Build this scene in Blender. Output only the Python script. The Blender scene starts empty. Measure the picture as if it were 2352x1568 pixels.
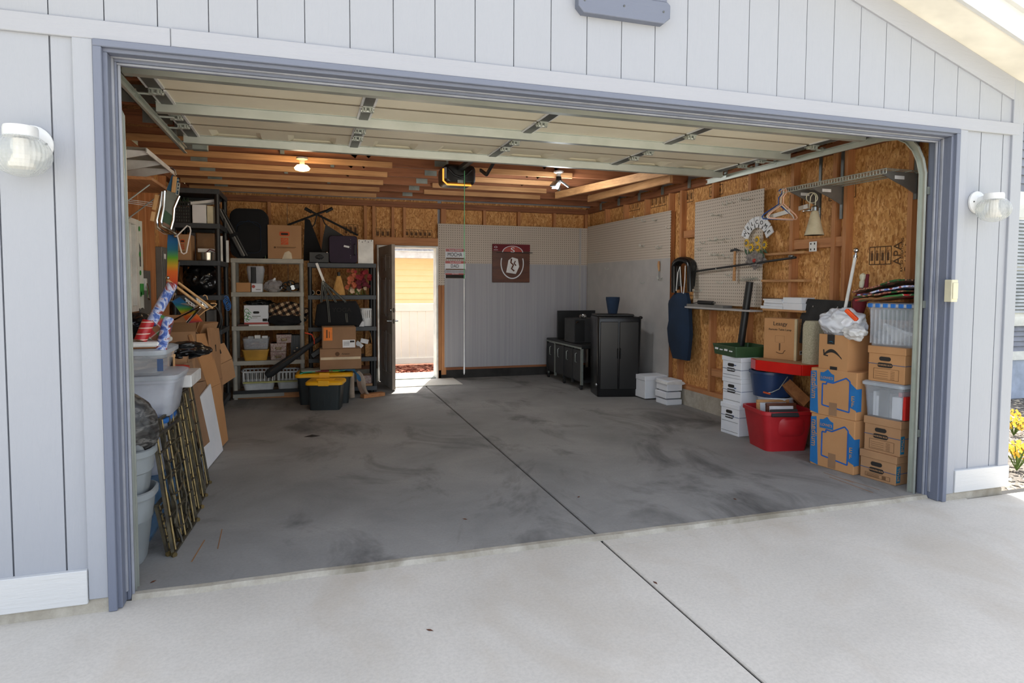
import bpy, bmesh, math, random
from mathutils import Vector, Matrix, noise
rnd = random.Random(11)
S = bpy.context.scene
COL = S.collection
PI = math.pi
# ---------------------------------------------------------------- camera
F_PX, PITCH, YAW, ROLL = 1473.23, 0.053555, 0.308643, 0.0045583
CAM = Vector((0.8624, -3.2246, 1.4536))
PX, PY = 1176.0, 730.76
def _axes():
    cp, sp, cy, sy = math.cos(PITCH), math.sin(PITCH), math.cos(YAW), math.sin(YAW)
    f = Vector((sy*cp, cy*cp, -sp)); r = Vector((cy, -sy, 0)); u = r.cross(f)
    c, s = math.cos(ROLL), math.sin(ROLL)
    return c*r + s*u, -s*r + c*u, f
RT, UP, FW = _axes()
cd = bpy.data.cameras.new('camera'); cam = bpy.data.objects.new('camera', cd); COL.objects.link(cam)
cam.matrix_world = Matrix(((RT.x, UP.x, -FW.x, CAM.x), (RT.y, UP.y, -FW.y, CAM.y), (RT.z, UP.z, -FW.z, CAM.z), (0, 0, 0, 1)))
cd.sensor_width = 36; cd.lens = F_PX/2352*36; cd.shift_y = -(784-PY)/2352; cd.clip_start = .05
S.camera = cam
# ---------------------------------------------------------------- light
S.view_settings.view_transform = 'Standard'; S.view_settings.look = 'None'
S.view_settings.gamma = 1; S.view_settings.use_curve_mapping = False
S.view_settings.exposure = 1.34
S.cycles.use_denoising = True
S.cycles.max_bounces = 10; S.cycles.diffuse_bounces = 7; S.cycles.transparent_max_bounces = 16
w = bpy.data.worlds.new('sky'); S.world = w; w.use_nodes = True
nt = w.node_tree; bg = nt.nodes['Background']
sky = nt.nodes.new('ShaderNodeTexSky'); sky.sky_type = 'NISHITA'; sky.sun_disc = False
sky.sun_elevation = math.radians(54); sky.sun_rotation = math.radians(20)
sky.air_density = 1.0; sky.dust_density = 2.0; sky.ozone_density = 1.0
hs = nt.nodes.new('ShaderNodeHueSaturation'); hs.inputs['Saturation'].default_value = .42
nt.links.new(sky.outputs[0], hs.inputs['Color']); nt.links.new(hs.outputs[0], bg.inputs[0])
bg.inputs[1].default_value = .2
sd = bpy.data.lights.new('sun', 'SUN'); sd.energy = 6.2; sd.angle = .0093; sd.color = (1, .94, .84)
sun = bpy.data.objects.new('sun', sd); COL.objects.link(sun)
sun.rotation_euler = Vector((-.36, -1, -1.45)).to_track_quat('-Z', 'Y').to_euler()
sun.location = (8, 20, 25)
# ---------------------------------------------------------------- pixel helper (a point of the photo on a known plane)
def at(u, v, x=None, y=None, z=None):
    d = RT*((u-PX)/F_PX) + UP*(-(v-PY)/F_PX) + FW
    t = (x-CAM.x)/d.x if x is not None else (y-CAM.y)/d.y if y is not None else (z-CAM.z)/d.z
    return CAM + d*t
# ---------------------------------------------------------------- materials
def lin(c):
    return tuple(((v/255)/12.92 if v/255 <= .04045 else ((v/255+.055)/1.055)**2.4) for v in c) + (1,)
M = {}
class NT:
    def __init__(s, name):
        m = bpy.data.materials.new(name); m.use_nodes = True; s.m = m; s.t = m.node_tree
        s.b = s.t.nodes['Principled BSDF']; M[name] = m
    def n(s, typ, **k):
        o = s.t.nodes.new('ShaderNode'+typ)
        for a, v in k.items(): setattr(o, a, v)
        return o
    def l(s, a, b): s.t.links.new(a, b)
    def pos(s, sc=(1, 1, 1), rot=(0, 0, 0), obj=False):
        g = s.n('TexCoord').outputs['Object'] if obj else s.n('NewGeometry').outputs['Position']
        mp = s.n('Mapping'); mp.inputs['Scale'].default_value = sc; mp.inputs['Rotation'].default_value = rot
        s.l(g, mp.inputs['Vector']); return mp.outputs[0]
    def noise(s, vec, scale, detail=4, rough=.55, dist=0):
        o = s.n('TexNoise'); o.inputs['Scale'].default_value = scale; o.inputs['Detail'].default_value = detail
        o.inputs['Roughness'].default_value = rough; o.inputs['Distortion'].default_value = dist
        s.l(vec, o.inputs['Vector']); return o
    def ramp(s, fac, stops):
        r = s.n('ValToRGB'); e = r.color_ramp.elements
        while len(e) < len(stops): e.new(.5)
        for i, (p, c) in enumerate(stops):
            e[i].position = p; e[i].color = c if len(c) == 4 else lin(c)
        s.l(fac, r.inputs[0]); return r.outputs[0]
    def mix(s, fac, a, b, mode='MIX'):
        x = s.n('Mix', data_type='RGBA', blend_type=mode)
        for sock, val in ((x.inputs[0], fac), (x.inputs[6], a), (x.inputs[7], b)):
            if hasattr(val, 'is_output') or isinstance(val, bpy.types.NodeSocket): s.l(val, sock)
            else: sock.default_value = val
        return x.outputs[2]
    def bump(s, h, strength=.3, dist=.01):
        b = s.n('Bump'); b.inputs['Strength'].default_value = strength; b.inputs['Distance'].default_value = dist
        s.l(h, b.inputs['Height']); s.l(b.outputs[0], s.b.inputs['Normal'])
    def col(s, c): s.l(c, s.b.inputs['Base Color']) if not isinstance(c, tuple) else setattr(s.b.inputs['Base Color'], 'default_value', c)
    def rough(s, r): s.b.inputs['Roughness'].default_value = r
def mat(name, c, r=.55, c2=None, scale=6, st=(1, 1, 1), bump=0, metal=0, spec=.5, emit=None, es=0, alpha=1, trans=0, bscale=None, detail=4):
    k = NT(name); k.rough(r); k.b.inputs['Metallic'].default_value = metal; k.b.inputs['Specular IOR Level'].default_value = spec
    if c2 is None: c2 = tuple(max(0, v*.88) for v in c)
    n = k.noise(k.pos(st), scale, detail)
    k.col(k.ramp(n.outputs[0], [(.35, c2), (.65, c)]))
    if bump:
        h = k.noise(k.pos(st), bscale or scale*4, 3).outputs[0]; k.bump(h, bump, .004)
    if emit: k.b.inputs['Emission Color'].default_value = lin(emit); k.b.inputs['Emission Strength'].default_value = es
    k.b.inputs['Alpha'].default_value = alpha; k.b.inputs['Transmission Weight'].default_value = trans
    return k.m
def plain(name, c, r=.5, **k): return mat(name, c, r, c2=tuple(v*.96 for v in c), **k)
# house paint
def siding(name, c, st, grain):
    k = NT(name); k.rough(.55)
    n = k.noise(k.pos(st), 10, 5, .6, .6); n2 = k.noise(k.pos(), 1.3, 3)
    base = k.ramp(n2.outputs[0], [(.3, tuple(v*.985 for v in c)), (.7, c)])
    k.col(base); k.bump(n.outputs[0], grain, .006)
siding('siding_v', (158, 161, 168), (5, 5, .8), .35)
siding('siding_h', (161, 163, 170), (.7, 5, 6), .35)
siding('white_trim', (205, 205, 204), (.7, 5, 7), .4)
siding('slate', (108, 114, 130), (6, 6, .8), .35)
siding('slate_h', (108, 114, 130), (.8, 6, 6), .3)
mat('slate_light', (150, 153, 162), .5)
mat('soffit', (246, 240, 226), .6, scale=2)
# wood
def wood(name, st, c0, c1, c2, sc=5):
    k = NT(name); k.rough(.7)
    n = k.noise(k.pos(st), sc, 5, .6, .4); big = k.noise(k.pos((.9, .9, .9)), 1.7, 2)
    a = k.ramp(n.outputs[0], [(.3, c0), (.5, c1), (.72, c2)])
    b = k.mix(.35, a, k.ramp(big.outputs[0], [(.35, c0), (.65, c2)]))
    k.col(b); k.bump(n.outputs[0], .12, .004)
for nm, st in (('v', (9, 9, .5)), ('x', (.5, 9, 9)), ('y', (9, .5, 9))):
    wood('stud_'+nm, st, (148, 94, 56), (180, 122, 76), (196, 142, 94))
    wood('pale_'+nm, st, (152, 106, 66), (186, 138, 90), (206, 160, 110))
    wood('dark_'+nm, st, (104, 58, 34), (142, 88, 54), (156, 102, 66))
wood('table_wood', (3, 3, 3), (120, 72, 38), (160, 104, 58), (180, 124, 74))
wood('dowel', (8, 8, 1), (196, 150, 96), (214, 170, 116), (226, 186, 136))
# oriented strand board
def osb(name, tint):
    k = NT(name); k.rough(.75)
    p0 = k.n('NewGeometry').outputs['Position']
    nz = k.noise(p0, 2.5, 2); 
    off = k.mix(.12, p0, nz.outputs['Color'])
    cols = []
    for rot, sc in (((.12, .12, 0), (62, 62, 19)), ((-.6, -.6, .1), (70, 70, 22)), ((.75, .75, .1), (76, 76, 24))):
        mp = k.n('Mapping'); mp.inputs['Rotation'].default_value = rot; mp.inputs['Scale'].default_value = sc
        k.l(off, mp.inputs['Vector'])
        v = k.n('TexVoronoi'); v.inputs['Scale'].default_value = 1.0; k.l(mp.outputs[0], v.inputs['Vector'])
        sep = k.n('SeparateColor'); k.l(v.outputs['Color'], sep.inputs[0])
        cols.append(k.ramp(sep.outputs[0], [(0, tint[0]), (.25, tint[1]), (.6, tint[2]), (.88, tint[3]), (1, tint[4])]))
    m1 = k.noise(p0, 15, 2); m2 = k.noise(p0, 21, 2)
    f1 = k.ramp(m1.outputs[0], [(.45, (0, 0, 0, 1)), (.52, (1, 1, 1, 1))]); f2 = k.ramp(m2.outputs[0], [(.48, (0, 0, 0, 1)), (.56, (1, 1, 1, 1))])
    c = k.mix(f2, k.mix(f1, cols[0], cols[1]), cols[2])
    fl = k.noise(k.pos((60, 60, 12)), 1, 3); c = k.mix(k.ramp(fl.outputs[0], [(.6, (0, 0, 0, 1)), (.74, (.45, .45, .45, 1))]), c, lin((110, 66, 30)))
    k.col(c)
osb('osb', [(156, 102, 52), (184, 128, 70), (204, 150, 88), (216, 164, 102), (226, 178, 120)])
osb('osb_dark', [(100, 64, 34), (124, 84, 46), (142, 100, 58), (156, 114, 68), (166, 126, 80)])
# concrete
def concrete(name, c0, c1, stain, sfac, sc=1.1, seed=0):
    k = NT(name); k.rough(.8)
    p = k.pos(); big = k.noise(p, sc, 6, .62, .4); fine = k.noise(p, 60, 4, .7); st = k.noise(k.pos((1, .6, 1), (0, 0, seed)), 1.5, 5, .65, .8)
    a = k.ramp(big.outputs[0], [(.3, c0), (.7, c1)])
    a = k.mix(k.ramp(fine.outputs[0], [(.35, (.12, .12, .12, 1)), (.6, (0, 0, 0, 1))]), a, lin((70, 68, 66)))
    f = k.ramp(st.outputs[0], [(.52, (0, 0, 0, 1)), (.72, (sfac, sfac, sfac, 1))])
    k.col(k.mix(f, a, lin(stain))); k.bump(fine.outputs[0], .15, .003)
    return k
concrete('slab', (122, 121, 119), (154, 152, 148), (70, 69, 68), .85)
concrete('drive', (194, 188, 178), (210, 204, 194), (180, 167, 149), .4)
concrete('foundation', (150, 142, 126), (188, 182, 170), (110, 102, 84), .8, 6)
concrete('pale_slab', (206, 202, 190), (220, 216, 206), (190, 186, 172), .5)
mat('joint_dark', (40, 40, 40), .9)
mat('floor_stain', (66, 65, 66), .9)
mat('rust', (150, 106, 66), .9)
mat('galv', (188, 192, 184), .42, c2=(176, 181, 172), metal=.6, scale=5)
mat('galv_dull', (150, 156, 150), .5, c2=(128, 134, 128), metal=.6, scale=8)
mat('steel_dark', (104, 106, 104), .45, metal=.7)
mat('chrome', (214, 214, 214), .12, metal=1)
mat('chrome_dull', (170, 172, 172), .3, metal=1)
mat('door_cream', (238, 230, 206), .55, c2=(230, 221, 196), scale=3)
mat('door_seam', (150, 138, 116), .7)
mat('black_plastic', (26, 27, 28), .45, scale=5)
mat('black_gloss', (17, 17, 19), .3, scale=3)
mat('black_metal', (27, 28, 29), .5, c2=(21, 22, 23))
mat('black_cloth', (20, 21, 24), .95, bump=.3)
mat('black_bag', (22, 23, 24), .22, c2=(16, 17, 18))
mat('charcoal', (44, 45, 47), .7)
mat('shelf_black', (62, 66, 70), .5, c2=(52, 56, 60))
mat('shelf_grey', (172, 168, 156), .6, c2=(158, 154, 144))
mat('card', (174, 134, 96), .85, c2=(164, 124, 88), scale=3, bump=.06)
mat('card_new', (188, 140, 94), .85, c2=(180, 132, 86), scale=3, bump=.05)
mat('card_dark', (148, 114, 84), .9, c2=(136, 104, 76), scale=3)
mat('card_edge', (150, 108, 70), .9)
mat('tape', (206, 186, 150), .25)
mat('white_card', (226, 228, 232), .7, c2=(214, 218, 224), scale=3)
mat('white_paint', (236, 234, 228), .5)
mat('white_plastic', (232, 232, 230), .4)
mat('paper', (238, 238, 238), .8)
mat('lowes_blue', (30, 110, 172), .7, c2=(26, 100, 160))
mat('blue_line', (32, 96, 176), .7)
mat('teal_ink', (28, 116, 150), .7)
mat('ink', (38, 34, 30), .8)
mat('ink_brown', (96, 66, 40), .8)
mat('ink_blue', (70, 92, 130), .8)
mat('ink_orange', (202, 84, 40), .7)
mat('orange', (238, 130, 36), .6)
mat('orange_plastic', (238, 84, 28), .4)
mat('red_paint', (200, 28, 20), .25, c2=(186, 24, 18))
mat('red_bin', (178, 32, 40), .4, c2=(166, 26, 34))
mat('red_plastic', (214, 48, 40), .4)
mat('maroon', (112, 28, 40), .8)
mat('navy_cloth', (22, 42, 66), .95, bump=.2)
mat('blue_bucket', (34, 58, 98), .35)
mat('white_bucket', (220, 226, 230), .4)
mat('green_tray', (44, 76, 42), .5)
mat('green_line', (196, 196, 120), .5)
mat('grey_bin', (146, 152, 154), .4, c2=(138, 144, 146))
mat('grey_lid', (128, 132, 132), .45)
mat('tote_black', (34, 42, 44), .45)
mat('yellow', (234, 174, 26), .45, c2=(224, 162, 20))
mat('mustard', (196, 148, 58), .5)
mat('clear', (226, 232, 238), .2, alpha=.26)
mat('clear_rim', (220, 228, 236), .3, alpha=.6)
mat('clear_blue', (120, 168, 214), .25, alpha=.5)
mat('blue_latch', (44, 112, 190), .4)
mat('frosted', (226, 230, 240), .35, alpha=.42)
mat('thin_bag', (232, 234, 238), .3, c2=(214, 218, 226), alpha=.9)
mat('clear_bag', (206, 206, 210), .2, alpha=.45)
mat('beige', (212, 206, 178), .45)
mat('carpet', (196, 188, 162), 1, c2=(166, 160, 134), scale=90, bump=.6)
mat('rubber', (48, 47, 46), .9, c2=(34, 33, 32))
mat('peg_grey', (174, 171, 168), .6, c2=(166, 163, 161))
mat('sunflower', (236, 190, 40), .6)
mat('leaf', (70, 98, 74), .7)
mat('stone_grey', (140, 134, 130), .9, c2=(104, 98, 96), scale=30)
mat('straw', (206, 158, 92), .9, c2=(178, 130, 70), scale=20, st=(6, 6, .5))
mat('wicker', (178, 132, 78), .8, c2=(140, 98, 54), scale=40)
mat('flower_red', (150, 44, 52), .9); mat('flower_orange', (206, 112, 78), .9); mat('flower_wine', (104, 30, 44), .9); mat('flower_cream', (220, 190, 160), .9)
mat('lamp_warm', (255, 240, 210), .4, emit=(255, 206, 120), es=4.5)
mat('lamp_cool', (240, 250, 255), .4, emit=(236, 246, 255), es=14)
mat('opener_lens', (230, 150, 60), .3, emit=(255, 160, 60), es=.6)
mat('purple', (46, 32, 52), .8)
mat('brown_wood', (96, 52, 30), .45, c2=(76, 38, 22), scale=4, st=(1, 1, 5))
mat('plate_red', (170, 60, 50), .4)
mat('door_grey', (186, 185, 184), .5)
mat('door_edge', (150, 136, 122), .5)
mat('brass', (92, 84, 64), .5, c2=(58, 53, 44), metal=.5, scale=16)
mat('brass_bright', (146, 124, 78), .45, c2=(104, 90, 60), metal=.6, scale=18)
mat('fence_vinyl', (238, 232, 218), .5, c2=(234, 228, 214))
mat('neighbour_yellow', (252, 222, 170), .6, c2=(249, 218, 165))
mat('roof_grey', (170, 172, 176), .9, c2=(140, 142, 148), scale=20)
mat('mulch', (132, 74, 50), 1, c2=(84, 44, 30), scale=20)
mat('mulch_pale', (170, 110, 84), 1); mat('mulch_red', (126, 62, 44), 1)
mat('pebble_a', (150, 144, 134), .9); mat('pebble_b', (120, 112, 104), .9); mat('pebble_c', (184, 172, 152), .9)
mat('gravel', (120, 114, 106), 1, c2=(80, 76, 70), scale=30, bump=.8)
mat('lawn', (110, 118, 70), 1, c2=(90, 100, 54), scale=3)
mat('far_siding', (136, 138, 150), .6)
mat('far_blue', (176, 186, 204), .6)
mat('glass_pane', (120, 126, 130), .08)
mat('blind', (196, 198, 200), .5)
mat('petal', (230, 180, 40), .7); mat('plant', (96, 120, 50), .8)
mat('cord_green', (90, 190, 130), .6)
mat('cord_orange', (214, 70, 40), .5)
mat('film', (214, 214, 206), .5, c2=(200, 204, 196)); mat('sticker_green', (60, 160, 70), .6)
mat('panel_grey', (118, 116, 112), .5, metal=.2)
mat('steel', (190, 184, 172), .22, metal=1)
mat('glass_jar', (210, 214, 214), .1, alpha=.4)
mat('lampshade', (196, 184, 156), .5, c2=(176, 164, 136), scale=12)
mat('hanger_blue', (40, 84, 160), .4); mat('hanger_peach', (236, 186, 160), .4); mat('hanger_white', (232, 222, 214), .4)
mat('fabric_grey', (140, 142, 132), .9); mat('teal', (40, 150, 120), .8); mat('quilt', (176, 158, 140), .95, c2=(150, 132, 114), bump=.2)
mat('quilt_blue', (48, 98, 132), .9); mat('quilt_tan', (150, 120, 100), .95)
mat('felt_green', (70, 92, 66), .9)
mat('glass_lamp', (206, 210, 208), .08, alpha=.42)
mat('frosted_bulb', (244, 238, 226), .5)
mat('dark_gap', (16, 14, 13), 1)
mat('art_mix', (120, 124, 118), .5, c2=(60, 66, 62), scale=26)
# printed surfaces
k = NT('pegboard'); k.rough(.6)
g = k.n('NewGeometry').outputs['Position']; sx = k.n('SeparateXYZ'); k.l(g, sx.inputs[0])
def hole(k, a, b, pitch, rad):
    ms = []
    for s in (a, b):
        m1 = k.n('Math', operation='DIVIDE'); m1.inputs[1].default_value = pitch; k.l(s, m1.inputs[0])
        m2 = k.n('Math', operation='FRACT'); k.l(m1.outputs[0], m2.inputs[0])
        m3 = k.n('Math', operation='SUBTRACT'); m3.inputs[1].default_value = .5; k.l(m2.outputs[0], m3.inputs[0])
        m4 = k.n('Math', operation='MULTIPLY'); k.l(m3.outputs[0], m4.inputs[0]); k.l(m3.outputs[0], m4.inputs[1]); ms.append(m4)
    ad = k.n('Math', operation='ADD'); k.l(ms[0].outputs[0], ad.inputs[0]); k.l(ms[1].outputs[0], ad.inputs[1])
    lt = k.n('Math', operation='LESS_THAN'); lt.inputs[1].default_value = rad*rad; k.l(ad.outputs[0], lt.inputs[0]); return lt.outputs[0]
sumxy = k.n('Math', operation='ADD'); k.l(sx.outputs[0], sumxy.inputs[0]); k.l(sx.outputs[1], sumxy.inputs[1])
hf = hole(k, sumxy.outputs[0], sx.outputs[2], .0345, .17)
k.col(k.mix(hf, lin((190, 178, 164)), lin((84, 74, 66))))
k = NT('ribbed_grey'); k.rough(.6); n = k.noise(k.pos((40, 40, .3)), 1.2, 4, .7)
k.col(k.ramp(n.outputs[0], [(.3, (150, 150, 156)), (.7, (168, 167, 171))])); k.bump(n.outputs[0], .2, .004)
k = NT('plaid'); k.rough(.95); ck = []
for s in (0, 2):
    sp = k.n('SeparateXYZ'); k.l(k.pos((14, 14, 14), (0, .5, 0)), sp.inputs[0]); f = k.n('Math', operation='FRACT'); k.l(sp.outputs[s], f.inputs[0])
    gt = k.n('Math', operation='GREATER_THAN'); gt.inputs[1].default_value = .5; k.l(f.outputs[0], gt.inputs[0]); ck.append(gt.outputs[0])
sm = k.n('Math', operation='ADD'); k.l(ck[0], sm.inputs[0]); k.l(ck[1], sm.inputs[1]); dv = k.n('Math', operation='MULTIPLY'); dv.inputs[1].default_value = .5; k.l(sm.outputs[0], dv.inputs[0])
k.col(k.ramp(dv.outputs[0], [(.1, (24, 22, 20)), (.5, (92, 68, 50)), (.95, (196, 170, 136))]))
def printed(name, stops, sc, st=(1, 1, 1), dist=2, r=.35):
    k = NT(name); k.rough(r); n = k.noise(k.pos(st), sc, 3, .6, dist); k.col(k.ramp(n.outputs[0], stops))
printed('wrap_blue', [(.3, (30, 50, 120)), (.42, (92, 118, 186)), (.5, (206, 212, 228)), (.58, (150, 50, 46)), (.66, (62, 50, 46)), (.75, (70, 100, 170))], 9)
printed('gift_bag', [(.3, (30, 44, 34)), (.42, (40, 96, 50)), (.5, (120, 40, 44)), (.56, (196, 150, 120)), (.62, (50, 30, 36)), (.75, (70, 90, 60))], 10)
printed('floral', [(.3, (120, 96, 92)), (.45, (176, 160, 146)), (.55, (120, 64, 70)), (.65, (158, 148, 128)), (.8, (84, 100, 92))], 26)
printed('wrapped_film', [(.35, (20, 20, 20)), (.5, (52, 50, 48)), (.62, (104, 102, 98)), (.7, (36, 36, 36))], 14, (1, 1, 2.4), 1, .42)
printed('box_print', [(.35, (226, 224, 218)), (.6, (210, 208, 202)), (.7, (190, 200, 180))], 6)
k = NT('rainbow'); k.rough(.85); sp = k.n('SeparateXYZ'); k.l(k.n('TexCoord').outputs['Generated'], sp.inputs[0])
k.col(k.ramp(sp.outputs[2], [(.02, (150, 40, 80)), (.12, (214, 84, 40)), (.3, (226, 110, 40)), (.4, (210, 160, 40)), (.55, (92, 160, 40)), (.7, (40, 110, 130)), (.85, (36, 100, 150)), (.98, (40, 84, 130))]))
k = NT('red_wrap'); k.rough(.4); sp = k.n('SeparateXYZ'); k.l(k.pos((0, 0, 30)), sp.inputs[0]); f = k.n('Math', operation='FRACT'); k.l(sp.outputs[2], f.inputs[0])
k.col(k.ramp(f.outputs[0], [(.0, (178, 36, 40)), (.6, (190, 44, 46)), (.66, (230, 210, 190)), (.74, (230, 210, 190)), (.8, (178, 36, 40))]))
k = NT('gift_plaid'); k.rough(.5); ck = []
for s in (0, 2):
    sp = k.n('SeparateXYZ'); k.l(k.pos((12, 12, 12), (0, .7, 0)), sp.inputs[0]); f = k.n('Math', operation='FRACT'); k.l(sp.outputs[s], f.inputs[0])
    ck.append(k.ramp(f.outputs[0], [(0, (60, 126, 64)), (.45, (54, 110, 58)), (.5, (240, 236, 220)), (.56, (190, 48, 50)), (.95, (170, 40, 44))]))
k.col(k.mix(.5, ck[0], ck[1]))
# ---------------------------------------------------------------- mesh builder
class MB:
    def __init__(s, off=(0, 0, 0)):
        s.v = []; s.f = []; s.off = Vector(off); s.T = None
    def add(s, vs, fs):
        n = len(s.v)
        for p in vs:
            p = Vector(p)
            if s.T: p = s.T @ p
            s.v.append(p - s.off)
        for f in fs: s.f.append([i+n for i in f])
        return s
    def box(s, x0, x1, y0, y1, z0, z1):
        if x0 > x1: x0, x1 = x1, x0
        if y0 > y1: y0, y1 = y1, y0
        if z0 > z1: z0, z1 = z1, z0
        return s.add([(x0, y0, z0), (x1, y0, z0), (x1, y1, z0), (x0, y1, z0), (x0, y0, z1), (x1, y0, z1), (x1, y1, z1), (x0, y1, z1)],
                     [(0, 3, 2, 1), (4, 5, 6, 7), (0, 1, 5, 4), (1, 2, 6, 5), (2, 3, 7, 6), (3, 0, 4, 7)])
    def beam(s, a, b, w, h, up=(0, 0, 1)):            # square bar from a to b, w across, h along up
        a, b = Vector(a), Vector(b); d = (b-a).normalized(); up = Vector(up)
        sd = d.cross(up)
        if sd.length < 1e-4: sd = d.cross(Vector((0, 1, 0)))
        sd.normalize(); u = sd.cross(d).normalized()
        vs = [p + sd*(i*w/2) + u*(j*h/2) for p in (a, b) for i, j in ((-1, -1), (1, -1), (1, 1), (-1, 1))]
        return s.add(vs, [(3, 2, 1, 0), (4, 5, 6, 7), (0, 1, 5, 4), (1, 2, 6, 5), (2, 3, 7, 6), (3, 0, 4, 7)])
    def tube(s, pts, r, n=8, closed=False, flat=1):
        P = [Vector(p) for p in pts]; m = len(P); loops = []; prev = None
        for i, p in enumerate(P):
            if closed: d = P[(i+1) % m]-P[i-1]
            else: d = P[min(i+1, m-1)]-P[max(i-1, 0)]
            d.normalize()
            if prev is None:
                a = Vector((0, 0, 1)) if abs(d.z) < .9 else Vector((1, 0, 0)); prev = d.cross(a).normalized()
            else:
                prev = (prev - d*prev.dot(d)).normalized()
            q = d.cross(prev); rr = r[i] if isinstance(r, (list, tuple)) else r
            loops.append([p + prev*(rr*math.cos(2*PI*j/n)) + q*(rr*flat*math.sin(2*PI*j/n)) for j in range(n)])
        return s.loft(loops, closed=closed)
    def loft(s, loops, cap0=True, cap1=True, closed=False):
        n = len(loops[0]); vs = [p for L in loops for p in L]; fs = []
        m = len(loops)
        for i in range(m if closed else m-1):
            a, b = i*n, ((i+1) % m)*n
            for j in range(n):
                fs.append((a+j, a+(j+1) % n, b+(j+1) % n, b+j))
        if not closed:
            if cap0: fs.append(tuple(reversed(range(n))))
            if cap1: fs.append(tuple(range((m-1)*n, m*n)))
        return s.add(vs, fs)
    def lathe(s, prof, c=(0, 0, 0), n=20, axis='z'):
        c = Vector(c); loops = []
        for r, h in prof:
            r = max(r, 1e-4)
            if axis == 'z': loops.append([c+Vector((r*math.cos(2*PI*j/n), r*math.sin(2*PI*j/n), h)) for j in range(n)])
            elif axis == 'y': loops.append([c+Vector((r*math.cos(-2*PI*j/n), h, r*math.sin(-2*PI*j/n))) for j in range(n)])
            else: loops.append([c+Vector((h, r*math.cos(2*PI*j/n), r*math.sin(2*PI*j/n))) for j in range(n)])
        return s.loft(loops)
    def prism(s, poly, d0, d1, plane='xz'):
        n = len(poly)
        def P(a, b, d): return (a, d, b) if plane == 'xz' else (d, a, b) if plane == 'yz' else (a, b, d)
        vs = [P(a, b, d0) for a, b in poly]+[P(a, b, d1) for a, b in poly]
        return s.add(vs, [tuple(range(n)), tuple(reversed(range(n, 2*n)))]+[(i, n+i, n+(i+1) % n, (i+1) % n) for i in range(n)])
    def slab(s, quad, t):                              # four corners, thickened along their normal
        q = [Vector(p) for p in quad]; nn = (q[1]-q[0]).cross(q[3]-q[0]).normalized()*t
        return s.add(q+[p+nn for p in q], [(3, 2, 1, 0), (4, 5, 6, 7), (0, 1, 5, 4), (1, 2, 6, 5), (2, 3, 7, 6), (3, 0, 4, 7)])
    def blob(s, c, r, seed=0, amp=.15, fr=2.2, sub=4, floor=None, ridge=0, rfr=6):
        bm = bmesh.new(); bmesh.ops.create_icosphere(bm, subdivisions=sub, radius=1)
        bm.verts.ensure_lookup_table(); vs = []
        for v in bm.verts:
            d = v.co.copy(); o = Vector((seed*3.7, seed*1.3, -seed*2.1))
            k = 1+amp*noise.noise(d*fr+o)*2
            if ridge: k += ridge*(abs(noise.noise(d*rfr+o))*-2+.4)
            p = Vector((d.x*r[0]*k, d.y*r[1]*k, d.z*r[2]*k))+Vector(c)
            if floor is not None and p.z < floor: p.z = floor+.001*rnd.random()
            vs.append(p)
        fs = [tuple(v.index for v in f.verts) for f in bm.faces]; bm.free()
        return s.add(vs, fs)
    def build(s, name, m, parent=None, smooth=False, bevel=0, kind=None, label=None, seg=1):
        me = bpy.data.meshes.new(name); me.from_pydata([tuple(v) for v in s.v], [], s.f); me.update()
        bm = bmesh.new(); bm.from_mesh(me); bmesh.ops.recalc_face_normals(bm, faces=bm.faces); bm.to_mesh(me); bm.free()
        o = bpy.data.objects.new(name, me); COL.objects.link(o); me.materials.append(M[m] if isinstance(m, str) else m)
        if parent is not None: o.parent = parent
        if smooth:
            me.shade_smooth(); me.set_sharp_from_angle(angle=math.radians(42))
        if bevel:
            b = o.modifiers.new('bevel', 'BEVEL'); b.width = bevel; b.segments = seg; b.limit_method = 'ANGLE'; b.angle_limit = math.radians(50)
        if kind: o['kind'] = kind
        if label: o['label'] = label
        return o
def thing(name, label, cat, loc=(0, 0, 0), rz=0, group=None):
    o = bpy.data.objects.new(name, None); COL.objects.link(o); o.empty_display_size = .1
    o.location = loc; o.rotation_euler = (0, 0, rz); o['label'] = label; o['category'] = cat
    if group: o['group'] = group
    return o
def single(mb, name, m, label, cat, group=None, **k):        # a thing that is one mesh: origin moved to its base
    lo = [min(v[i] for v in mb.v) for i in range(3)]; hi = [max(v[i] for v in mb.v) for i in range(3)]
    c = Vector(((lo[0]+hi[0])/2, (lo[1]+hi[1])/2, lo[2]))
    mb.v = [v-c for v in mb.v]; o = mb.build(name, m, **k); o.location = c
    o['label'] = label; o['category'] = cat
    if group: o['group'] = group
    return o
def struct(name, loc=(0, 0, 0)):
    o = bpy.data.objects.new(name, None); COL.objects.link(o); o.location = loc; o['kind'] = 'structure'; return o
def sbuild(mb, name, m, **k):
    return mb.build(name, m, kind='structure', **k)
def dup(root, loc, rz=None, label=None, group=None):
    r = root.copy(); COL.objects.link(r); r.location = loc
    if rz is not None: r.rotation_euler = (0, 0, rz)
    if label: r['label'] = label
    if group: r['group'] = group
    for ch in list(root.children):
        c = ch.copy(); COL.objects.link(c); c.parent = r
        for g_ in ch.children:
            d = g_.copy(); COL.objects.link(d); d.parent = c
    return r
FR = {'F': ((1, 0, 0), (0, 0, 1), (0, -1, 0)), 'S': ((0, 1, 0), (0, 0, 1), (1, 0, 0)), 'T': ((1, 0, 0), (0, 1, 0), (0, 0, 1))}
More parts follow.
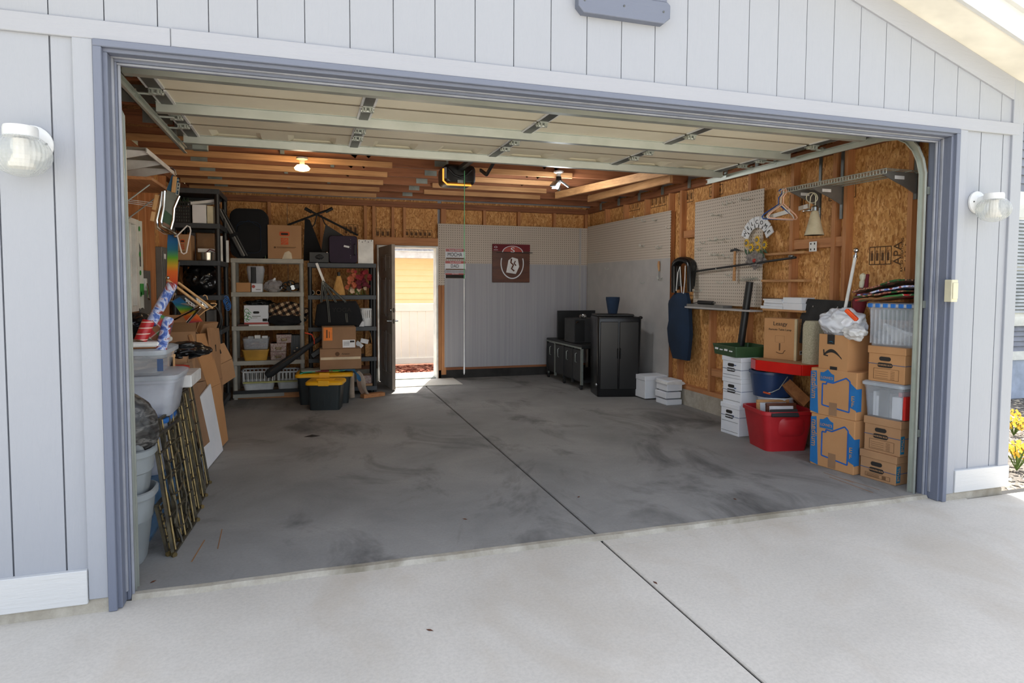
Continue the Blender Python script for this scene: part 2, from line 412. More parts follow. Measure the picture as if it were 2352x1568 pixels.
def text(body, loc, size, m, parent, face='F', roll=0, name='lettering', al='CENTER', sx=1, ext=.0012, frame=None, shear=0):
    c = bpy.data.curves.new(name, 'FONT'); c.body = body; c.size = size; c.align_x = al; c.align_y = 'CENTER'; c.extrude = ext; c.shear = shear
    c.materials.append(M[m]); c.resolution_u = 3
    o = bpy.data.objects.new(name, c); COL.objects.link(o)
    X, Y, N = [Vector(v) for v in (frame or FR[face])]
    R = Matrix((X, Y, N)).transposed().to_4x4()
    o.matrix_local = Matrix.Translation(loc) @ R @ Matrix.Rotation(roll, 4, 'Z') @ Matrix.Diagonal((sx, 1, 1, 1))
    o.parent = parent
    return o
def rrect(w, d, r, z, n=4, cx=0, cy=0):
    pts = []
    for qx, qy, a0 in ((1, 1, 0), (-1, 1, 90), (-1, -1, 180), (1, -1, 270)):
        for i in range(n+1):
            a = math.radians(a0+90*i/n); pts.append(Vector((cx+qx*(w/2-r)+r*math.cos(a), cy+qy*(d/2-r)+r*math.sin(a), z)))
    return pts
def tub_mesh(mb, w, d, h, r=.04, taper=.88, t=.006, lip=.012, liph=.03, open_=True, z=0):
    L = [rrect(w*taper, d*taper, r*taper, z), rrect(w, d, r, z+h-liph), rrect(w+2*lip, d+2*lip, r+lip, z+h-liph), rrect(w+2*lip, d+2*lip, r+lip, z+h)]
    if open_:
        L += [rrect(w-2*t, d-2*t, r, z+h), rrect(w*taper-2*t, d*taper-2*t, r*taper, z+.012)]
    return mb.loft(L)
def quadsurf(mb, fn, nu, nv, t=.004):                    # thin sheet from fn(u,v)
    a = [[Vector(fn(i/nu, j/nv)) for j in range(nv+1)] for i in range(nu+1)]
    vs = []; fs = []; W = nv+1; N0 = (nu+1)*W
    for i in range(nu+1):
        for j in range(nv+1): vs.append(a[i][j])
    for i in range(nu+1):
        for j in range(nv+1):
            du = a[min(i+1, nu)][j]-a[max(i-1, 0)][j]; dv = a[i][min(j+1, nv)]-a[i][max(j-1, 0)]
            n_ = du.cross(dv); n_ = n_.normalized() if n_.length > 1e-9 else Vector((0, 0, 1)); vs.append(a[i][j]+n_*t)
    for i in range(nu):
        for j in range(nv):
            q = (i*W+j, i*W+j+1, (i+1)*W+j+1, (i+1)*W+j); fs.append(q); fs.append(tuple(x+N0 for x in reversed(q)))
    for i in range(nu):
        for j in (0, nv): fs.append((i*W+j, (i+1)*W+j, (i+1)*W+j+N0, i*W+j+N0))
    for j in range(nv):
        for i in (0, nu): fs.append((i*W+j, i*W+j+1, i*W+j+1+N0, i*W+j+N0))
    return mb.add(vs, fs)
# ================================================================ STRUCTURE
XR, XL, YB = 5.22, -.58, 6.40            # stud faces
def roofz(x): return 2.84+(5.59-(x if x > 2.45 else 4.9-x))*.338
def rakez(x): return roofz(x)-.145
# ground
b = MB(); b.box(-14, 22, -16, 24, -.30, -.09); sbuild(b, 'ground', 'lawn')
fl = struct('floor')
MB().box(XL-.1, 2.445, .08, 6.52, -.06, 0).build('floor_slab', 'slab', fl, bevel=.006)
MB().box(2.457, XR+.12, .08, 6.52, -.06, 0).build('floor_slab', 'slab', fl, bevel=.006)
MB().box(XL-.1, XR+.12, .06, 6.5, -.10, -.02).build('joint_bed', 'joint_dark', fl)
dr = struct('driveway_floor')
MB().box(-3.4, 2.452, -9, .075, -.11, -.018).build('driveway_slab', 'drive', dr, bevel=.006)
MB().box(2.464, 7.2, -9, -.02, -.11, -.018).build('driveway_slab', 'drive', dr, bevel=.006)
MB().box(2.464, 5.2, -.02, .075, -.11, -.018).build('driveway_slab', 'drive', dr)
MB().box(-3.3, 7.1, -8.9, .06, -.12, -.03).build('joint_bed', 'joint_dark', dr)
b = MB(); b.box(-30, 40, -40, -9, -.2, -.02); sbuild(b, 'street', 'drive')
# threshold lip with crumbled edge
b = MB(); n = 60
L = []
for i in range(n+1):
    x = .07+(4.94-.07)*i/n; e = .012*noise.noise(Vector((x*4, 0, 0)))
    L.append([Vector((x, .06+e, -.02)), Vector((x, .075+e, .004)), Vector((x, .105+e*.5, .006)), Vector((x, .115, -.02))])
b.loft(L); b.build('threshold_lip', 'foundation', fl, smooth=False)
# ---- front wall: one board per siding strip
fw = struct('wall_front')
MB().box(-.72, 0, .018, .16, .03, 2.5).build('wall_core', 'siding_v', fw)
MB().box(5.0, 5.55, .018, .16, .03, 2.5).build('wall_core', 'siding_v', fw)
b = MB(); b.prism([(-.72, 2.5), (5.55, 2.5), (5.55, roofz(5.55)-.02), (2.45, roofz(2.45)-.02), (-.72, roofz(-.72)-.02)], .018, .16); b.build('wall_core', 'siding_v', fw)
xs = [.25+.2058*(i-5) for i in range(33)]
for x0 in xs:
    x1 = x0+.2058-.0045
    if x1 > 5.545: x1 = 5.545
    if x1 < -.7 or x0 > 5.5: continue
    x0 = max(x0, -.7)
    p = [(x0, 2.56), (x1, 2.56), (x1, rakez(x1)+.05)]
    if x0 < 2.45 < x1: p.append((2.45, rakez(2.45)+.05))
    p.append((x0, rakez(x0)+.05))
    b = MB(); b.prism(p, .003, .02); b.build('siding_board', 'siding_v', fw)
for x0, x1 in ((-.70, -.563), (-.556, -.363), (-.356, -.166), (-.159, -.07), (5.07, 5.212), (5.219, 5.418), (5.425, 5.53)):
    b = MB(); b.box(x0, x1, .003, .02, .16, 2.5); b.build('siding_board', 'siding_v', fw)
def trim(name, mb, m='siding_h'): return sbuild(mb, name, m, bevel=.003)
trim('trim_1', MB().box(-.72, .30, -.014, .012, 2.49, 2.572)); trim('trim_2', MB().box(.302, 5.55, -.016, .012, 2.49, 2.572))
trim('trim_3', MB().box(-.078, .0, -.014, .012, .045, 2.49), 'siding_v'); trim('trim_4', MB().box(5.0, 5.075, -.014, .012, .03, 2.49), 'siding_v')
trim('trim_5', MB().box(5.49, 5.59, -.014, .05, .18, 2.86), 'siding_v'); trim('trim_6', MB().box(5.565, 5.58, -.01, 6.5, .03, 2.84), 'siding_v')
b = MB(); b.prism([(2.45, rakez(2.45)), (5.585, rakez(5.585)), (5.585, roofz(5.585)), (2.45, roofz(2.45))], -.012, .012); trim('trim_7', b)
b = MB(); b.prism([(2.45, rakez(2.45)), (2.45, roofz(2.45)), (-.72, roofz(-.72)), (-.72, rakez(-.72))], -.012, .012); trim('trim_8', b)
trim('trim_11', MB().box(-.735, -.66, -.0155, .05, .186, 2.64), 'siding_v'); trim('trim_12', MB().box(-.745, -.721, .0, 6.6, .03, 2.80), 'siding_v')
trim('trim_9', MB().box(5.078, 5.592, -.022, .012, .035, .188), 'white_trim'); trim('trim_10', MB().box(-.72, -.08, -.022, .012, .03, .183), 'white_trim')
for x0, x1 in ((-.72, -.0), (5.0, 5.54)):
    b = MB(); L = []
    for i in range(19):
        x = x0+(x1-x0)*i/18; e = .01*noise.noise(Vector((x*7, 1, 0)))
        L.append([Vector((x, -.012+e, -.09)), Vector((x, -.008+e, .02)), Vector((x, .0, .045)), Vector((x, .15, .045)), Vector((x, .15, -.09))])
    b.loft(L); b.build('foundation', 'foundation', fw)
# ---- door opening casing: stepped slate jambs and head
cs = struct('door_casing_trim')
def jamb(sg, X):
    f = lambda a: X+sg*a
    for a0, a1, y0, y1, m, nm in ((0, .034, -.024, .02, 'slate', 'casing_board'), (.012, .05, .0, .17, 'slate', 'jamb_board'), (.046, .058, .055, .075, 'slate_light', 'stop_bead'),
                              (.05, .066, .075, .15, 'slate', 'stop_board'), (.066, .078, .085, .1, 'slate_light', 'weather_strip')):
        z0 = -.017 if nm != 'stop_bead' else .03
        b = MB(); b.box(f(a0), f(a1), y0, y1, z0, 2.49-{'casing_board': .03, 'jamb_board': .045, 'stop_bead': .05, 'stop_board': .06, 'weather_strip': .07}[nm]); b.build(nm, m, cs, bevel=.003)
jamb(1, 0); jamb(-1, 5.0)
for a0, a1, y0, y1, m, nm in ((0, .03, -.024, .02, 'slate_h', 'casing_board'), (.012, .045, .0, .17, 'slate_h', 'head_board'), (.04, .05, .055, .075, 'slate_light', 'stop_bead'),
                          (.045, .06, .075, .15, 'slate_h', 'stop_board'), (.06, .07, .085, .1, 'slate_light', 'weather_strip')):
    b = MB(); b.box(a0, 5.0-a0, y0, y1, 2.49-a1, 2.49-a0); b.build(nm, m, cs, bevel=.003)
# header behind the casing
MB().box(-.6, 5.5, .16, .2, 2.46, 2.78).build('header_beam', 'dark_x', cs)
# ---- roof
rf = struct('roof')
for sg in (1, -1):
    X = lambda d: 2.45+sg*d
    e = 3.55
    q = [(X(0), roofz(2.45)), (X(e), roofz(2.45+e)), (X(e), roofz(2.45+e)+.05), (X(0), roofz(2.45)+.05)]
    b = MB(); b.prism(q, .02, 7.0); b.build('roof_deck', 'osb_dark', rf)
    q5 = [(X(3.13), roofz(2.45+3.13)-.012), (X(e), roofz(2.45+e)-.012), (X(e), roofz(2.45+e)-.002), (X(3.13), roofz(2.45+3.13)-.002)]
    b = MB(); b.prism(q5, .02, 7.0); b.build('eave_soffit', 'soffit', rf)
    MB().box(X(e), X(e+.02), -.29, 7.0, roofz(2.45+e)-.02, roofz(2.45+e)+.19).build('eave_fascia', 'white_trim', rf)
    b = MB(); b.prism(q, -.27, .02); b.build('soffit_board', 'soffit', rf)
    q = [(X(0), roofz(2.45)-.012), (X(e), roofz(2.45+e)-.012), (X(e), roofz(2.45+e)+.15), (X(0), roofz(2.45)+.15)]
    b = MB(); b.prism(q, -.295, -.27); b.build('barge_board', 'white_trim', rf)
    q = [(X(0), roofz(2.45)+.15), (X(e), roofz(2.45+e)+.15), (X(e), roofz(2.45+e)+.2), (X(0), roofz(2.45)+.2)]
    b = MB(); b.prism(q, -.325, -.27); b.build('drip_board', 'white_trim', rf)
    q = [(X(0), roofz(2.45)+.05), (X(e), roofz(2.45+e)+.05), (X(e), roofz(2.45+e)+.19), (X(0), roofz(2.45)+.19)]
    b = MB(); b.prism(q, -.26, 7.0); b.build('shingle_layer', 'roof_grey', rf)
# ---- right wall
wr = struct('wall_right')
ys = [6.40, 5.79, 5.18, 4.57, 3.96, 3.66, 3.05, 2.42, 1.80, 1.17, .55, .2]
MB().box(XR+.09, XR+.33, .16, 6.6, .03, 2.95).build('wall_core', 'siding_v', wr)
for y0, y1 in ((.17, 1.19), (1.195, 2.43), (2.435, 3.67), (3.675, 4.9), (4.905, 6.5)):
    MB().box(XR+.075, XR+.09, y0, y1, .2, 1.32).build('sheathing_panel', 'osb', wr)
    MB().box(XR+.075, XR+.09, y0, y1, 1.325, 2.72).build('sheathing_panel', 'osb', wr)
for y in (5.79, 5.18, 4.57, 3.96, 3.05, 2.42, 1.80, 1.17, .55):
    MB().box(XR, XR+.075, y-.04, y+.0, .24, 2.60).build('stud', 'stud_v', wr)
for y in (3.66, 1.255): MB().box(XR+.004, XR+.075, y-.0, y+.042, .24, 2.60).build('stud', 'stud_v', wr)
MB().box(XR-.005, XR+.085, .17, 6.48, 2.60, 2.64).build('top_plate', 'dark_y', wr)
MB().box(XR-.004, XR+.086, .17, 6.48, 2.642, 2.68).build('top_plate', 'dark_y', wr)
MB().box(XR-.004, XR+.085, .17, 6.48, .19, .238).build('sole_plate', 'stud_y', wr)
MB().box(XR-.02, XR+.1, .17, 6.5, 0, .19).build('stem_wall', 'foundation', wr)
for y0, y1, z in ((3.06, 3.62, 2.02), (1.18, 1.76, 1.79), (2.43, 3.0, .42)):
    MB().box(XR+.012, XR+.074, y0, y1, z, z+.085).build('blocking', 'stud_y', wr)
p = [(XR, 2.6), (XR+.3, 2.6)]
# ---- left wall
wl = struct('wall_left')
MB().box(XL-.14, XL-.09, .16, 6.6, .03, 2.72).build('wall_core', 'siding_v', wl)
for y0, y1 in ((.17, 1.19), (1.195, 2.43), (2.435, 3.67), (3.675, 4.9), (4.905, 6.5)):
    MB().box(XL-.09, XL-.075, y0, y1, .2, 2.72).build('sheathing_panel', 'osb', wl)
for y in (.5, 1.17, 1.8, 2.42, 3.36, 3.62, 4.0, 4.6, 5.2, 5.8):
    MB().box(XL-.075, XL, y-.04, y, .24, 2.60).build('stud', 'stud_v', wl)
MB().box(XL-.085, XL+.004, .17, 6.48, 2.60, 2.68).build('top_plate', 'dark_y', wl)
MB().box(XL-.085, XL+.004, .17, 6.48, .19, .238).build('sole_plate', 'stud_y', wl)
MB().box(XL-.1, XL+.02, .17, 6.5, 0, .19).build('stem_wall', 'foundation', wl)
# ---- back wall with doorway 1.86..2.73
DX0, DX1, DZ = 1.87, 2.72, 1.985
wb = struct('wall_back')
for x0, x1, z0, z1 in ((XL-.1, DX0-.03, .03, 2.75), (DX1+.03, XR+.3, .03, 2.75), (DX0-.03, DX1+.03, DZ+.03, 2.75)):
    MB().box(x0, x1, YB+.09, YB+.2, z0, z1).build('wall_core', 'siding_v', wb)
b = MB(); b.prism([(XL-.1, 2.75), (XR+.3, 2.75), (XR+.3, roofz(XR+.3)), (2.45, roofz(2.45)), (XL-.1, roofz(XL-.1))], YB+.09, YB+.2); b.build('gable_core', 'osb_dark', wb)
for x0, x1, z0, z1 in ((XL, .6, .2, 2.7), (.605, DX0-.03, .2, 2.7), (DX0-.025, DX1+.04, DZ+.12, 2.7), (DX1+.1, 3.9, .2, 2.7), (3.905, XR+.07, .2, 2.7)):
    MB().box(x0, x1, YB+.075, YB+.09, z0, z1).build('sheathing_panel', 'osb', wb)
for x in (-.3, .345, 1.045, 1.66, 1.78, 3.46, 4.02, 4.62, 5.17):
    MB().box(x, x+.042, YB, YB+.075, .24, 2.58).build('stud', 'stud_v', wb)
for x, z in ((1.83, 0.0), (2.755, 0.0)):
    MB().box(x-.0, x+.04, YB, YB+.09, z, DZ+.03).build('trimmer_stud', 'stud_v', wb)
MB().box(2.80, 2.875, YB-.004, YB+.08, .06, 2.58).build('stud', 'stud_v', wb)
MB().box(2.23, 2.27, YB+.01, YB+.075, DZ+.15, 2.58).build('stud', 'stud_v', wb)
MB().box(2.06, 2.10, YB+.02, YB+.075, DZ+.15, 2.58).build('stud', 'stud_v', wb)
MB().box(1.80, 2.83, YB-.01, YB+.085, DZ+.035, DZ+.15).build('header_beam', 'stud_x', wb)
MB().box(XL, XR, YB-.004, YB+.09, 2.58, 2.62).build('top_plate', 'dark_x', wb)
MB().box(XL, XR, YB-.004, YB+.09, 2.622, 2.66).build('top_plate', 'dark_x', wb)
MB().box(XL, DX0-.03, YB, YB+.09, .19, .238).build('sole_plate', 'dark_x', wb); MB().box(2.80, XR, YB, YB+.09, .13, .17).build('sole_plate', 'dark_x', wb)
MB().box(XL, DX0-.03, YB-.02, YB+.2, 0, .19).build('stem_wall', 'foundation', wb); MB().box(2.76, XR, YB-.0, YB+.2, 0, .13).build('stem_wall', 'rubber', wb)
# door frame
df = struct('door_1')
for x0, x1, z0, z1 in ((DX0-.03, DX0, 0, DZ+.03), (DX1, DX1+.03, 0, DZ+.03), (DX0, DX1, DZ, DZ+.03)):
    MB().box(x0, x1, YB-.02, YB+.22, z0, z1).build('door_jamb', 'white_paint', df, bevel=.003)
MB().box(DX0, DX1, YB+.02, YB+.24, -.0, .02).build('door_sill', 'galv_dull', df)
# ---- ceiling : trusses
tr = struct('ceiling')
for i in range(11):
    y = 6.06-.605*i
    if y < .25: continue
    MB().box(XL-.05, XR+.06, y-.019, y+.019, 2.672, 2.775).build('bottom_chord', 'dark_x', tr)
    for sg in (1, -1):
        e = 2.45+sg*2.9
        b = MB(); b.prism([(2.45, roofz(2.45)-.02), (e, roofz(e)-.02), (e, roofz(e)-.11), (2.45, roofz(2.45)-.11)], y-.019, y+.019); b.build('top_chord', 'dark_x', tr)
        x1 = 2.45+sg*1.0; x2 = 2.45+sg*1.75
        b = MB(); b.beam((2.45+sg*.1, y, roofz(2.45)-.12), (x1, y, 2.77), .038, .085); b.beam((x1+sg*.08, y, 2.77), (x2, y, roofz(x2)-.1), .038, .085); b.build('web', 'dark_x', tr)
    if y > 2.5:
        xe = 1.80-.02*i
        MB().box(XL, xe, y-.045, y-.0195, 2.655, 2.712).build('sister_board', 'pale_x', tr)
        if y < 6: MB().box(2.37, 3.75+.22*max(0, (y-4.2)), y-.045, y-.0195, 2.655, 2.712).build('sister_board', 'pale_x', tr)
        b = MB(); b.box(2.17, 2.31, y-.023, y-.019, 2.70, 2.76); b.build('truss_plate', 'galv_dull', tr)
        b = MB(); b.box(-.28, -.12, y-.023, y-.019, 2.69, 2.79); b.build('truss_plate', 'galv_dull', tr)
        b = MB(); b.box(.62+.5*(i % 2), .66+.5*(i % 2), y-.05, y-.0, 2.73, 2.77); b.build('hurricane_clip', 'galv_dull', tr)
    else:
        b = MB(); b.box(-.33, -.12, y-.024, y-.019, 2.68, 2.80); b.build('truss_plate', 'galv_dull', tr)
for a, c in (((4.0, 4.72), (4.42, 2.62)), ((4.55, 4.90), (4.70, 3.05))):
    b = MB(); b.beam((a[0], a[1], 2.62), (c[0], c[1], 2.62), .04, .085); b.build('cross_joist', 'pale_y', tr)
b = MB(); b.box(4.03, 4.045, 4.70, 4.76, 2.60, 2.75); b.box(4.57, 4.585, 4.90, 4.96, 2.60, 2.75); b.build('joist_hanger', 'galv_dull', tr)
for k_ in range(7):
    b = MB(); y = 5.9-.605*k_; b.box(XR-.03, XR-.012, y-.03, y+.01, 2.60, 2.70); b.build('hurricane_clip', 'galv_dull', tr)
# yellow wire on the trusses
b = MB(); b.tube([(2.75, 4.18, 2.80), (2.95, 4.18, 2.77), (3.15, 4.18, 2.78), (3.4, 4.18, 2.82)], .006, 6); b.build('electric_cable', 'yellow', tr, smooth=True)
# ================================================================ OVERHEAD DOOR
gd = thing('garage_door', 'open cream sectional garage door with galvanised struts raised flat under the rafters', 'garage door', (2.4, 1.5, 2.52))
O = (2.4, 1.5, 2.52)
DL, DR = -.01, 4.80
secs = [(.50, 1.035), (1.04, 1.905), (1.91, 2.46)]
for i, (y0, y1) in enumerate(secs):
    if i < 2:
        MB(O).box(DL, DR, y0, y1, 2.585, 2.63).build('door_section', 'door_cream', gd, bevel=.004)
    else:                                             # section with eight raised-edge recesses
        b = MB(O); b.box(DL, DR, y0, y1, 2.615, 2.64)
        xs_ = [DL]; 
        stl = [(-.01, .08), (1.19, 1.29), (2.38, 2.48), (3.57, 3.67), (4.71, 4.80)]
        cuts = []
        for j in range(4):
            a, c = stl[j][1]+.03, stl[j+1][0]-.03; mdl = (a+c)/2
            cuts += [(a+.06, mdl-.09), (mdl+.09, c-.06)]
        yy0, yy1 = y0+.12, y1-.12
        b.box(DL, DR, y0, yy0, 2.585, 2.617); b.box(DL, DR, yy1, y1, 2.585, 2.617)
        px = DL
        for a, c in cuts: b.box(px, a, yy0, yy1, 2.585, 2.617); px = c
        b.box(px, DR, yy0, yy1, 2.585, 2.617)
        b.build('door_section', 'door_cream', gd)
        for a, c in cuts:
            q = MB(O); q.loft([[Vector((X_, Y_, 2.583)) for X_, Y_ in ((a-.012, yy0-.012), (c+.012, yy0-.012), (c+.012, yy1+.012), (a-.012, yy1+.012))], [Vector((X_, Y_, 2.583)) for X_, Y_ in ((a+.008, yy0+.008), (c-.008, yy0+.008), (c-.008, yy1-.008), (a+.008, yy1-.008))], [Vector((X_, Y_, 2.612)) for X_, Y_ in ((a+.05, yy0+.045), (c-.05, yy0+.045), (c-.05, yy1-.045), (a+.05, yy1-.045))]], cap0=False)
            q.build('recessed_panel', 'door_cream', gd)
    MB(O).box(DL, DR, y1-.012, y1+.016, 2.583, 2.60).build('hinge_seam', 'door_seam', gd)
MB(O).box(DL, DR, .46, .50, 2.59, 2.645).build('bottom_seal', 'rubber', gd)
for x0, x1 in ((DL, DL+.09), (1.20, 1.285), (2.39, 2.475), (3.58, 3.665), (DR-.09, DR)):
    b = MB(O)
    for y0, y1 in secs: b.box(x0+.012, x1-.012, y0+.02, y1-.02, 2.572, 2.586)
    b.build('stile', 'steel_dark', gd)
    b = MB(O)
    for y0, y1 in secs: b.box(x0-.004, x0+.012, y0+.02, y1-.02, 2.576, 2.587); b.box(x1-.012, x1+.004, y0+.02, y1-.02, 2.576, 2.587)
    b.build('stile_edge', 'white_plastic', gd)
    xm = (x0+x1)/2
    for y in (1.04, 1.66, 1.91):
        b = MB(O); b.box(xm-.03, xm+.03, y-.05, y+.05, 2.565, 2.575); b.tube([(xm-.04, y, 2.556), (xm+.04, y, 2.556)], .011, 8); b.box(xm-.034, xm-.026, y-.03, y+.02, 2.548, 2.57); b.box(xm+.026, xm+.034, y-.03, y+.02, 2.548, 2.57)
        b.lathe([(.008, -.02), (.008, 0)], (xm+.014, y-.035, 2.565), 6); b.lathe([(.008, -.02), (.008, 0)], (xm-.014, y-.035, 2.565), 6)
        b.build('hinge', 'galv', gd)
for y, nm in ((.60, 0), (1.38, 1), (2.32, 2)):
    b = MB(O)
    yy = y
    b.prism([(yy-.055, 2.585), (yy-.028, 2.585), (yy-.024, 2.53), (yy+.024, 2.53), (yy+.028, 2.585), (yy+.055, 2.585), (yy+.055, 2.582), (yy+.031, 2.582), (yy+.027, 2.525), (yy-.027, 2.525), (yy-.031, 2.582), (yy-.055, 2.582)], DL-.02, DR+.02, 'yz')
    b.build('strut', 'galv', gd)
for sg, X in ((-1, DL), (1, DR)):
    for y in (.62, 1.05, 1.6, 1.92, 2.4):
        b = MB(O); b.tube([(X-sg*.04, y, 2.552), (X+sg*.07, y, 2.552)], .008, 8); b.lathe([(.005, -.012), (.024, -.012), (.024, .012), (.005, .012)], (X+sg*.075, y, 2.552), 12, 'x'); b.build('roller', 'galv', gd, smooth=True)
b = MB(O); b.box(.01, .12, 2.40, 2.48, 2.50, 2.58); b.build('roller_bracket', 'galv_dull', gd, bevel=.004)
for nm, X, sg in (('a', .02, -1), ('b', 4.98, 1)):
    xx = DL-.07 if sg < 0 else DR+.07
    t = thing('door_track', 'galvanised door track curving up beside the grey folded bundles' if sg < 0 else 'galvanised door track curving up beside the file cartons', 'track', (X, .25, 0), group=None)
    path = [(.13, 0.0), (.13, 1.2), (.13, 2.22), (.145, 2.32), (.18, 2.41), (.24, 2.485), (.32, 2.53), (.45, 2.548), (.6, 2.55), (1.4, 2.55), (2.62, 2.552)]
    vx = .056 if sg < 0 else 4.906
    def px_(p): 
        f = max(0, min(1, (p[1]-2.2)/.34)); return vx+(xx-vx)*f
    P_ = [Vector((px_(p), p[0], p[1])) for p in path]
    for da, db, nm2 in ((0, .05, 'track_web'), (.0, .006, 'track_lip'), (.044, .05, 'track_lip')):
        b = MB((X, .25, 0)); L = []
        for i, p in enumerate(P_):
            d = (P_[min(i+1, len(P_)-1)]-P_[max(i-1, 0)]); d.x = 0; d.normalize(); nrm = Vector((0, d.z, -d.y))
            a0 = p+nrm*da; a1 = p+nrm*db; wx = Vector((-sg*(.004 if nm2 == 'track_web' else .022), 0, 0))
            L.append([a0, a1, a1+wx, a0+wx])
        b.loft(L); b.build(nm2, 'galv', t)
    for z in (.4, 1.3, 2.08): MB((X, .25, 0)).box(vx, vx+sg*.03, .13, .17, z, z+.05).build('track_bracket', 'galv_dull', t)
    b = MB((X, .25, 0)); b.box(xx-sg*.003, xx+sg*.012, 2.3, 2.34, 2.55, 2.70); b.build('hanger_strap', 'galv_dull', t)
# opener and its arm
c = at(1057, 400, y=3.2)
O2 = (c.x, 3.2, 2.46)
op = thing('garage_door_opener', 'black ceiling garage door opener with an orange glowing lens edge', 'door opener', O2)
b = MB(O2); zz = c.z
L = []
for y, s_ in ((3.2, .8), (3.23, 1), (3.5, 1), (3.55, .85)):
    L.append([Vector((p.x, y, p.y)) for p in rrect(.33*s_, .20*s_, .05*s_, 0, 4, c.x, zz)])
b.loft(L); b.build('housing', 'black_gloss', op, smooth=True)
b = MB(O2); b.tube([(c.x-.17, 3.22, zz+.05), (c.x-.17, 3.22, zz-.07), (c.x-.13, 3.22, zz-.105), (c.x+.12, 3.22, zz-.105)], .009, 8); b.build('lens_edge', 'opener_lens', op, smooth=True)
b = MB(O2); b.box(c.x-.14, c.x-.165, 3.19, 3.3, zz-.05, zz+.06); b.build('light_lens', 'glass_pane', op)
b = MB(O2); b.tube([(c.x-.12, 3.205, zz+.05), (c.x-.06, 3.195, zz-.01), (c.x, 3.19, zz-.03), (c.x+.06, 3.195, zz-.01), (c.x+.12, 3.205, zz+.05)], .012, 8); b.build('front_cowl', 'black_plastic', op, smooth=True)
b = MB(O2); b.box(c.x-.025, c.x+.025, 2.35, 3.25, 2.60, 2.635); b.build('rail', 'black_metal', op)
b = MB(O2); b.beam((2.5, 2.42, 2.58), (2.47, 2.62, 2.47), .02, .025); b.beam((2.47, 2.62, 2.47), (c.x+.16, 3.0, 2.58), .02, .028); b.build('door_arm', 'black_metal', op)
b = MB(O2); b.box(c.x-.12, c.x-.10, 3.3, 3.33, zz+.1, 2.72); b.box(c.x+.10, c.x+.12, 3.3, 3.33, zz+.1, 2.72); b.build('hanger_strap', 'galv_dull', op)
b = MB(O2); b.box(c.x-.03, c.x+.03, 3.185, 3.2, zz-.09, zz-.06); b.build('badge', 'galv_dull', op)
# pull cord
p0 = at(1067, 392, y=3.15); p1 = at(1066, 640, y=3.15); p2 = at(1066, 860, y=3.15)
t = thing('pull_cord', 'long thin green release cord hanging from the opener, white towards its end', 'cord', (p2.x, 3.15, p2.z))
b = MB((p2.x, 3.15, p2.z)); b.tube([p0, p1], .0035, 6); b.build('cord', 'cord_green', t)
b = MB((p2.x, 3.15, p2.z)); b.tube([p1, (p2.x, 3.15, p2.z+.02), (p2.x, 3.15, p2.z)], [.0045, .009, .003], 8); b.build('cord_sleeve', 'white_plastic', t, smooth=True)
# lamps in the rafters
def puck(u, v, y):
    c = at(u, v, y=y); o = (c.x, y, c.z)
    t = thing('ceiling_lamp', 'round warm glowing ceiling bulb in a white holder', 'lamp', o)
    b = MB(o); b.lathe([(.0, .10), (.055, .10), (.055, .085), (.025, .075), (.022, .02), (.0, .02)], (c.x, y, c.z), 20); b.build('holder', 'white_plastic', t, smooth=True)
    b = MB(o); b.lathe([(.0, .03), (.05, .028), (.075, .0), (.065, -.018), (.03, -.028), (.0, -.03)], (c.x, y, c.z), 24); b.build('bulb', 'lamp_warm', t, smooth=True)
    l = bpy.data.lights.new('ceiling_lamp_light', 'POINT'); l.energy = LAMP_W; l.color = (1, .80, .56); l.shadow_soft_size = .08
    lo = bpy.data.objects.new('lamp_light', l); COL.objects.link(lo); lo.location = (0, 0, -.10); lo.parent = t
LAMP_W = 4; LAMP_C = 14
puck(694, 386, 3.40)
c = at(1283, 420, y=3.55); o = (c.x, 3.55, c.z)
t = thing('ceiling_lamp', 'three-winged cool white ceiling lamp in a white holder', 'lamp', o)
b = MB(o); b.lathe([(.0, .13), (.055, .13), (.055, .115), (.025, .10), (.022, .06), (.0, .06)], o, 20); b.build('holder', 'white_plastic', t, smooth=True)
b = MB(o); b.lathe([(.0, .08), (.03, .07), (.035, .02), (.0, .01)], o, 16); b.build('hub', 'black_plastic', t, smooth=True)
for a in (90, 215, 325):
    b = MB(); b.T = Matrix.Rotation(math.radians(a), 4, 'Z') @ Matrix.Translation((.03, 0, .01)) @ Matrix.Rotation(math.radians(38), 4, 'Y')
    b.box(0, .10, -.04, .04, .0, .018); wg = b.build('wing', 'steel_dark', t)
    b = MB(); b.T = Matrix.Rotation(math.radians(a), 4, 'Z') @ Matrix.Translation((.03, 0, .01)) @ Matrix.Rotation(math.radians(38), 4, 'Y')
    b.box(.008, .094, -.034, .034, -.004, .0); b.build('led_panel', 'lamp_cool', wg)
l = bpy.data.lights.new('ceiling_lamp_light', 'POINT'); l.energy = LAMP_C; l.color = (.95, .98, 1); l.shadow_soft_size = .1
lo = bpy.data.objects.new('lamp_light', l); COL.objects.link(lo); lo.location = (0, 0, -.12); lo.parent = t
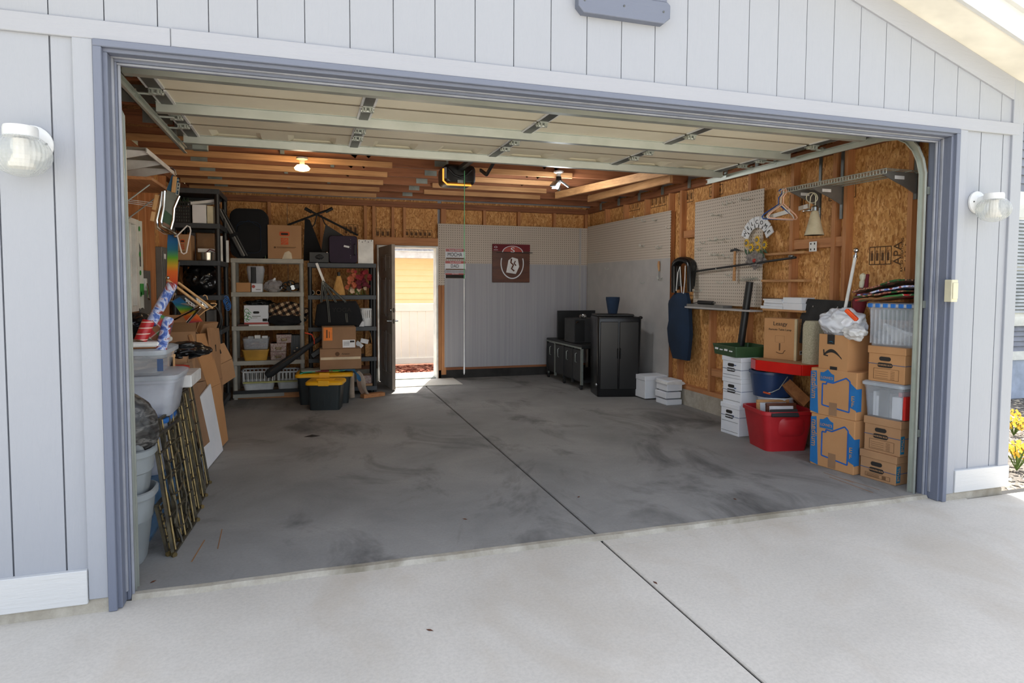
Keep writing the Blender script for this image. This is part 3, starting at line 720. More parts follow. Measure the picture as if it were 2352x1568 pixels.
# ================================================================ FACADE FIXTURES
def jar_lamp(cx, cz, r, label):
    o = (cx, -.02, cz); t = thing('wall_lamp', label, 'lamp', o)
    b = MB(o); b.lathe([(0, .0), (r*.75, .0), (r*.75, -.012), (r*.6, -.026), (0, -.03)], (cx, -.0, cz+r*.62), 28, 'y'); b.build('backplate', 'white_plastic', t, smooth=True)
    b = MB(o); b.tube([(cx, -.02, cz+r*.62), (cx, -.075, cz+r*.78)], .03, 12); b.build('arm', 'white_plastic', t, smooth=True)
    yy = -.12
    b = MB(o); b.lathe([(0, r*1.08), (r*.55, r*1.08), (r*.58, r*.98), (r*.58, r*.66), (0, r*.66)], (cx, yy, cz), 28); b.build('collar', 'white_plastic', t, smooth=True)
    b = MB(o); n = 72; L = []
    for i in range(15):
        th = math.radians(38+ (180-38)*i/14); rr = r*math.sin(th); z = cz+r*.86*math.cos(th)
        L.append([Vector((cx+rr*(1+(.02 if j % 2 else -.0)*(1 if i < 11 else 0))*math.cos(2*PI*j/n), yy+rr*(1+(.02 if j % 2 else 0)*(1 if i < 11 else 0))*math.sin(2*PI*j/n), z)) for j in range(n)])
    b.loft(L, cap0=False); b.build('glass_globe', 'glass_lamp', t, smooth=False)
    b = MB(o); b.lathe([(0, r*.6), (r*.28, r*.6), (r*.24, r*.1), (r*.46, -r*.42), (r*.44, -r*.5), (0, -r*.52)], (cx, yy, cz), 20); b.build('bulb', 'frosted_bulb', t, smooth=True)
    for sg in (-1, 1):
        b = MB(o); b.lathe([(0, 0), (.005, 0), (.005, -.004), (0, -.005)], (cx+sg*r*.55, -.026, cz+r*.62), 8, 'y'); b.build('screw', 'steel_dark', t)
a = at(49, 355, y=-.12); jar_lamp(a.x, a.z, .104, 'ribbed glass jar lamp on the siding by the trash bins')
a = at(2282, 481, y=-.12); jar_lamp(a.x, a.z, .098, 'ribbed glass jar lamp on the siding by the flower bed')
# gable vent
o = (2.5, -.02, 2.9); t = thing('gable_vent', 'slate gable vent with a chamfered bottom board above the opening', 'vent', o)
b = MB(o); b.prism([(2.235, 2.965), (2.235, 2.915), (2.265, 2.883), (2.745, 2.883), (2.783, 2.915), (2.783, 2.985), (2.765, 3.0), (2.252, 3.0)], -.045, .01); b.build('sill_board', 'slate_h', t, bevel=.003)
for x in (2.27, 2.50, 2.74):
    b = MB(o); b.lathe([(0, 0), (.006, 0), (.006, -.003), (0, -.004)], (x, -.045, 2.945), 8, 'y'); b.build('nail', 'steel_dark', t)
for x0, x1 in ((2.252, 2.335), (2.655, 2.765)):
    MB(o).box(x0, x1, -.04, .01, 3.0, 3.5).build('side_board', 'slate', t, bevel=.003)
for i in range(9):
    b = MB(o); b.slab([(2.335, -.03, 3.0+i*.05), (2.655, -.03, 3.0+i*.05), (2.655, .005, 3.045+i*.05), (2.335, .005, 3.045+i*.05)], .006); b.build('louver', 'slate_h', t)
MB(o).box(2.252, 2.765, -.045, .01, 3.46, 3.54).build('head_board', 'slate_h', t)
# keypad box on the jamb
a = at(2147, 693, y=-.03); b2 = at(2175, 642, y=-.03)
o = (4.955, -.05, a.z); t = thing('keypad', 'beige plastic keypad box on the slate jamb', 'keypad', o)
MB(o).box(4.905, 4.962, -.075, -.022, a.z, b2.z).build('housing', 'beige', t, bevel=.004)
MB(o).box(4.911, 4.956, -.082, -.075, a.z+.02, b2.z-.02).build('flip_cover', 'beige', t, bevel=.003)
# ================================================================ OUTSIDE, BACK
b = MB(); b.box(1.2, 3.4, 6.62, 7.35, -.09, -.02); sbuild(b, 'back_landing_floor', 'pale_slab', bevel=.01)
single(MB().box(1.93, 2.98, 5.74, 6.37, .001, .012), 'sun_patch_slab', 'pale_slab', 'thin pale slab standing for the sun patch inside the back doorway', 'mat', bevel=.003)  # sunlight patch from the doorway, put into the colour of a pale slab
b = MB(); b.box(-4, 9, 7.35, 16, -.2, -.06); sbuild(b, 'back_ground', 'mulch')
fe = thing('privacy_fence', 'cream vinyl privacy fence beyond the open back door', 'fence', (2.6, 8.6, -.06))
o = (2.6, 8.6, -.06); FT = at(950, 697, y=8.6).z
for i in range(44):
    x = -1.0+i*.152
    MB(o).box(x, x+.147, 8.6, 8.63, .05, FT-.12).build('fence_board', 'fence_vinyl', fe)
MB(o).box(-1, 5.7, 8.575, 8.65, FT-.14, FT).build('top_rail', 'fence_vinyl', fe, bevel=.005)
MB(o).box(-1, 5.7, 8.575, 8.65, -.03, .08).build('bottom_rail', 'fence_vinyl', fe, bevel=.005)
for x in (-.95, 1.2, 3.42, 5.6):
    b = MB(o); b.box(x, x+.12, 8.56, 8.68, -.06, FT+.06); b.prism([(x-.01, FT+.06), (x+.13, FT+.06), (x+.06, FT+.10)], 8.55, 8.69); b.build('fence_post', 'fence_vinyl', fe)
nb = thing('neighbour_house', 'pale yellow lap-sided house behind the vinyl fence', 'house', (3, 11, -.1)); o = (3, 11, -.1)
ZT = at(950, 592, y=11).z
for i in range(22):
    z = ZT-.13*(i+1); 
    if z < -.1: break
    b = MB(o); b.prism([(11.0, z+.13), (10.975, z), (11.03, z), (11.03, z+.13)], -3, 9, 'yz'); b.build('siding_board', 'neighbour_yellow', nb)
MB(o).box(-3, 9, 11.03, 14, -.1, ZT).build('wall', 'neighbour_yellow', nb)
MB(o).box(-3.2, 9.2, 10.6, 10.64, ZT-.02, ZT+.13).build('fascia', 'white_paint', nb)
MB(o).box(-3.2, 9.2, 10.64, 11.05, ZT-.02, ZT+.0).build('eave_soffit', 'white_paint', nb)
b = MB(o); b.prism([(10.56, ZT+.13), (14.5, ZT+2.0), (14.5, ZT+2.1), (10.56, ZT+.2)], -3.3, 9.3, 'yz'); b.build('roof', 'roof_grey', nb)
def scatter(name, label, cat, mats, make):
    b = MB(); cuts = []
    for i, m in enumerate(mats): make(b, i); cuts.append(len(b.f))
    o_ = b.build(name, mats[0]); me = o_.data
    for m in mats[1:]: me.materials.append(M[m])
    for p in me.polygons: p.material_index = next(i for i, c_ in enumerate(cuts) if p.index < c_)
    o_['kind'] = 'stuff'; o_['label'] = label; o_['category'] = cat
def chips(b, k_):
    for i in range(150):
        x, y = rnd.uniform(1.7, 3.6), rnd.uniform(7.4, 8.5); b.T = Matrix.Translation((x, y, -.05)) @ Matrix.Rotation(rnd.uniform(0, 6.3), 4, 'Z') @ Matrix.Rotation(rnd.uniform(-.4, .4), 4, 'X')
        s_ = rnd.uniform(.02, .05); b.box(-s_, s_, -s_*.4, s_*.4, -.005, .012)
scatter('bark_mulch', 'loose reddish bark chips on the soil outside the back door', 'mulch', ('mulch_pale', 'mulch_red'), chips)
# open back door leaf
hx, hy, fx, fy = 1.885, 6.37, 1.965, 5.49
dl = thing('back_door', 'dark grey six-panel door standing open beside the shelves', 'door', (hx, hy, .012), math.atan2(fy-hy, fx-hx))
W_ = math.hypot(fx-hx, fy-hy); H_ = 1.965
dl_y0, dl_y1 = -.02, .024      # local -y = side towards +x? kept symmetrical
MB().box(0, W_-.004, -.017, .017, 0, H_).build('door_leaf', 'door_grey', dl)
MB().box(W_-.004, W_, -.022, .022, 0, H_).build('door_edge', 'door_edge', dl)
cols_ = ((.10, .40), (.48, .78)); rows_ = ((.20, .78), (.98, 1.52), (1.62, 1.84))
for sd_ in (-1, 1):
    y0, y1 = sorted((sd_*.017, sd_*.022))
    b = MB(); e = [0, .10, .40, .48, .78, W_-.004]; zz = [0, .2, .78, .98, 1.52, 1.62, 1.84, H_]
    for i in (0, 2, 4): b.box(e[i], e[i+1], y0, y1, 0, H_)
    for i in (0, 2, 4, 6):
        for a_, c_ in cols_: b.box(a_, c_, y0, y1, zz[i], zz[i+1])
    b.build('stile_and_rail', 'door_grey', dl)
    for a_, c_ in cols_:
        for z0, z1 in rows_:
            b = MB(); b.box(a_+.03, c_-.03, *sorted((sd_*.016, sd_*.022)), z0+.03, z1-.03); b.build('raised_panel', 'door_grey', dl, bevel=.008)
    b = MB(); b.tube([(W_-.07, sd_*.02, .93), (W_-.07, sd_*.07, .93), (W_-.17, sd_*.075, .935)], .010, 8); b.lathe([(0, sd_*.02), (.03, sd_*.02), (.028, sd_*.03), (0, sd_*.032)], (W_-.07, 0, .93), 16, 'y'); b.build('lever_handle', 'chrome_dull', dl, smooth=True)
    b = MB(); b.lathe([(0, sd_*.02), (.032, sd_*.02), (.028, sd_*.035), (0, sd_*.038)], (W_-.07, 0, 1.08), 16, 'y'); b.build('deadbolt', 'chrome_dull', dl, smooth=True)
for z in (.93, 1.08):
    b = MB(); b.box(W_, W_+.002, -.012, .012, z-.03, z+.03); b.build('latch_plate', 'brass', dl)
for z in (.25, 1.0, 1.75):
    b = MB(); b.tube([(0, .0, z-.05), (0, .0, z+.05)], .011, 8); b.build('hinge', 'steel_dark', dl)
# ================================================================ OUTSIDE, RIGHT
HX0 = 9.9
hw = thing('house_wing', 'pale blue house wing with a blind window beyond the garage corner', 'house', (11, 2.85, -.1)); o = (11, 2.85, -.1)
pz = lambda v: at(2340, v, y=2.85).z
MB(o).box(9.6, 13.5, 2.9, 6, -.1, 3.4).build('wall', 'far_blue', hw)
MB(o).box(9.6, 13.5, 2.86, 2.9, pz(915), pz(826)).build('skirt_panel', 'far_blue', hw)
for z0, z1, m in ((pz(826), pz(806), 'white_paint'), (pz(748), pz(730), 'white_paint'), (pz(500), pz(440), 'white_paint')):
    MB(o).box(9.6, 13.5, 2.83, 2.9, z0, z1).build('band_board', m, hw)
for i in range(5):
    z = pz(806)+(pz(748)-pz(806))*i/5; b = MB(o); z2 = pz(806)+(pz(748)-pz(806))*(i+1)/5
    b.prism([(2.87, z2), (2.845, z), (2.9, z), (2.9, z2)], 9.6, 13.5, 'yz'); b.build('siding_board', 'far_siding', hw)
for i in range(22):
    z = pz(440)+.11*i; b = MB(o); b.prism([(2.87, z+.11), (2.845, z), (2.9, z), (2.9, z+.11)], 9.6, 13.5, 'yz'); b.build('siding_board', 'far_siding', hw)
f = MB(o).box(9.6, 11.4, 2.84, 2.9, pz(730), pz(500)).build('window_frame', 'white_paint', hw)
MB(o).box(9.66, 11.3, 2.835, 2.845, pz(716), pz(622)).build('lower_pane', 'glass_pane', hw)
MB(o).box(9.66, 11.3, 2.835, 2.845, pz(608), pz(505)).build('upper_pane', 'glass_pane', hw)
for i in range(26):
    z = pz(718)+(pz(505)-pz(718))*i/26; b = MB(o); b.slab([(9.66, 2.815, z), (11.3, 2.815, z), (11.3, 2.83, z+.03), (9.66, 2.83, z+.03)], .003); b.build('blind_slat', 'blind', hw)
b = MB(); b.box(5.6, 14, .0, 6.5, -.15, -.055); sbuild(b, 'gravel_ground', 'gravel')
def pebbles(b, k_):
    for i in range(420):
        y = rnd.uniform(.03, 2.8); x = rnd.uniform(5.62, 7.6)+y*1.25
        if x > 10.5: continue
        r_ = rnd.uniform(.018, .045); b.T = Matrix.Translation((x, y, -.05)) @ Matrix.Rotation(rnd.uniform(0, 6.3), 4, 'Z') @ Matrix.Diagonal((r_, r_*.7, r_*.5, 1))
        b.add([(1, 0, 0), (.3, .9, .1), (-.8, .6, 0), (-.9, -.5, .1), (.2, -1, 0), (.1, .1, .9), (-.2, -.1, -.8)], [(0, 1, 5), (1, 2, 5), (2, 3, 5), (3, 4, 5), (4, 0, 5), (1, 0, 6), (2, 1, 6), (3, 2, 6), (4, 3, 6), (0, 4, 6)])
scatter('loose_gravel', 'loose grey and tan landscape gravel beside the garage corner', 'gravel', ('pebble_a', 'pebble_b', 'pebble_c'), pebbles)
for (u, v, s_) in ((2328, 965, .16), (2335, 1045, .2)):
    g0 = at(u, v+35, z=-.05); o = tuple(g0); t = thing('flowering_plant', 'low plant with yellow leaves in the gravel, %s' % ('farther from the drive' if v < 1000 else 'nearer the drive'), 'plant', o)
    b = MB(o); lb = MB(o)
    for i in range(14):
        a = rnd.uniform(0, 6.28); q = g0+Vector((math.cos(a)*s_*rnd.uniform(.2, .7), math.sin(a)*s_*rnd.uniform(.2, .7), s_*rnd.uniform(.5, 1.3)))
        b.tube([g0, (g0+q)/2+Vector((0, 0, .02)), q], .004, 5)
        for j in range(6):
            e = q+Vector((rnd.uniform(-1, 1), rnd.uniform(-1, 1), rnd.uniform(-.8, .4)))*.05
            lb.slab([e, e+Vector((.03, .01, .01)), e+Vector((.035, .03, .03)), e+Vector((.0, .025, .02))], .002)
    b.build('stem', 'plant', t); lb.build('leaves', 'petal', t)['kind'] = 'stuff'
# ================================================================ RIGHT WALL : stacks on the floor
def rot_of(L, C): return math.atan2(C[1]-L[1], C[0]-L[0])
def slot(mb, cx, cz, w_, h_, y0=-.004, y1=.001):
    pts = [(cx+p.x, cz+p.y) for p in rrect(w_, h_, min(w_, h_)*.48, 0, 4)]; return mb.prism(pts, y0, y1)
def dims(L, C): return math.hypot(C[0]-L[0], C[1]-L[1])
def file_carton(label, L, C, d, z0, z1, m, group=None, lidh=.055, small=None, brown=True, dent=0, form=True):
    w_ = dims(L, C); h = z1-z0
    t = thing('file_box', label, 'box', (L[0], L[1], z0), rot_of(L, C), group)
    b = MB(); b.box(.006, w_-.006, .006, d-.006, 0, h-.01); b.build('body', m, t, bevel=.004)
    b = MB(); b.box(0, w_, 0, d, h-lidh, h); b.build('lid', m, t, bevel=.004)
    b = MB(); slot(b, w_*.47, h-lidh-.035, .085, .03, .0, .008); b.build('handle_hole', 'ink', t)
    b = MB(); b.box(.006, w_-.006, .003, .007, h-lidh-.078, h-lidh-.074); b.box(w_-.007, w_-.004, .01, d-.01, h-lidh-.078, h-lidh-.074); b.build('printed_line', 'ink_blue', t)
    b = MB(); slot(b, w_*.47, h-lidh-.082, .115, .034, .002, .006); lb_ = b.build('brand_oval', 'ink', t)
    text('BANKERS BOX', (w_*.47, .001, h-lidh-.082), .017, 'card' if brown else 'white_card', t)
    if form:
        b = MB(); fx0, fx1, fz0, fz1 = .05, w_-.05, .02, h-lidh-.11
        for z in (fz0, fz1): b.box(fx0, fx1, .004, .007, z, z+.0015)
        for x in (fx0, fx1): b.box(x, x+.0015, .004, .007, fz0, fz1)
        for i in range(4): b.box(fx0+.01, fx0+.11, .004, .007, fz0+(fz1-fz0)*(i+.6)/5, fz0+(fz1-fz0)*(i+.6)/5+.0012)
        for i in range(6): b.box(fx1-.06, fx1-.03, .004, .007, fz0+(fz1-fz0)*(i+.6)/7, fz0+(fz1-fz0)*(i+.6)/7+.002)
        b.build('printed_form', 'ink_brown' if brown else 'ink_blue', t)
    if small:
        b = MB(); b.box(w_-.007, w_-.004, .012, .055, .02, .02+small); b.build('size_stripe', 'teal_ink', t)
        text('SMALL', (w_-.003, .033, .02+small/2), .034, 'card', t, 'S', PI/2)
    return t
BL, BC = (4.867, .58), (4.908, .291)
zt = lambda v, y=.29: at(2065, v, y=y).z
z1, z2, z3, z4, z5 = zt(1050), zt(969), zt(884), zt(800), zt(697)
off = lambda P, dx, dy: (P[0]+dx, P[1]+dy)
file_carton('crumpled brown file carton on the floor, lowest in its stack by the door track', BL, BC, .30, 0, z1, 'card', 'brown file cartons', small=.12, dent=1)
file_carton('brown file carton with a teal SMALL stripe under the clear lidded tote', off(BL, .008, -.02), off(BC, .012, -.015), .30, z1, z2, 'card', 'brown file cartons', small=.13)
def clear_tote(label, L, C, d, z0, z1, lidm, content, group=None):
    w_ = dims(L, C); h = z1-z0
    t = thing('clear_tote', label, 'tote', (L[0], L[1], z0), rot_of(L, C), group)
    b = MB(); b.T = Matrix.Translation((w_/2, d/2, 0)); tub_mesh(b, w_, d, h-.03, .03, .9, .004, .006, .02); b.build('tub', 'clear', t, smooth=True)
    b = MB(); b.T = Matrix.Translation((w_/2, d/2, 0)); b.loft([rrect(w_+.02, d+.02, .03, h-.032), rrect(w_+.03, d+.03, .03, h-.03), rrect(w_+.03, d+.03, .03, h-.01), rrect(w_, d, .03, h)]); b.build('lid', lidm, t, smooth=True)
    content(t, w_, d, h)
    return t
def books(t, w_, d, h):
    x = .035
    for bw, bh, m in ((.022, .17, 'charcoal'), (.018, .19, 'white_card'), (.02, .16, 'white_card'), (.075, .21, 'steel_dark'), (.016, .19, 'panel_grey'), (.075, .17, 'white_card'), (.02, .18, 'red_plastic')):
        b = MB(); b.box(x, x+bw, .03, .2, .01, min(bh, h-.05)); b.build('book', m, t); x += bw+.004
    b = MB(); b.box(w_-.06, w_-.035, .06, d-.05, .01, h*.75); b.build('red_folder', 'red_plastic', t)
    b = MB(); b.box(w_-.03, w_-.022, .05, .12, .01, h*.5); b.build('green_book', 'green_line', t)
clear_tote('clear plastic tote of books with a frosted lid between two brown file cartons', off(BL, .006, -.012), off(BC, .012, -.012), .31, z2, z3, 'clear_rim', books)
file_carton('brown file carton directly under the blue-latched tote', off(BL, .014, -.03), off(BC, .016, -.028), .31, z3, z4, 'card_new', 'brown file cartons')
def junk(t, w_, d, h):
    b = MB(); b.blob((w_*.25, d*.3, h*.22), (.05, .06, .07), 3, .3, 2, 3, .008); b.build('stuffed_bundle', 'stone_grey', t, smooth=True)
    b = MB(); b.slab([(w_*.3, .03, h*.5), (w_*.9, .03, h*.28), (w_*.95, .1, h*.10), (w_*.4, .1, h*.12)], .02); b.build('paper_stack', 'paper', t)
    b = MB(); b.slab([(w_*.5, .06, h*.38), (w_*.9, .06, h*.3), (w_*.92, .13, h*.03), (w_*.6, .13, h*.05)], .015); b.build('paper_stack', 'white_card', t)
    b = MB(); b.box(.04, w_-.04, .14, d-.05, .012, h*.45); b.build('folded_cloth', 'quilt', t)
    b = MB(); b.box(.03, w_-.03, .12, d-.03, h*.6, h*.85); b.build('green_folder', 'felt_green', t)
    b = MB(); b.blob((w_*.65, .16, h*.5), (.09, .06, .05), 8, .3, 2, 3); b.build('brown_bundle', 'quilt_tan', t, smooth=True)
t2 = clear_tote('clear ribbed tote with blue latches at the top of the brown carton stack', off(BL, .014, -.02), off(BC, .05, -.06), .30, z4, z5, 'clear_rim', junk)
w_ = dims(off(BL, .014, -.02), off(BC, .05, -.06)); h = z5-z4
for i in range(6):
    b = MB(); x = .03+i*(w_-.06)/5; b.box(x-.02, x+.015, -.022, -.012, h-.035, h-.005); b.build('latch', 'blue_latch', t2, bevel=.003)
for i in range(4):
    b = MB(); y = .03+i*.07; b.box(w_+.012, w_+.022, y-.015, y+.02, h-.035, h-.005); b.build('latch', 'blue_latch', t2, bevel=.003)
b = MB()
for i in range(10):
    x = .03+i*(w_-.06)/9; b.box(x-.004, x+.004, -.006, .006, .02, h-.05)
b.build('rib', 'clear', t2)
# christmas bags on top
t = thing('gift_bag_pile', 'flat pile of printed holiday gift bags topping the blue-latched tote', 'gift bags', (4.98, .45, z5+.002))
ztop = at(2060, 650, y=.4).z
for i, (m, dz0, dz1, yo) in enumerate((('gift_plaid', .0, .05, 0), ('gift_bag', .035, .07, .02), ('wrap_blue', .055, .10, -.02), ('gift_bag', .085, .14, .03))):
    Hh = (ztop-z5)/.14
    b = MB((4.98, .45, z5+.002))
    def fn(u, v, dz0=dz0, dz1=dz1, i=i, yo=yo):
        return (4.86+.33*v, .66+yo-.40*u, z5+.006+((dz0*(1-u)*.6+dz1*u)*Hh)*(1 if True else 0)+.012*noise.noise(Vector((u*3+i, v*3, i)))+.012*i*.3)
    quadsurf(b, fn, 12, 8, .012); b.build('gift_bag', m, t, smooth=True)
# removal cartons with the blue house print
def lowes(label, L, C, d, z0, z1, dz=0):
    w_ = dims(L, C); h = z1-z0
    t = thing('moving_box', label, 'box', (L[0], L[1], z0), rot_of(L, C), 'brown moving boxes with a blue house outline')
    MB().box(0, w_, 0, d, 0, h).build('carton', 'card_new', t, bevel=.006, seg=2)
    b = MB(); b.prism([(.0, .02), (w_*.19, 0.006), (w_*.16, h*.5), (w_*.13, h-.02), (0.0, h-.03)], -.002, .001); b.build('blue_band', 'lowes_blue', t)
    b = MB(); b.prism([(w_*.86, .10), (w_, .08), (w_, h*.66), (w_*.86, h*.78)], -.002, .001); b.box(w_-.001, w_+.002, 0, .06, .07, h*.66); b.build('blue_panel', 'lowes_blue', t)
    hs_ = [(.27, .22), (.86, .16), (.86, .80), (.78, .86), (.5, .72), (.36, .73), (.36, .68), (.27, .68)]
    hs_ = [(x*w_, z*h) for x, z in hs_]
    b = MB()
    for i in range(len(hs_)):
        a, c = hs_[i], hs_[(i+1) % len(hs_)]; b.beam((a[0], -.0008, a[1]), (c[0], -.0008, c[1]), .003, .011, (0, 0, 1) if abs(a[0]-c[0]) > .02 else (1, 0, 0))
    b.build('house_outline', 'blue_line', t)
    cx, cz = w_*.37, h*.86
    b = MB(); b.prism([(cx-.06, cz-.045), (cx+.06, cz-.045), (cx+.06, cz+.012), (cx+.035, cz+.02), (cx+.005, cz+.05), (cx-.03, cz+.025), (cx-.06, cz+.022)], -.003, .001); b.build('logo', 'lowes_blue', t)
    text("LOWE'S", (cx, -.0035, cz-.018), .03, 'card_new', t)
    text('medium', (w_*.085, -.0035, h*.62), .068, 'card_new', t, roll=-PI/2)
    text('mediano', (w_*.035, -.0035, h*.75), .02, 'card_new', t, roll=-PI/2)
    b = MB(); b.box(w_*.43, w_*.60, -.0025, 0, .01, h*.3); b.build('packing_tape', 'card_dark', t)
    text('E', (w_*.93, -.0035, h*.45), .06, 'card_new', t, roll=0); text('F', (w_*.93, -.0035, h*.33), .05, 'card_new', t)
    return t
LL, LC = (4.767, .972), (4.828, .592)
zl = lambda v: at(1963, v, y=.592).z
q1, q2 = zl(968), zl(857)
lowes('lower brown moving box with a blue house outline, standing on the floor', LL, LC, .37, 0, q1)
lowes('upper brown moving box with a blue house outline, under the smile-arrow carton', off(LL, -.005, .01), off(LC, .006, .0), .37, q1, q2)
# carton with arrow print
AL, AC = (4.79, .935), (4.824, .68)
zA = at(1932, 772, y=AC[1]).z
w_ = dims(AL, AC); h = zA-q2
t = thing('arrow_carton', 'open brown carton printed with a curved arrow, holding the white bag', 'box', (AL[0], AL[1], q2), rot_of(AL, AC))
b = MB()
d_ = .32
for x0, x1, y0, y1 in ((0, w_, 0, .006), (0, w_, d_-.006, d_), (0, .006, .006, d_-.006), (w_-.006, w_, .006, d_-.006)): b.box(x0, x1, y0, y1, 0, h)
b.box(.006, w_-.006, .006, d_-.006, 0, .006); b.build('carton', 'card_new', t)
b = MB(); L = []
for i in range(17):
    u = i/16; x = .05+(w_-.10)*u; z = h*.34+.055*math.sin(PI*(.12+.88*u)); th = .004+.009*math.sin(PI*min(1, u+.1))
    L.append([Vector((x, -.003, z-th)), Vector((x, -.003, z+th)), Vector((x, .001, z+th)), Vector((x, .001, z-th))])
b.loft(L); b.beam((.05, -.001, h*.34+.02), (.045, -.001, h*.34+.06), .003, .009, (1, 0, 0)); b.beam((.045, -.001, h*.34+.018), (.085, -.001, h*.34+.012), .003, .009); b.build('curved_arrow', 'ink', t)
b = MB(); b.box(w_*.30, w_*.55, -.003, .001, h-.075, h); b.box(w_*.42, w_*.66, -.003, .001, 0, .025); b.build('tape_strip', 'ink', t)
text(')', (w_*.42, -.004, h-.055), .04, 'teal_ink', t, roll=PI/2)
# white carrier bag stuffed in it
t = thing('carrier_bag', 'stuffed white plastic carrier bag on the arrow-printed carton', 'bag', (4.92, .84, zA-.02))
o = (4.92, .84, zA-.02); zb = at(1930, 705, y=.8).z
b = MB(o); b.blob((4.92, .84, zA+.085), (.13, .19, .125), 5, .12, 1.8, 5, zA-.01, .10, 3.2); b.build('bag', 'thin_bag', t, smooth=True)
b = MB(o); b.blob((4.86, .66, zA+.03), (.07, .09, .06), 9, .15, 2, 4, None, .1, 4); b.build('bag_fold', 'white_plastic', t, smooth=True)
c0 = at(1955, 714, y=.66); c1 = at(1983, 735, y=.58)
single(MB().beam(c0+Vector((-.05, 0, .01)), c1+Vector((-.06, 0, 0)), .035, .03), 'orange_handle', 'orange_plastic', 'short orange plastic grip lying on the white carrier bag', 'grip', bevel=.006)
# black rubber mats leaning on the wall
a = [at(u, v, x=5.16) for u, v in ((1850, 770), (1945, 770), (1952, 688), (1872, 686))]
t = single(MB().slab([(5.12, 1.62, .93), (5.12, .98, .93), (5.19, 1.02, 1.32), (5.19, 1.50, 1.33)], .012), 'rubber_mat', 'rubber', 'black rubber mat leaning on the wall behind the white carrier bag', 'mat')
b = MB()
for y in (1.40, 1.12):
    b.lathe([(0, 0), (.008, 0), (.008, -.006), (0, -.008)], (5.16-5.155, y-1.3, .335), 8, 'x')
b.build('rivet', 'chrome_dull', t)
# flag pole and umbrella
p0 = Vector(at(1943, 700, x=4.98)); p1 = Vector(at(1964, 592, x=5.06)); dv = (p0-p1).normalized(); low = p0+dv*.35
t = thing('flag_pole', 'white pole with a chrome ball finial leaning behind the white bag', 'pole', low)
MB(low).tube([low, p1], .013, 12).build('shaft', 'white_paint', t, smooth=True)
b = MB(low); b.tube([p1, p1-dv*.02], .018, 12); b.tube([p1-dv*.02, p1-dv*.04], .009, 10); b.blob(p1-dv*.062, (.021, .021, .021), 0, 0, 1, 3); b.build('finial', 'chrome', t, smooth=True)
p1 = Vector(at(1982, 633, x=5.10)); p0 = Vector(at(1974, 695, x=5.05)); dv = (p0-p1).normalized(); low = p0+dv*.2
t = thing('umbrella', 'furled maroon umbrella with a cream turned handle', 'umbrella', low)
b = MB(low); b.tube([low, p0-dv*.0, p0-dv*.08, p0-dv*.12], [.02, .055, .03, .012], 14); b.build('canopy', 'maroon', t, smooth=True)
b = MB(low); b.tube([p1+dv*.16, p1+dv*.1, p1+dv*.085, p1+dv*.05, p1+dv*.04, p1+dv*.02, p1-dv*.005, p1-dv*.02], [.011, .012, .019, .02, .014, .024, .024, .008], 14); b.build('handle', 'beige', t, smooth=True)
b = MB(low); p3 = Vector(at(1993, 630, x=5.12)); b.tube([p3, p3+dv*.12, p3+dv*.22], [.012, .018, .03], 10); b.build('cloth_tip', 'maroon', t, smooth=True)
# red tote with frames
RC, RR_, RLf = (4.606, 1.316), (4.95, 1.25), (4.70, 1.62)
rz = math.atan2(RR_[1]-RC[1], RR_[0]-RC[0])
hh = at(1770, 948, y=1.3).z
t = thing('red_tote', 'red plastic storage tote filled with picture frames', 'tote', (4.885, 1.50, 0), rz)
b = MB(); tub_mesh(b, .47, .42, hh, .06, .80, .006, .014, .03); b.build('tub', 'red_bin', t, smooth=True)
b = MB()
for i in range(3): b.box(-.198+i*.0, -.196, -.02, .12, .10+i*.03, .104+i*.03)
b.build('moulded_line', 'ink_orange', t)
b = MB(); b.loft([[Vector((p.x, -.196-p.y*.08, p.y+.22)) for p in rrect(.24, .17, .05, 0, 4, .02)], [Vector((p.x, -.212-p.y*.09, p.y+.225)) for p in rrect(.20, .13, .05, 0, 4, .02)]]); b.build('moulded_panel', 'red_bin', t, smooth=True)
def frame(label, m, c, w_, h_, rz, tilt, back, roll=0):
    t = thing('picture_frame', label, 'frame', c, rz)
    T = Matrix.Rotation(tilt, 4, 'X')
    b = MB(); b.T = T
    for x0, x1, z0, z1 in ((0, w_, 0, .025), (0, w_, h_-.025, h_), (0, .025, .025, h_-.025), (w_-.025, w_, .025, h_-.025)): b.box(x0, x1, 0, .03, z0, z1)
    b.build('moulding', m, t, bevel=.003)
    b = MB(); b.T = T; b.box(.025, w_-.025, .012, .018, .025, h_-.025); b.build('print', back, t)
frame('brown wooden picture frame standing in the red tote', 'brown_wood', (4.70, 1.40, .10), .27, at(1795, 925, y=1.4).z-.10, rz-.06, -.12, 'paper')
frame('light wooden picture frame tucked behind the brown one in the red tote', 'pale_x', (4.72, 1.55, .10), .30, .32, rz-.04, -.10, 'white_card')
single(MB().slab([(4.66, 1.31, hh-.04), (4.90, 1.26, hh-.045), (4.91, 1.30, hh+.012), (4.67, 1.35, hh+.012)], .016), 'dark_folder', 'charcoal', 'dark folder tucked along the front inside the red tote', 'folder')
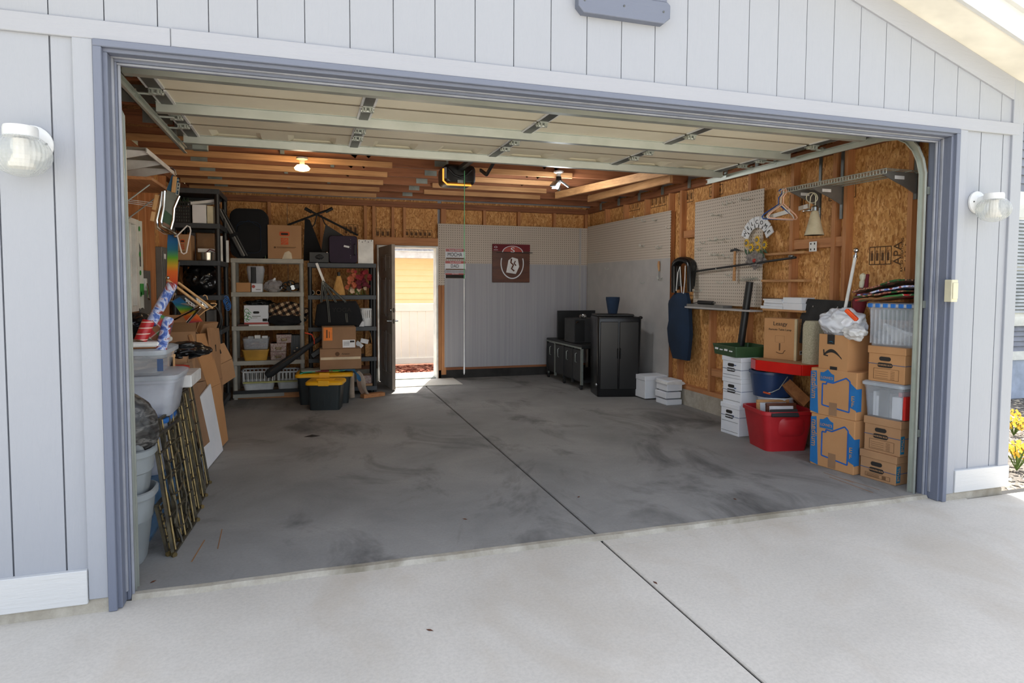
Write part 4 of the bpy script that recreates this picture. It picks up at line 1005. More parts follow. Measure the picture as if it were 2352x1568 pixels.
# white file box stack
WL, WC = (4.754, 2.161), (4.77, 1.891)
zw = lambda v: at(1700, v, y=1.89).z
lv = [0, zw(932), zw(872), zw(822)]
gl = ['white file box resting on the floor beside the red tote', 'white file box in the middle of the white stack', 'white file box directly under the green tray']
for i in range(3):
    L_, C_ = off(WL, .012*(i % 2), -.004*i), off(WC, .012*(i % 2), -.008*i)
    t = file_carton(gl[i], L_, C_, .36, lv[i], lv[i+1], 'white_card', 'white file boxes in a stack', lidh=.045, brown=False, form=False)
    w_ = dims(L_, C_); h = lv[i+1]-lv[i]
    b = MB(); b.box(.02, w_-.02, .003, .007, .03, .032); b.box(.02, w_-.02, .003, .007, h*.42, h*.42+.002); b.build('printed_line', 'ink', t)
    b = MB(); b.box(w_*.62, w_*.72, .003, .007, h*.60, h*.64); b.build('blue_tick', 'ink_blue', t)
zg = lv[3]
# green tray
t = thing('green_tray', 'dark green shallow tray on the white file boxes', 'tray', (4.98, 2.06, zg))
zg1 = at(1700, 797, y=1.9).z
b = MB((4.98, 2.06, zg)); b.T = Matrix.Translation((4.95, 2.10, zg)) @ Matrix.Rotation(-.12, 4, 'Z'); tub_mesh(b, .40, .44, zg1-zg, .015, .94, .006, .004, .012); b.build('tray_body', 'green_tray', t)
b = MB((4.98, 2.06, zg)); b.T = Matrix.Translation((4.95, 2.10, zg)) @ Matrix.Rotation(-.12, 4, 'Z')
for i in range(4): b.box(-.205, -.198, -.16+i*.09, -.11+i*.09, .05, .06+.008*(i % 2))
b.build('sticker', 'paper', t)
# red table bracketed on the wall
tz = at(1735, 820, y=2.05).z; tz0 = at(1873, 860, y=1.45).z
tz, tz0 = .77, .675
t = thing('red_work_table', 'red painted wall table with a diagonal wooden brace', 'table', (5.0, 1.5, 0)); o = (5.0, 1.5, 0)
pts = [at(u, v, z=tz0) for u, v in ((1728, 828), (1735, 836), (1845, 860), (1873, 858))]
poly = [(4.83, 1.80), (4.776, 1.665), (4.905, 1.245), (5.21, 1.14), (5.21, 1.80)]
b = MB(o); b.prism(poly, tz-.012, tz, 'xy'); b.build('table_top', 'card', t)
b = MB(o)
for i in range(3):
    a, c = poly[i], poly[i+1]; b.beam((a[0], a[1], (tz+tz0)/2), (c[0], c[1], (tz+tz0)/2), .02, tz-tz0)
b.build('apron', 'red_paint', t, bevel=.004)
b = MB(o); b.beam(at(1768, 845, x=4.90), at(1852, 925, x=5.17), .10, .04, (0, 1, 0)); b.build('brace', 'table_wood', t)
MB(o).box(5.15, 5.21, 1.16, 1.24, .2, tz0).build('wall_leg', 'stud_v', t)
# carton with lamp print on the table
CL = (4.66, 1.86); CC = (4.70, 1.50)
CL = tuple(at(1753, 822, z=tz).xy); CC = tuple(at(1828, 829, z=tz).xy)
zc = at(1830, 733, y=CC[1]).z; w_ = dims(CL, CC); h = zc-tz
t = thing('lamp_carton', 'tall brown lamp carton standing on the red table', 'box', (CL[0], CL[1], tz), rot_of(CL, CC))
d_ = .16
MB().box(0, w_, 0, d_, 0, h).build('carton', 'card_new', t, bevel=.004)
text('Leasgy', (w_*.5, -.001, h*.87), .05, 'ink', t); text('Remote Table Lamp', (w_*.5, -.001, h*.73), .026, 'ink', t)
b = MB(); 
for x in (w_*.36, w_*.64): b.box(x, x+.001, -.001, 0, h*.42, h*.58)
for z in (h*.42, h*.58): b.box(w_*.36, w_*.64, -.001, 0, z, z+.001)
b.box(w_*.48, w_*.52, -.001, 0, h*.22, h*.40); b.tube([(w_*(.4+.28*i/8), -.001, h*(.18-.03*math.sin(i/8*PI)+(.05 if i > 6 else 0))) for i in range(9)], .003, 4); b.build('printed_lamp', 'ink_brown', t)
b = MB()
for i in range(16): b.box(w_, w_+.001, .04, d_-.03-.03*(i % 3), h*(.45+.03*i), h*(.45+.03*i)+.003)
b.build('printed_table', 'ink_brown', t)
MB().box(w_, w_+.0012, .07, .15, h*.13, h*.23).build('barcode_label', 'paper', t)
b = MB()
for i in range(9): b.box(w_+.001, w_+.002, .082+i*.0065, .0845+i*.0065+.001*(i % 3), h*.16, h*.21)
b.build('barcode', 'ink', t)
b = MB(); b.box(w_-.02, w_+.001, -.001, .02, 0, h); b.build('corner_tape', 'tape', t)
# carpet roll
zk = at(1858, 735, y=1.42).z
single(MB().loft([[Vector((5.075+p.x, 1.30+p.y, z)) for p in rrect(.17*s_, .13, .04, 0)] for z, s_ in ((tz, 1), (tz+.3, 1), (zk-.03, .95), (zk, .7))]), 'carpet_remnant', 'carpet', 'folded beige carpet remnant on the red table beside the lamp carton', 'carpet', smooth=True)
# jar behind the carton
c = at(1746, 785, y=2.30); zj = at(1746, 740, y=1.76).z; o = (c.x, 2.30, zg1)
t = thing('screw_jar', 'clear jar with a red label behind the lamp carton', 'jar', (5.12, 1.76, tz))
o = (5.12, 1.76, tz); jz = .80
b = MB(o); cx_, cy_ = 5.12, 1.76; b.lathe([(0, tz+.05), (.05, tz+.05), (.05, zj-.04), (.035, zj-.02), (.035, zj)], (cx_, cy_, 0), 20); b.build('glass', 'glass_jar', t, smooth=True)
b = MB(o); b.lathe([(.051, tz+.07), (.052, tz+.07), (.052, tz+.18), (.051, tz+.18)], (cx_, cy_, 0), 20); b.build('label', 'red_plastic', t, smooth=True)
b = MB(o); b.lathe([(0, zj-.015), (.04, zj-.015), (.04, zj+.005), (0, zj+.005)], (cx_, cy_, 0), 20); b.build('lid', 'black_plastic', t, smooth=True)
b = MB(o); b.lathe([(0, tz), (.055, tz), (.055, tz+.05), (0, tz+.05)], (cx_, cy_, 0), 20); b.build('coaster', 'maroon', t)
# black tube
p0 = at(1702, 790, x=5.10); p1 = at(1722, 648, x=5.14); dv = (p0-p1).normalized(); low = p0+dv*.0
low = p1+dv*((p1.z-zg1+.03)/-dv.z) if dv.z < 0 else p0
t = thing('black_tube', 'long black plastic tube standing in the green tray', 'tube', low)
MB(low).tube([low, p1], .036, 18).build('pipe', 'black_plastic', t, smooth=True)
b = MB(low); b.tube([p1-dv*.004, p1], .038, 18); b.build('end_cap', 'black_metal', t, smooth=True)
# blue bucket on white bucket
BX = at(1775, 920, y=1.68).x+.03
zb0, zb1, zb2 = at(1770, 905, y=1.75).z, at(1770, 848, y=1.75).z, at(1770, 935, y=1.75).z
t = thing('white_bucket', 'white plastic bucket under the red table', 'bucket', (BX, 1.68, 0))
b = MB((BX, 1.68, 0)); b.lathe([(0, 0), (.13, 0), (.15, zb0-.08), (.155, zb0-.08), (.157, zb0-.05), (.152, zb0-.05), (.154, zb0-.02), (.162, zb0-.02), (.162, zb0), (.150, zb0), (.14, .02), (0, .02)], (BX, 1.68, 0), 32); b.build('pail', 'white_bucket', t, smooth=True)
t = thing('blue_bucket', 'dark blue mop bucket stacked on the white bucket', 'bucket', (BX-.03, 1.70, zb0)); o = (BX-.03, 1.70, zb0)
b = MB(o); b.T = Matrix.Translation((BX-.03, 1.70, zb0)); tub_mesh(b, .36, .32, zb1-zb0, .12, .84, .005, .012, .022); b.build('pail', 'blue_bucket', t, smooth=True)
b = MB(o); b.tube([(BX-.17, 1.58, zb0+.05), (BX-.16, 1.54, zb0+.06), (BX-.10, 1.52, zb0+.09), (BX+.0, 1.53, zb1-.04)], .004, 6); b.build('wire_handle', 'galv', t, smooth=True)
b = MB(o); b.beam((BX-.185, 1.62, zb0+.05), (BX-.17, 1.55, zb0+.045), .012, .014); b.build('grip', 'ink_orange', t)
# white boxes by the garment
def wbox(label, u0, v0, u1, v1, y, d, lid=True, hole=False, dark=False):
    a = at(u0, v1, y=y); c = at(u1, v0, y=y); o = (a.x, y, max(0, a.z)); t = thing('storage_box', label, 'box', o)
    w_ = c.x-a.x; h = c.z-o[2]
    MB().box(.006, w_-.006, .006, d, 0, h-.004).build('body', 'white_card', t, bevel=.004)
    if lid: MB().box(0, w_, 0, d+.006, h-.06, h).build('lid', 'white_card', t, bevel=.004)
    if hole:
        b = MB(); slot(b, w_*.62, h*.55, .035, .10, .0, .008); b.build('handle_hole', 'ink', t)
    return t
a0 = at(1480, 902, z=0)
yw = a0.y
wbox('square white storage box with a dark handle slot beside the black cabinet', 1481, 862, 1533, 916, 3.90, .26, hole=True)
o2 = at(1540, 898, z=0)
for i, (v1, v0, du) in enumerate(((934, 916, 0), (916, 899, -2), (899, 872, 1))):
    lab = ['flat white box lowest of the three against the wall', 'flat white box in the middle of the three against the wall', 'white box with a bulging lid resting on two flat boxes'][i]
    t = wbox(lab, 1531+du, v0, 1568+du, v1, 3.50, .26, lid=False)
    if i == 2:
        b = MB(); b.prism([(-.01, .085), (.22, .075), (.25, .085), (.22, .11), (.1, .125), (0, .11)], -.01, .25); b.build('lid', 'white_plastic', t)
    t['group'] = 'white boxes stacked by the wall'
for i in range(3): pass
# ================================================================ PEGBOARDS
W_R = XR-.012                                          # face plane of boards on the side wall
y0, y1 = at(1597, 463, x=W_R).y, at(1755, 432, x=W_R).y
z1 = at(1755, 432, x=W_R).z; z0 = at(1750, 706, x=W_R).z
pb = thing('pegboard', 'square perforated pegboard holding the hammer and the welcome plaque', 'pegboard', (W_R, (y0+y1)/2, z0)); o = (W_R, (y0+y1)/2, z0)
MB(o).box(W_R, W_R+.007, y1, y0, z0, z1).build('board', 'pegboard', pb)
def hook(par, o, y, z, ln=.07, up=.02, two=False):
    b = MB(o); b.tube([(W_R, y, z+.012), (W_R-.01, y, z+.012), (W_R-.012, y, z-.005), (W_R-ln*.7, y, z-.006), (W_R-ln, y, z+.004), (W_R-ln-.004, y, z+up)], .0035, 6)
    if two: b.tube([(W_R, y+.03, z+.012), (W_R-.012, y+.03, z-.005), (W_R-ln, y+.03, z-.004), (W_R-ln-.004, y+.03, z+up)], .0035, 6)
    b.build('hook', 'galv', par, smooth=True)
for u, v, tw in ((1672, 470, 0), (1682, 466, 0), (1720, 458, 1), (1655, 494, 1), (1620, 558, 0), (1648, 552, 1), (1664, 550, 1), (1680, 548, 0), (1612, 573, 0), (1651, 585, 1), (1662, 586, 1), (1675, 590, 0), (1657, 620, 0), (1678, 632, 0), (1660, 650, 0), (1612, 668, 1)):
    p = at(u, v, x=W_R); hook(pb, o, p.y, p.z, .07+.03*tw, .02, bool(tw))
b = MB(o); 
for i in range(6):
    p = at(1708+i*6, 640-i*.6, x=W_R); b.tube([(W_R, p.y, p.z), (W_R-.03, p.y, p.z-.012), (W_R-.05, p.y, p.z), (W_R-.05, p.y, p.z+.02)], .003, 5)
p = at(1705, 645, x=W_R); q = at(1745, 640, x=W_R); b.tube([p+Vector((-.02, 0, 0)), q+Vector((-.02, 0, 0))], .004, 5); b.build('rack_hook', 'galv', pb)
# larger sheet further along the side wall
y0, y1 = YB-.014, at(1541, 483, x=W_R).y; z1 = at(1541, 483, x=W_R).z; zm = at(1541, 592, x=W_R).z; zb = .19
pb2 = thing('pegboard', 'tall pegboard sheet on the side wall behind the black cabinet', 'pegboard', (W_R, (y0+y1)/2, zb)); o = (W_R, (y0+y1)/2, zb)
MB(o).box(W_R, W_R+.007, y1, y0, zm, z1).build('board', 'pegboard', pb2)
MB(o).box(W_R+.001, W_R+.007, y1, y0, zb, zm-.0).build('plain_panel', 'peg_grey', pb2, label='smooth grey panel')
for u, v, tw in ((1465, 502, 0), (1483, 508, 0), (1510, 506, 1), (1540, 524, 0), (1480, 565, 1), (1520, 568, 0), (1378, 582, 0), (1398, 618, 0), (1480, 650, 0), (1522, 640, 1), (1516, 570, 0)):
    p = at(u, v, x=W_R); hook(pb2, o, p.y, p.z, .06, .03, bool(tw))
# wooden handled snips on that sheet
p = at(1513, 612, x=W_R-.02); t = thing('hand_pruner', 'small wooden handled tool hooked on the side wall sheet', 'tool', p)
b = MB(p); b.tube([p+Vector((0, 0, .07)), p+Vector((0, .0, .02)), p+Vector((0, -.01, -.06))], [.012, .018, .010], 8); b.build('handle', 'pale_x', t, smooth=True)
b = MB(p); b.tube([p+Vector((0, -.01, -.06)), p+Vector((0, -.005, -.18))], .004, 6); b.build('blade', 'steel_dark', t)
# back wall sheets
YP = YB-.012
xa = at(1006, 513, y=YP).x; za = at(1006, 513, y=YP).z; xb = XR-.014; zmid = at(1150, 606, y=YP).z
pb3 = thing('pegboard', 'wide pegboard along the back wall carrying the wooden team sign', 'pegboard', ((xa+xb)/2, YP, .16)); o = ((xa+xb)/2, YP, .16)
MB(o).box(xa, xb, YP, YP+.007, zmid, za).build('board', 'pegboard', pb3)
x5 = at(1021, 700, y=YP).x; x6 = at(1068, 700, y=YP).x
MB(o).box(xa, x5, YP, YP+.007, at(1010, 655, y=YP).z, zmid).build('board', 'pegboard', pb3)
MB(o).box(x5, x6-.004, YP-.004, YP+.006, .175, zmid).build('ribbed_strip', 'ribbed_grey', pb3, label='finely ribbed bluish grey strip')
MB(o).box(x6, xb, YP, YP+.006, .165, zmid).build('plain_panel', 'ribbed_grey', pb3, label='grey streaked lower panel')
MB(o).box(at(1330, 600, y=YP).x, at(1334, 600, y=YP).x, YP-.012, YP, .17, za).build('corner_strip', 'peg_grey', pb3)
def lplate(label, u0, v0, u1, v1, body):
    a = at(u0, v1, y=YP-.008); c = at(u1, v0, y=YP-.008); w_, h = c.x-a.x, c.z-a.z; t = thing('license_plate', label, 'plate', (a.x, YP-.008, a.z), 0, 'license plates on the back wall')
    b = MB(); b.prism([(p.x+w_/2, p.y+h/2) for p in rrect(w_, h, .02, 0, 3)], 0, .003); b.build('plate', 'white_card', t)
    b = MB(); b.prism([(.005, h*.70), (w_-.005, h*.70), (w_-.005, h-.01), (w_-.015, h-.004), (.015, h-.004), (.005, h-.01)], -.001, .001); b.build('red_band', 'plate_red', t)
    b = MB(); b.box(.01, w_-.01, -.001, .001, .004, h*.14); b.build('hill_print', 'ink_brown', t)
    text('Scenic IDAHO', (w_/2, -.002, h*.84), h*.2, 'white_card', t)
    if body: text(body, (w_/2-.01, -.002, h*.42), h*.52, 'ink', t, sx=.72 if len(body) > 4 else .8)
    return t, w_, h
lplate('white license plate with a red band reading MOCHA', 1023, 571, 1069, 595, 'MOCHA')
t, w_, h = lplate('white license plate with a red band reading DAD', 1022, 599, 1070, 620, 'DAD')
t, w_, h = lplate('scuffed dark license plate lowest of the three on the back wall', 1022, 627, 1069, 640, '')
MB().box(.01, w_-.01, -.0025, -.001, h*.15, h*.7).build('dark_scuff', 'ink', t)
# wooden team sign
a = at(1131, 648, y=YP-.03); c = at(1217, 562, y=YP-.03); w_, h = c.x-a.x, c.z-a.z
t = thing('team_sign', 'square brown wooden sign with a red oval S emblem', 'sign', (a.x, YP-.03, a.z))
MB().box(0, w_, 0, .02, 0, h).build('board', 'brown_wood', t, bevel=.004)
MB().box(0, w_, -.004, .0, h*.82, h).build('red_band', 'maroon', t)
def oval(cx, cz, rx, rz_, y0, y1, a0=0, a1=360, inner=None, n=40):
    b = MB(); L = []
    for i in range(n+1):
        a = math.radians(a0+(a1-a0)*i/n); co, si = math.cos(a), math.sin(a); i_ = inner or .9
        L.append([Vector((cx+rx*co, y0, cz+rz_*si)), Vector((cx+rx*i_*co, y0, cz+rz_*i_*si)), Vector((cx+rx*i_*co, y1, cz+rz_*i_*si)), Vector((cx+rx*co, y1, cz+rz_*si))])
    return b.loft(L)
b = MB(); b.prism([(w_*.53+w_*.26*math.cos(i*PI/20), h*.80+h*.155*math.sin(i*PI/20)) for i in range(21)], -.012, -.003); b.build('emblem_top', 'plate_red', t)
oval(w_*.53, h*.78, w_*.28, h*.18, -.016, -.003, 0, 180, .93).build('emblem_outline', 'white_card', t)
b = oval(w_*.52, h*.5, w_*.31, h*.41, -.016, -.003, 160, 380, .93); b.build('emblem_outline', 'white_card', t)
text('S', (w_*.53, -.014, h*.845), h*.19, 'white_card', t, sx=1.5, ext=.002)
oval(w_*.085, h*.92, w_*.04, h*.025, -.006, -.003, 0, 360, .7).build('small_oval', 'white_card', t); MB().box(w_*.03, w_*.14, -.006, -.003, h*.845, h*.855).build('small_line', 'white_card', t)
b = MB(); b.prism([(w_*.36, h*.26), (w_*.62, h*.22), (w_*.71, h*.42), (w_*.67, h*.62), (w_*.52, h*.66), (w_*.42, h*.58)], -.012, 0); b.build('emblem_body', 'paper', t, bevel=.003)
b = MB(); b.tube([(w_*.50, -.013, h*.62), (w_*.48, -.013, h*.52), (w_*.55, -.013, h*.46), (w_*.50, -.013, h*.36), (w_*.57, -.013, h*.30)], .013, 6); b.tube([(w_*.60, -.013, h*.56), (w_*.57, -.013, h*.50), (w_*.62, -.013, h*.44)], .010, 6); b.build('emblem_mark', 'brown_wood', t)
MB().box(.06, w_+.04, -.022, -.016, h*.775, h*.79).build('wire_bar', 'charcoal', t)
# ================================================================ THINGS ON THE SIDE WALL
def wp(u, v, d=.03): return at(u, v, x=XR-d)
# hammer
top = wp(1688, 577, .05); bot = wp(1686, 645, .05); t = thing('hammer', 'claw hammer with a wooden handle hung on the square pegboard', 'hammer', bot)
b = MB(bot); b.tube([bot, bot+(top-bot)*.5, top], [.017, .014, .013], 10); b.build('handle', 'pale_x', t, smooth=True)
b = MB(bot); L = [(.065, .012, .016), (.045, .012, .018), (.02, .008, .004), (0, .014, .0), (-.03, .011, -.002), (-.06, .007, -.014), (-.085, .003, -.03)]
b.loft([[top+Vector((sx_*r_, y_, z_+.008+sz_*r_)) for sx_, sz_ in ((1, 1), (-1, 1), (-1, -1), (1, -1))] for y_, r_, z_ in [(y_, r_, -abs(y_)*.15+.01) for y_, r_, _ in L]]); b.build('claw_head', 'black_metal', t, bevel=.003)
# dark curtain rod
p0, p1 = wp(1590, 624, .06), wp(1828, 591, .06)
t = thing('curtain_rod', 'long thin dark rod lying across the square pegboard', 'rod', (p0+p1)/2); o = (p0+p1)/2
b = MB(o); b.tube([p0, p1], .011, 10); b.build('rod', 'black_metal', t, smooth=True)
b = MB(o); b.blob(wp(1818, 588, .06), (.03, .03, .014), 1, .0, 1, 3); b.build('bracket', 'chrome_dull', t, smooth=True)
# welcome plaque
c0 = wp(1738, 575, .04); o = tuple(wp(1738, 607, .03)); cy, cz = c0.y, c0.z
t = thing('welcome_plaque', 'resin plaque of sunflowers in a grey pot under letter tiles reading WELCOME', 'plaque', o)
px2m = (wp(1700, 560, .04).y-wp(1770, 560, .04).y)/70; FRM = ((0, -1, 0), (0, 0, 1), (-1, 0, 0))
for i, ch in enumerate('WELCOME'):
    th = math.radians(152-124*i/6); r_ = 30*px2m; y_ = cy-r_*math.cos(th)*1.0; z_ = wp(1738, 558, .04).z+r_*math.sin(th)*1.05
    s_ = 6.6*px2m
    b = MB(o); b.T = Matrix.Translation((XR-.04, y_, z_)) @ Matrix.Rotation(-(th-PI/2), 4, 'X') ; b.T = Matrix.Translation((XR-.04, y_, z_)) @ Matrix.Rotation(th-PI/2, 4, Vector((-1, 0, 0)))
    b.box(-.006, .006, -s_*.82, s_*.82, -s_*1.25, s_*1.25); tile = b.build('letter_tile', 'white_card', t)
    text(ch, Vector((XR-.0475, y_, z_))-Vector(o), .058, 'ink', t, roll=th-PI/2, frame=FRM)
b = MB(o); L = []
for i in range(25):
    th = math.radians(165-150*i/24); L.append((XR-.035, cy-25*px2m*math.cos(th), wp(1738, 560, .035).z+26*px2m*math.sin(th)))
b.tube(L, .006, 6); b.build('wire_arch', 'steel_dark', t)
for u, v in ((1715, 558), (1739, 551), (1756, 562), (1725, 568), (1741, 568)):
    p = wp(u, v, .05); b = MB(o); r_ = 8.2*px2m
    for k_ in range(12):
        a = k_*PI/6; d_ = Vector((0, math.cos(a), math.sin(a))); sd_ = Vector((0, -math.sin(a), math.cos(a)))
        b.add([p+d_*r_*.3+sd_*r_*.16, p+d_*r_, p+d_*r_*.3-sd_*r_*.16, p+d_*r_*.4+Vector((-.008, 0, 0)), p+d_*r_*.4+Vector((.008, 0, 0))], [(0, 1, 3), (1, 2, 3), (2, 0, 3), (1, 0, 4), (2, 1, 4), (0, 2, 4)])
    fl_ = b.build('sunflower', 'sunflower', t)
    b = MB(o); b.blob(p+Vector((-.006, 0, 0)), (.008, r_*.38, r_*.38), 1, .1, 4, 2); b.build('flower_centre', 'panel_grey', fl_)
    fl_.children[0].location = (0, 0, 0)
b = MB(o)
for u, v in ((1713, 578), (1720, 582), (1733, 582), (1748, 580), (1757, 576), (1742, 585), (1727, 577), (1752, 585)):
    p = wp(u, v, .04); a = rnd.uniform(.3, 2.8); d_ = Vector((0, math.cos(a), math.sin(a)))*.05; s2 = Vector((0, -d_.z, d_.y))*.35
    b.add([p-d_, p+s2, p+d_, p-s2, p+Vector((-.012, 0, 0)), p+Vector((.012, 0, 0))], [(0, 1, 4), (1, 2, 4), (2, 3, 4), (3, 0, 4), (1, 0, 5), (2, 1, 5), (3, 2, 5), (0, 3, 5)])
b.build('leaf', 'leaf', t)
p = wp(1736, 596, .04); b = MB(o); b.blob(p, (.03, 20*px2m, 12*px2m), 4, .25, 3, 4); b.build('pot', 'stone_grey', t, smooth=True)
b = MB(o); b.blob(wp(1732, 598, .075), (.012, 3*px2m, 3*px2m), 4, .25, 3, 2); b.build('ribbon', 'plate_red', t)
# wire shelf on the side wall
xs_, ys0, ys1 = 4.86, at(1790, 437, x=4.86).y, .42
zs = 2.30
t = thing('wire_shelf', 'white wire shelf on grey brackets above the file cartons', 'shelf', (XR, .95, zs)); o = (XR, .95, zs)
b = MB(o); b.tube([(xs_, ys0, zs), (xs_, ys1, zs)], .004, 6); b.tube([(xs_, ys0, zs-.035), (xs_, ys1, zs-.035)], .004, 6)
n = int((ys0-ys1)/.028)
for i in range(n+1):
    y = ys0+(ys1-ys0)*i/n; b.tube([(xs_, y, zs-.035), (xs_, y, zs), (XR-.01, y, zs)], .0022, 4)
b.build('wire_deck', 'galv', t)
for x in (4.98, 5.1, XR-.015): MB(o).box(x-.003, x+.003, ys1, ys0, zs-.008, zs-.002).build('long_wire', 'galv', t)
for y in (ys0-.10, 1.18, ys1+.06):
    b = MB(o); b.prism([(XR-.01, zs-.006), (xs_+.02, zs-.006), (xs_+.02, zs-.03), (XR-.12, zs-.11), (XR-.01, zs-.16)], y-.006, y+.006); br = b.build('bracket', 'panel_grey', t)
    MB(o).box(XR-.22, XR-.13, y-.0085, y-.006, zs-.06, zs-.035).build('price_label', 'paper', br).location = (0, 0, 0)
for y, za in ((ys0-.1, 1.95), (1.18, 2.02), (.48, 2.1)): MB(o).box(XR-.012, XR, y-.014, y+.014, za, 2.6).build('upright', 'steel_dark', t)
# hangers on the shelf end
def hanger(label, m, y, dy, tilt, par='hangers on the wire shelf', pos=None, s_=1.0):
    o = pos if pos else (4.80, y, zs-.30); c = Vector(o)
    t = thing('clothes_hanger', label, 'hanger', o, tilt, par)
    b = MB()
    pts = [(0, 0, .30), (.0+.025, 0, .325), (.04, 0, .30), (.035, 0, .27), (0, 0, .23), (0, 0, .16)]
    b.tube([tuple(v*s_ for v in p) for p in pts], .006*s_, 6); b.build('hook', m, t, smooth=True)
    b = MB(); b.tube([tuple(v*s_ for v in p) for p in ((0, 0, .16), (.18, 0, .05), (.205, 0, .02), (.19, 0, 0), (0, 0, 0), (-.19, 0, 0), (-.205, 0, .02), (-.18, 0, .05))], .007*s_, 6, closed=True); b.build('shoulder_bar', m, t, smooth=True)
    return t
ph = at(1777, 497, x=4.86)
for i, (m, lab, tl) in enumerate((('hanger_blue', 'blue plastic hanger hooked on the wire shelf', -.02), ('hanger_white', 'white plastic hanger hooked on the wire shelf', .16), ('hanger_peach', 'peach plastic hanger hooked on the wire shelf', .10))):
    hanger(lab, m, 0, 0, tl, pos=(4.83, ys0-.03-.03*i, zs-.325*.82), s_=.82)
# pendant lamp hung on the shelf
p0 = at(1870, 540, x=4.98); o = (p0.x, p0.y, p0.z); t = thing('pendant_lamp', 'unused pendant lamp with a tea-coloured glass shade hanging from the wire shelf', 'lamp', o)
sh = at(1875, 482, x=4.98); r_ = .075
b = MB(o); hh = sh.z-p0.z
b.lathe([(r_*1.05, 0), (r_*.85, hh*.25), (r_*.62, hh*.6), (r_*.40, hh*.92), (.012, hh), (r_*.34, hh*.9), (r_*.58, hh*.58), (r_*.8, hh*.25), (r_*1.0, .0)], (p0.x, p0.y, p0.z), 28); b.build('glass_shade', 'lampshade', t, smooth=True)
b = MB(o); b.lathe([(0, hh-.005), (.03, hh-.005), (.028, hh+.025), (.012, hh+.04), (0, hh+.04)], p0, 16); b.build('cap', 'chrome_dull', t, smooth=True)
b = MB(o); q = Vector((p0.x, p0.y, p0.z+hh)); q1 = at(1874, 450, x=4.98); q2 = at(1860, 442, x=4.98); q3 = at(1848, 452, x=4.98); q4 = at(1850, 465, x=4.98); q5 = at(1862, 470, x=4.98); q6 = at(1872, 455, x=4.98); q7 = at(1860, 447, x=5.0); q8 = at(1858, 484, x=5.0)
b.tube([q, q1, at(1868, 443, x=4.98), at(1862, 452, x=4.98), q8], .0045, 6); b.tube([at(1853+12+13*math.cos(a*PI/8), 454+12*math.sin(a*PI/8), x=4.985) for a in range(16)], .004, 6, closed=True); b.build('cord', 'beige', t, smooth=True)
b = MB(o); b.lathe([(0, .012), (.02, .012), (.055, .0), (.055, -.006), (0, -.01)], q8, 24); b.build('ceiling_canopy', 'chrome_dull', t, smooth=True)
# small ledges between studs
for lab, u0, u1, v, m in (('narrow wooden ledge between studs, higher of two', 1757, 1850, 585, 'pale_y'), ('narrow wooden ledge between studs, lower of two', 1752, 1850, 645, 'pale_y')):
    a = at(u0, v, x=XR); c = at(u1, v, x=XR); single(MB().box(XR-.02, XR+.075, c.y, a.y, a.z-.01, a.z+.012), 'ledge', m, lab, 'shelf')
a = at(1755, 708, x=XR-.08); c = at(1848, 708, x=XR-.08); zl_ = a.z
single(MB().box(XR-.10, XR+.075, c.y, a.y, zl_-.018, zl_), 'ledge', 'pale_y', 'wooden ledge carrying the low white cartons', 'shelf')
for i, (y0, y1, z0, z1, xo) in enumerate(((a.y+.03, a.y-.29, 0, .028, 0), (a.y+.0, a.y-.27, .028, .055, .01), (a.y-.02, a.y-.28, .055, .08, 0), (a.y-.28, c.y+.01, 0, .062, .0), (a.y-.27, c.y+.03, .062, .115, .01), (a.y-.0, a.y-.26, .08, .095, .0))):
    yy0, yy1 = sorted((y0-.001, y1+.001))
    single(MB().box(XR-.10+xo, XR+.06, yy0, yy1, zl_+z0+.0005, zl_+z1), 'flat_carton', 'white_card',
           ['flat white carton at the bottom of the farther pile on the ledge', 'second flat white carton up the farther pile on the ledge', 'third flat white carton up the farther pile on the ledge', 'larger white carton at the bottom of the nearer pile on the ledge', 'larger white carton on top of the nearer pile on the ledge', 'thin white sheet carton on top of the farther pile on the ledge'][i], 'box', 'white cartons on the ledge', bevel=.002)
# grey metal ledge with a black gadget
a = at(1590, 708, x=XR-.06); c = at(1674, 700, x=XR-.06)
single(MB().box(XR-.14, XR-.013, c.y, a.y, a.z, a.z+.055), 'metal_case', 'panel_grey', 'long flat grey case on the pegboard sill', 'case', bevel=.004)
o = (XR-.08, (a.y*.6+c.y*.4), a.z+.056); t = thing('power_tool', 'black handheld tool lying on the grey case', 'tool', o)
b = MB(o); b.tube([Vector(o)+Vector((0, .12, .022)), Vector(o)+Vector((0, -.16, .02))], .022, 10); b.build('body', 'black_plastic', t, smooth=True)
b = MB(o); b.tube([Vector(o)+Vector((0, .12, .02)), Vector(o)+Vector((-.01, .19, .01)), Vector(o)+Vector((0, .24, .004))], .005, 6); b.build('cord', 'black_plastic', t, smooth=True)
b = MB(o); b.tube([Vector(o)+Vector((0, -.16, .02)), Vector(o)+Vector((0, -.19, .02))], .012, 8); b.build('nozzle', 'chrome_dull', t, smooth=True)
zsill = at(1675, 708, x=XR-.06).z
single(MB().box(XR-.15, XR-.001, y_ if False else at(1752, 712, x=XR).y, a.y+.02, zsill-.018, zsill-.001), 'sill_shelf', 'peg_grey', 'thin grey sill shelf under the square pegboard', 'shelf')
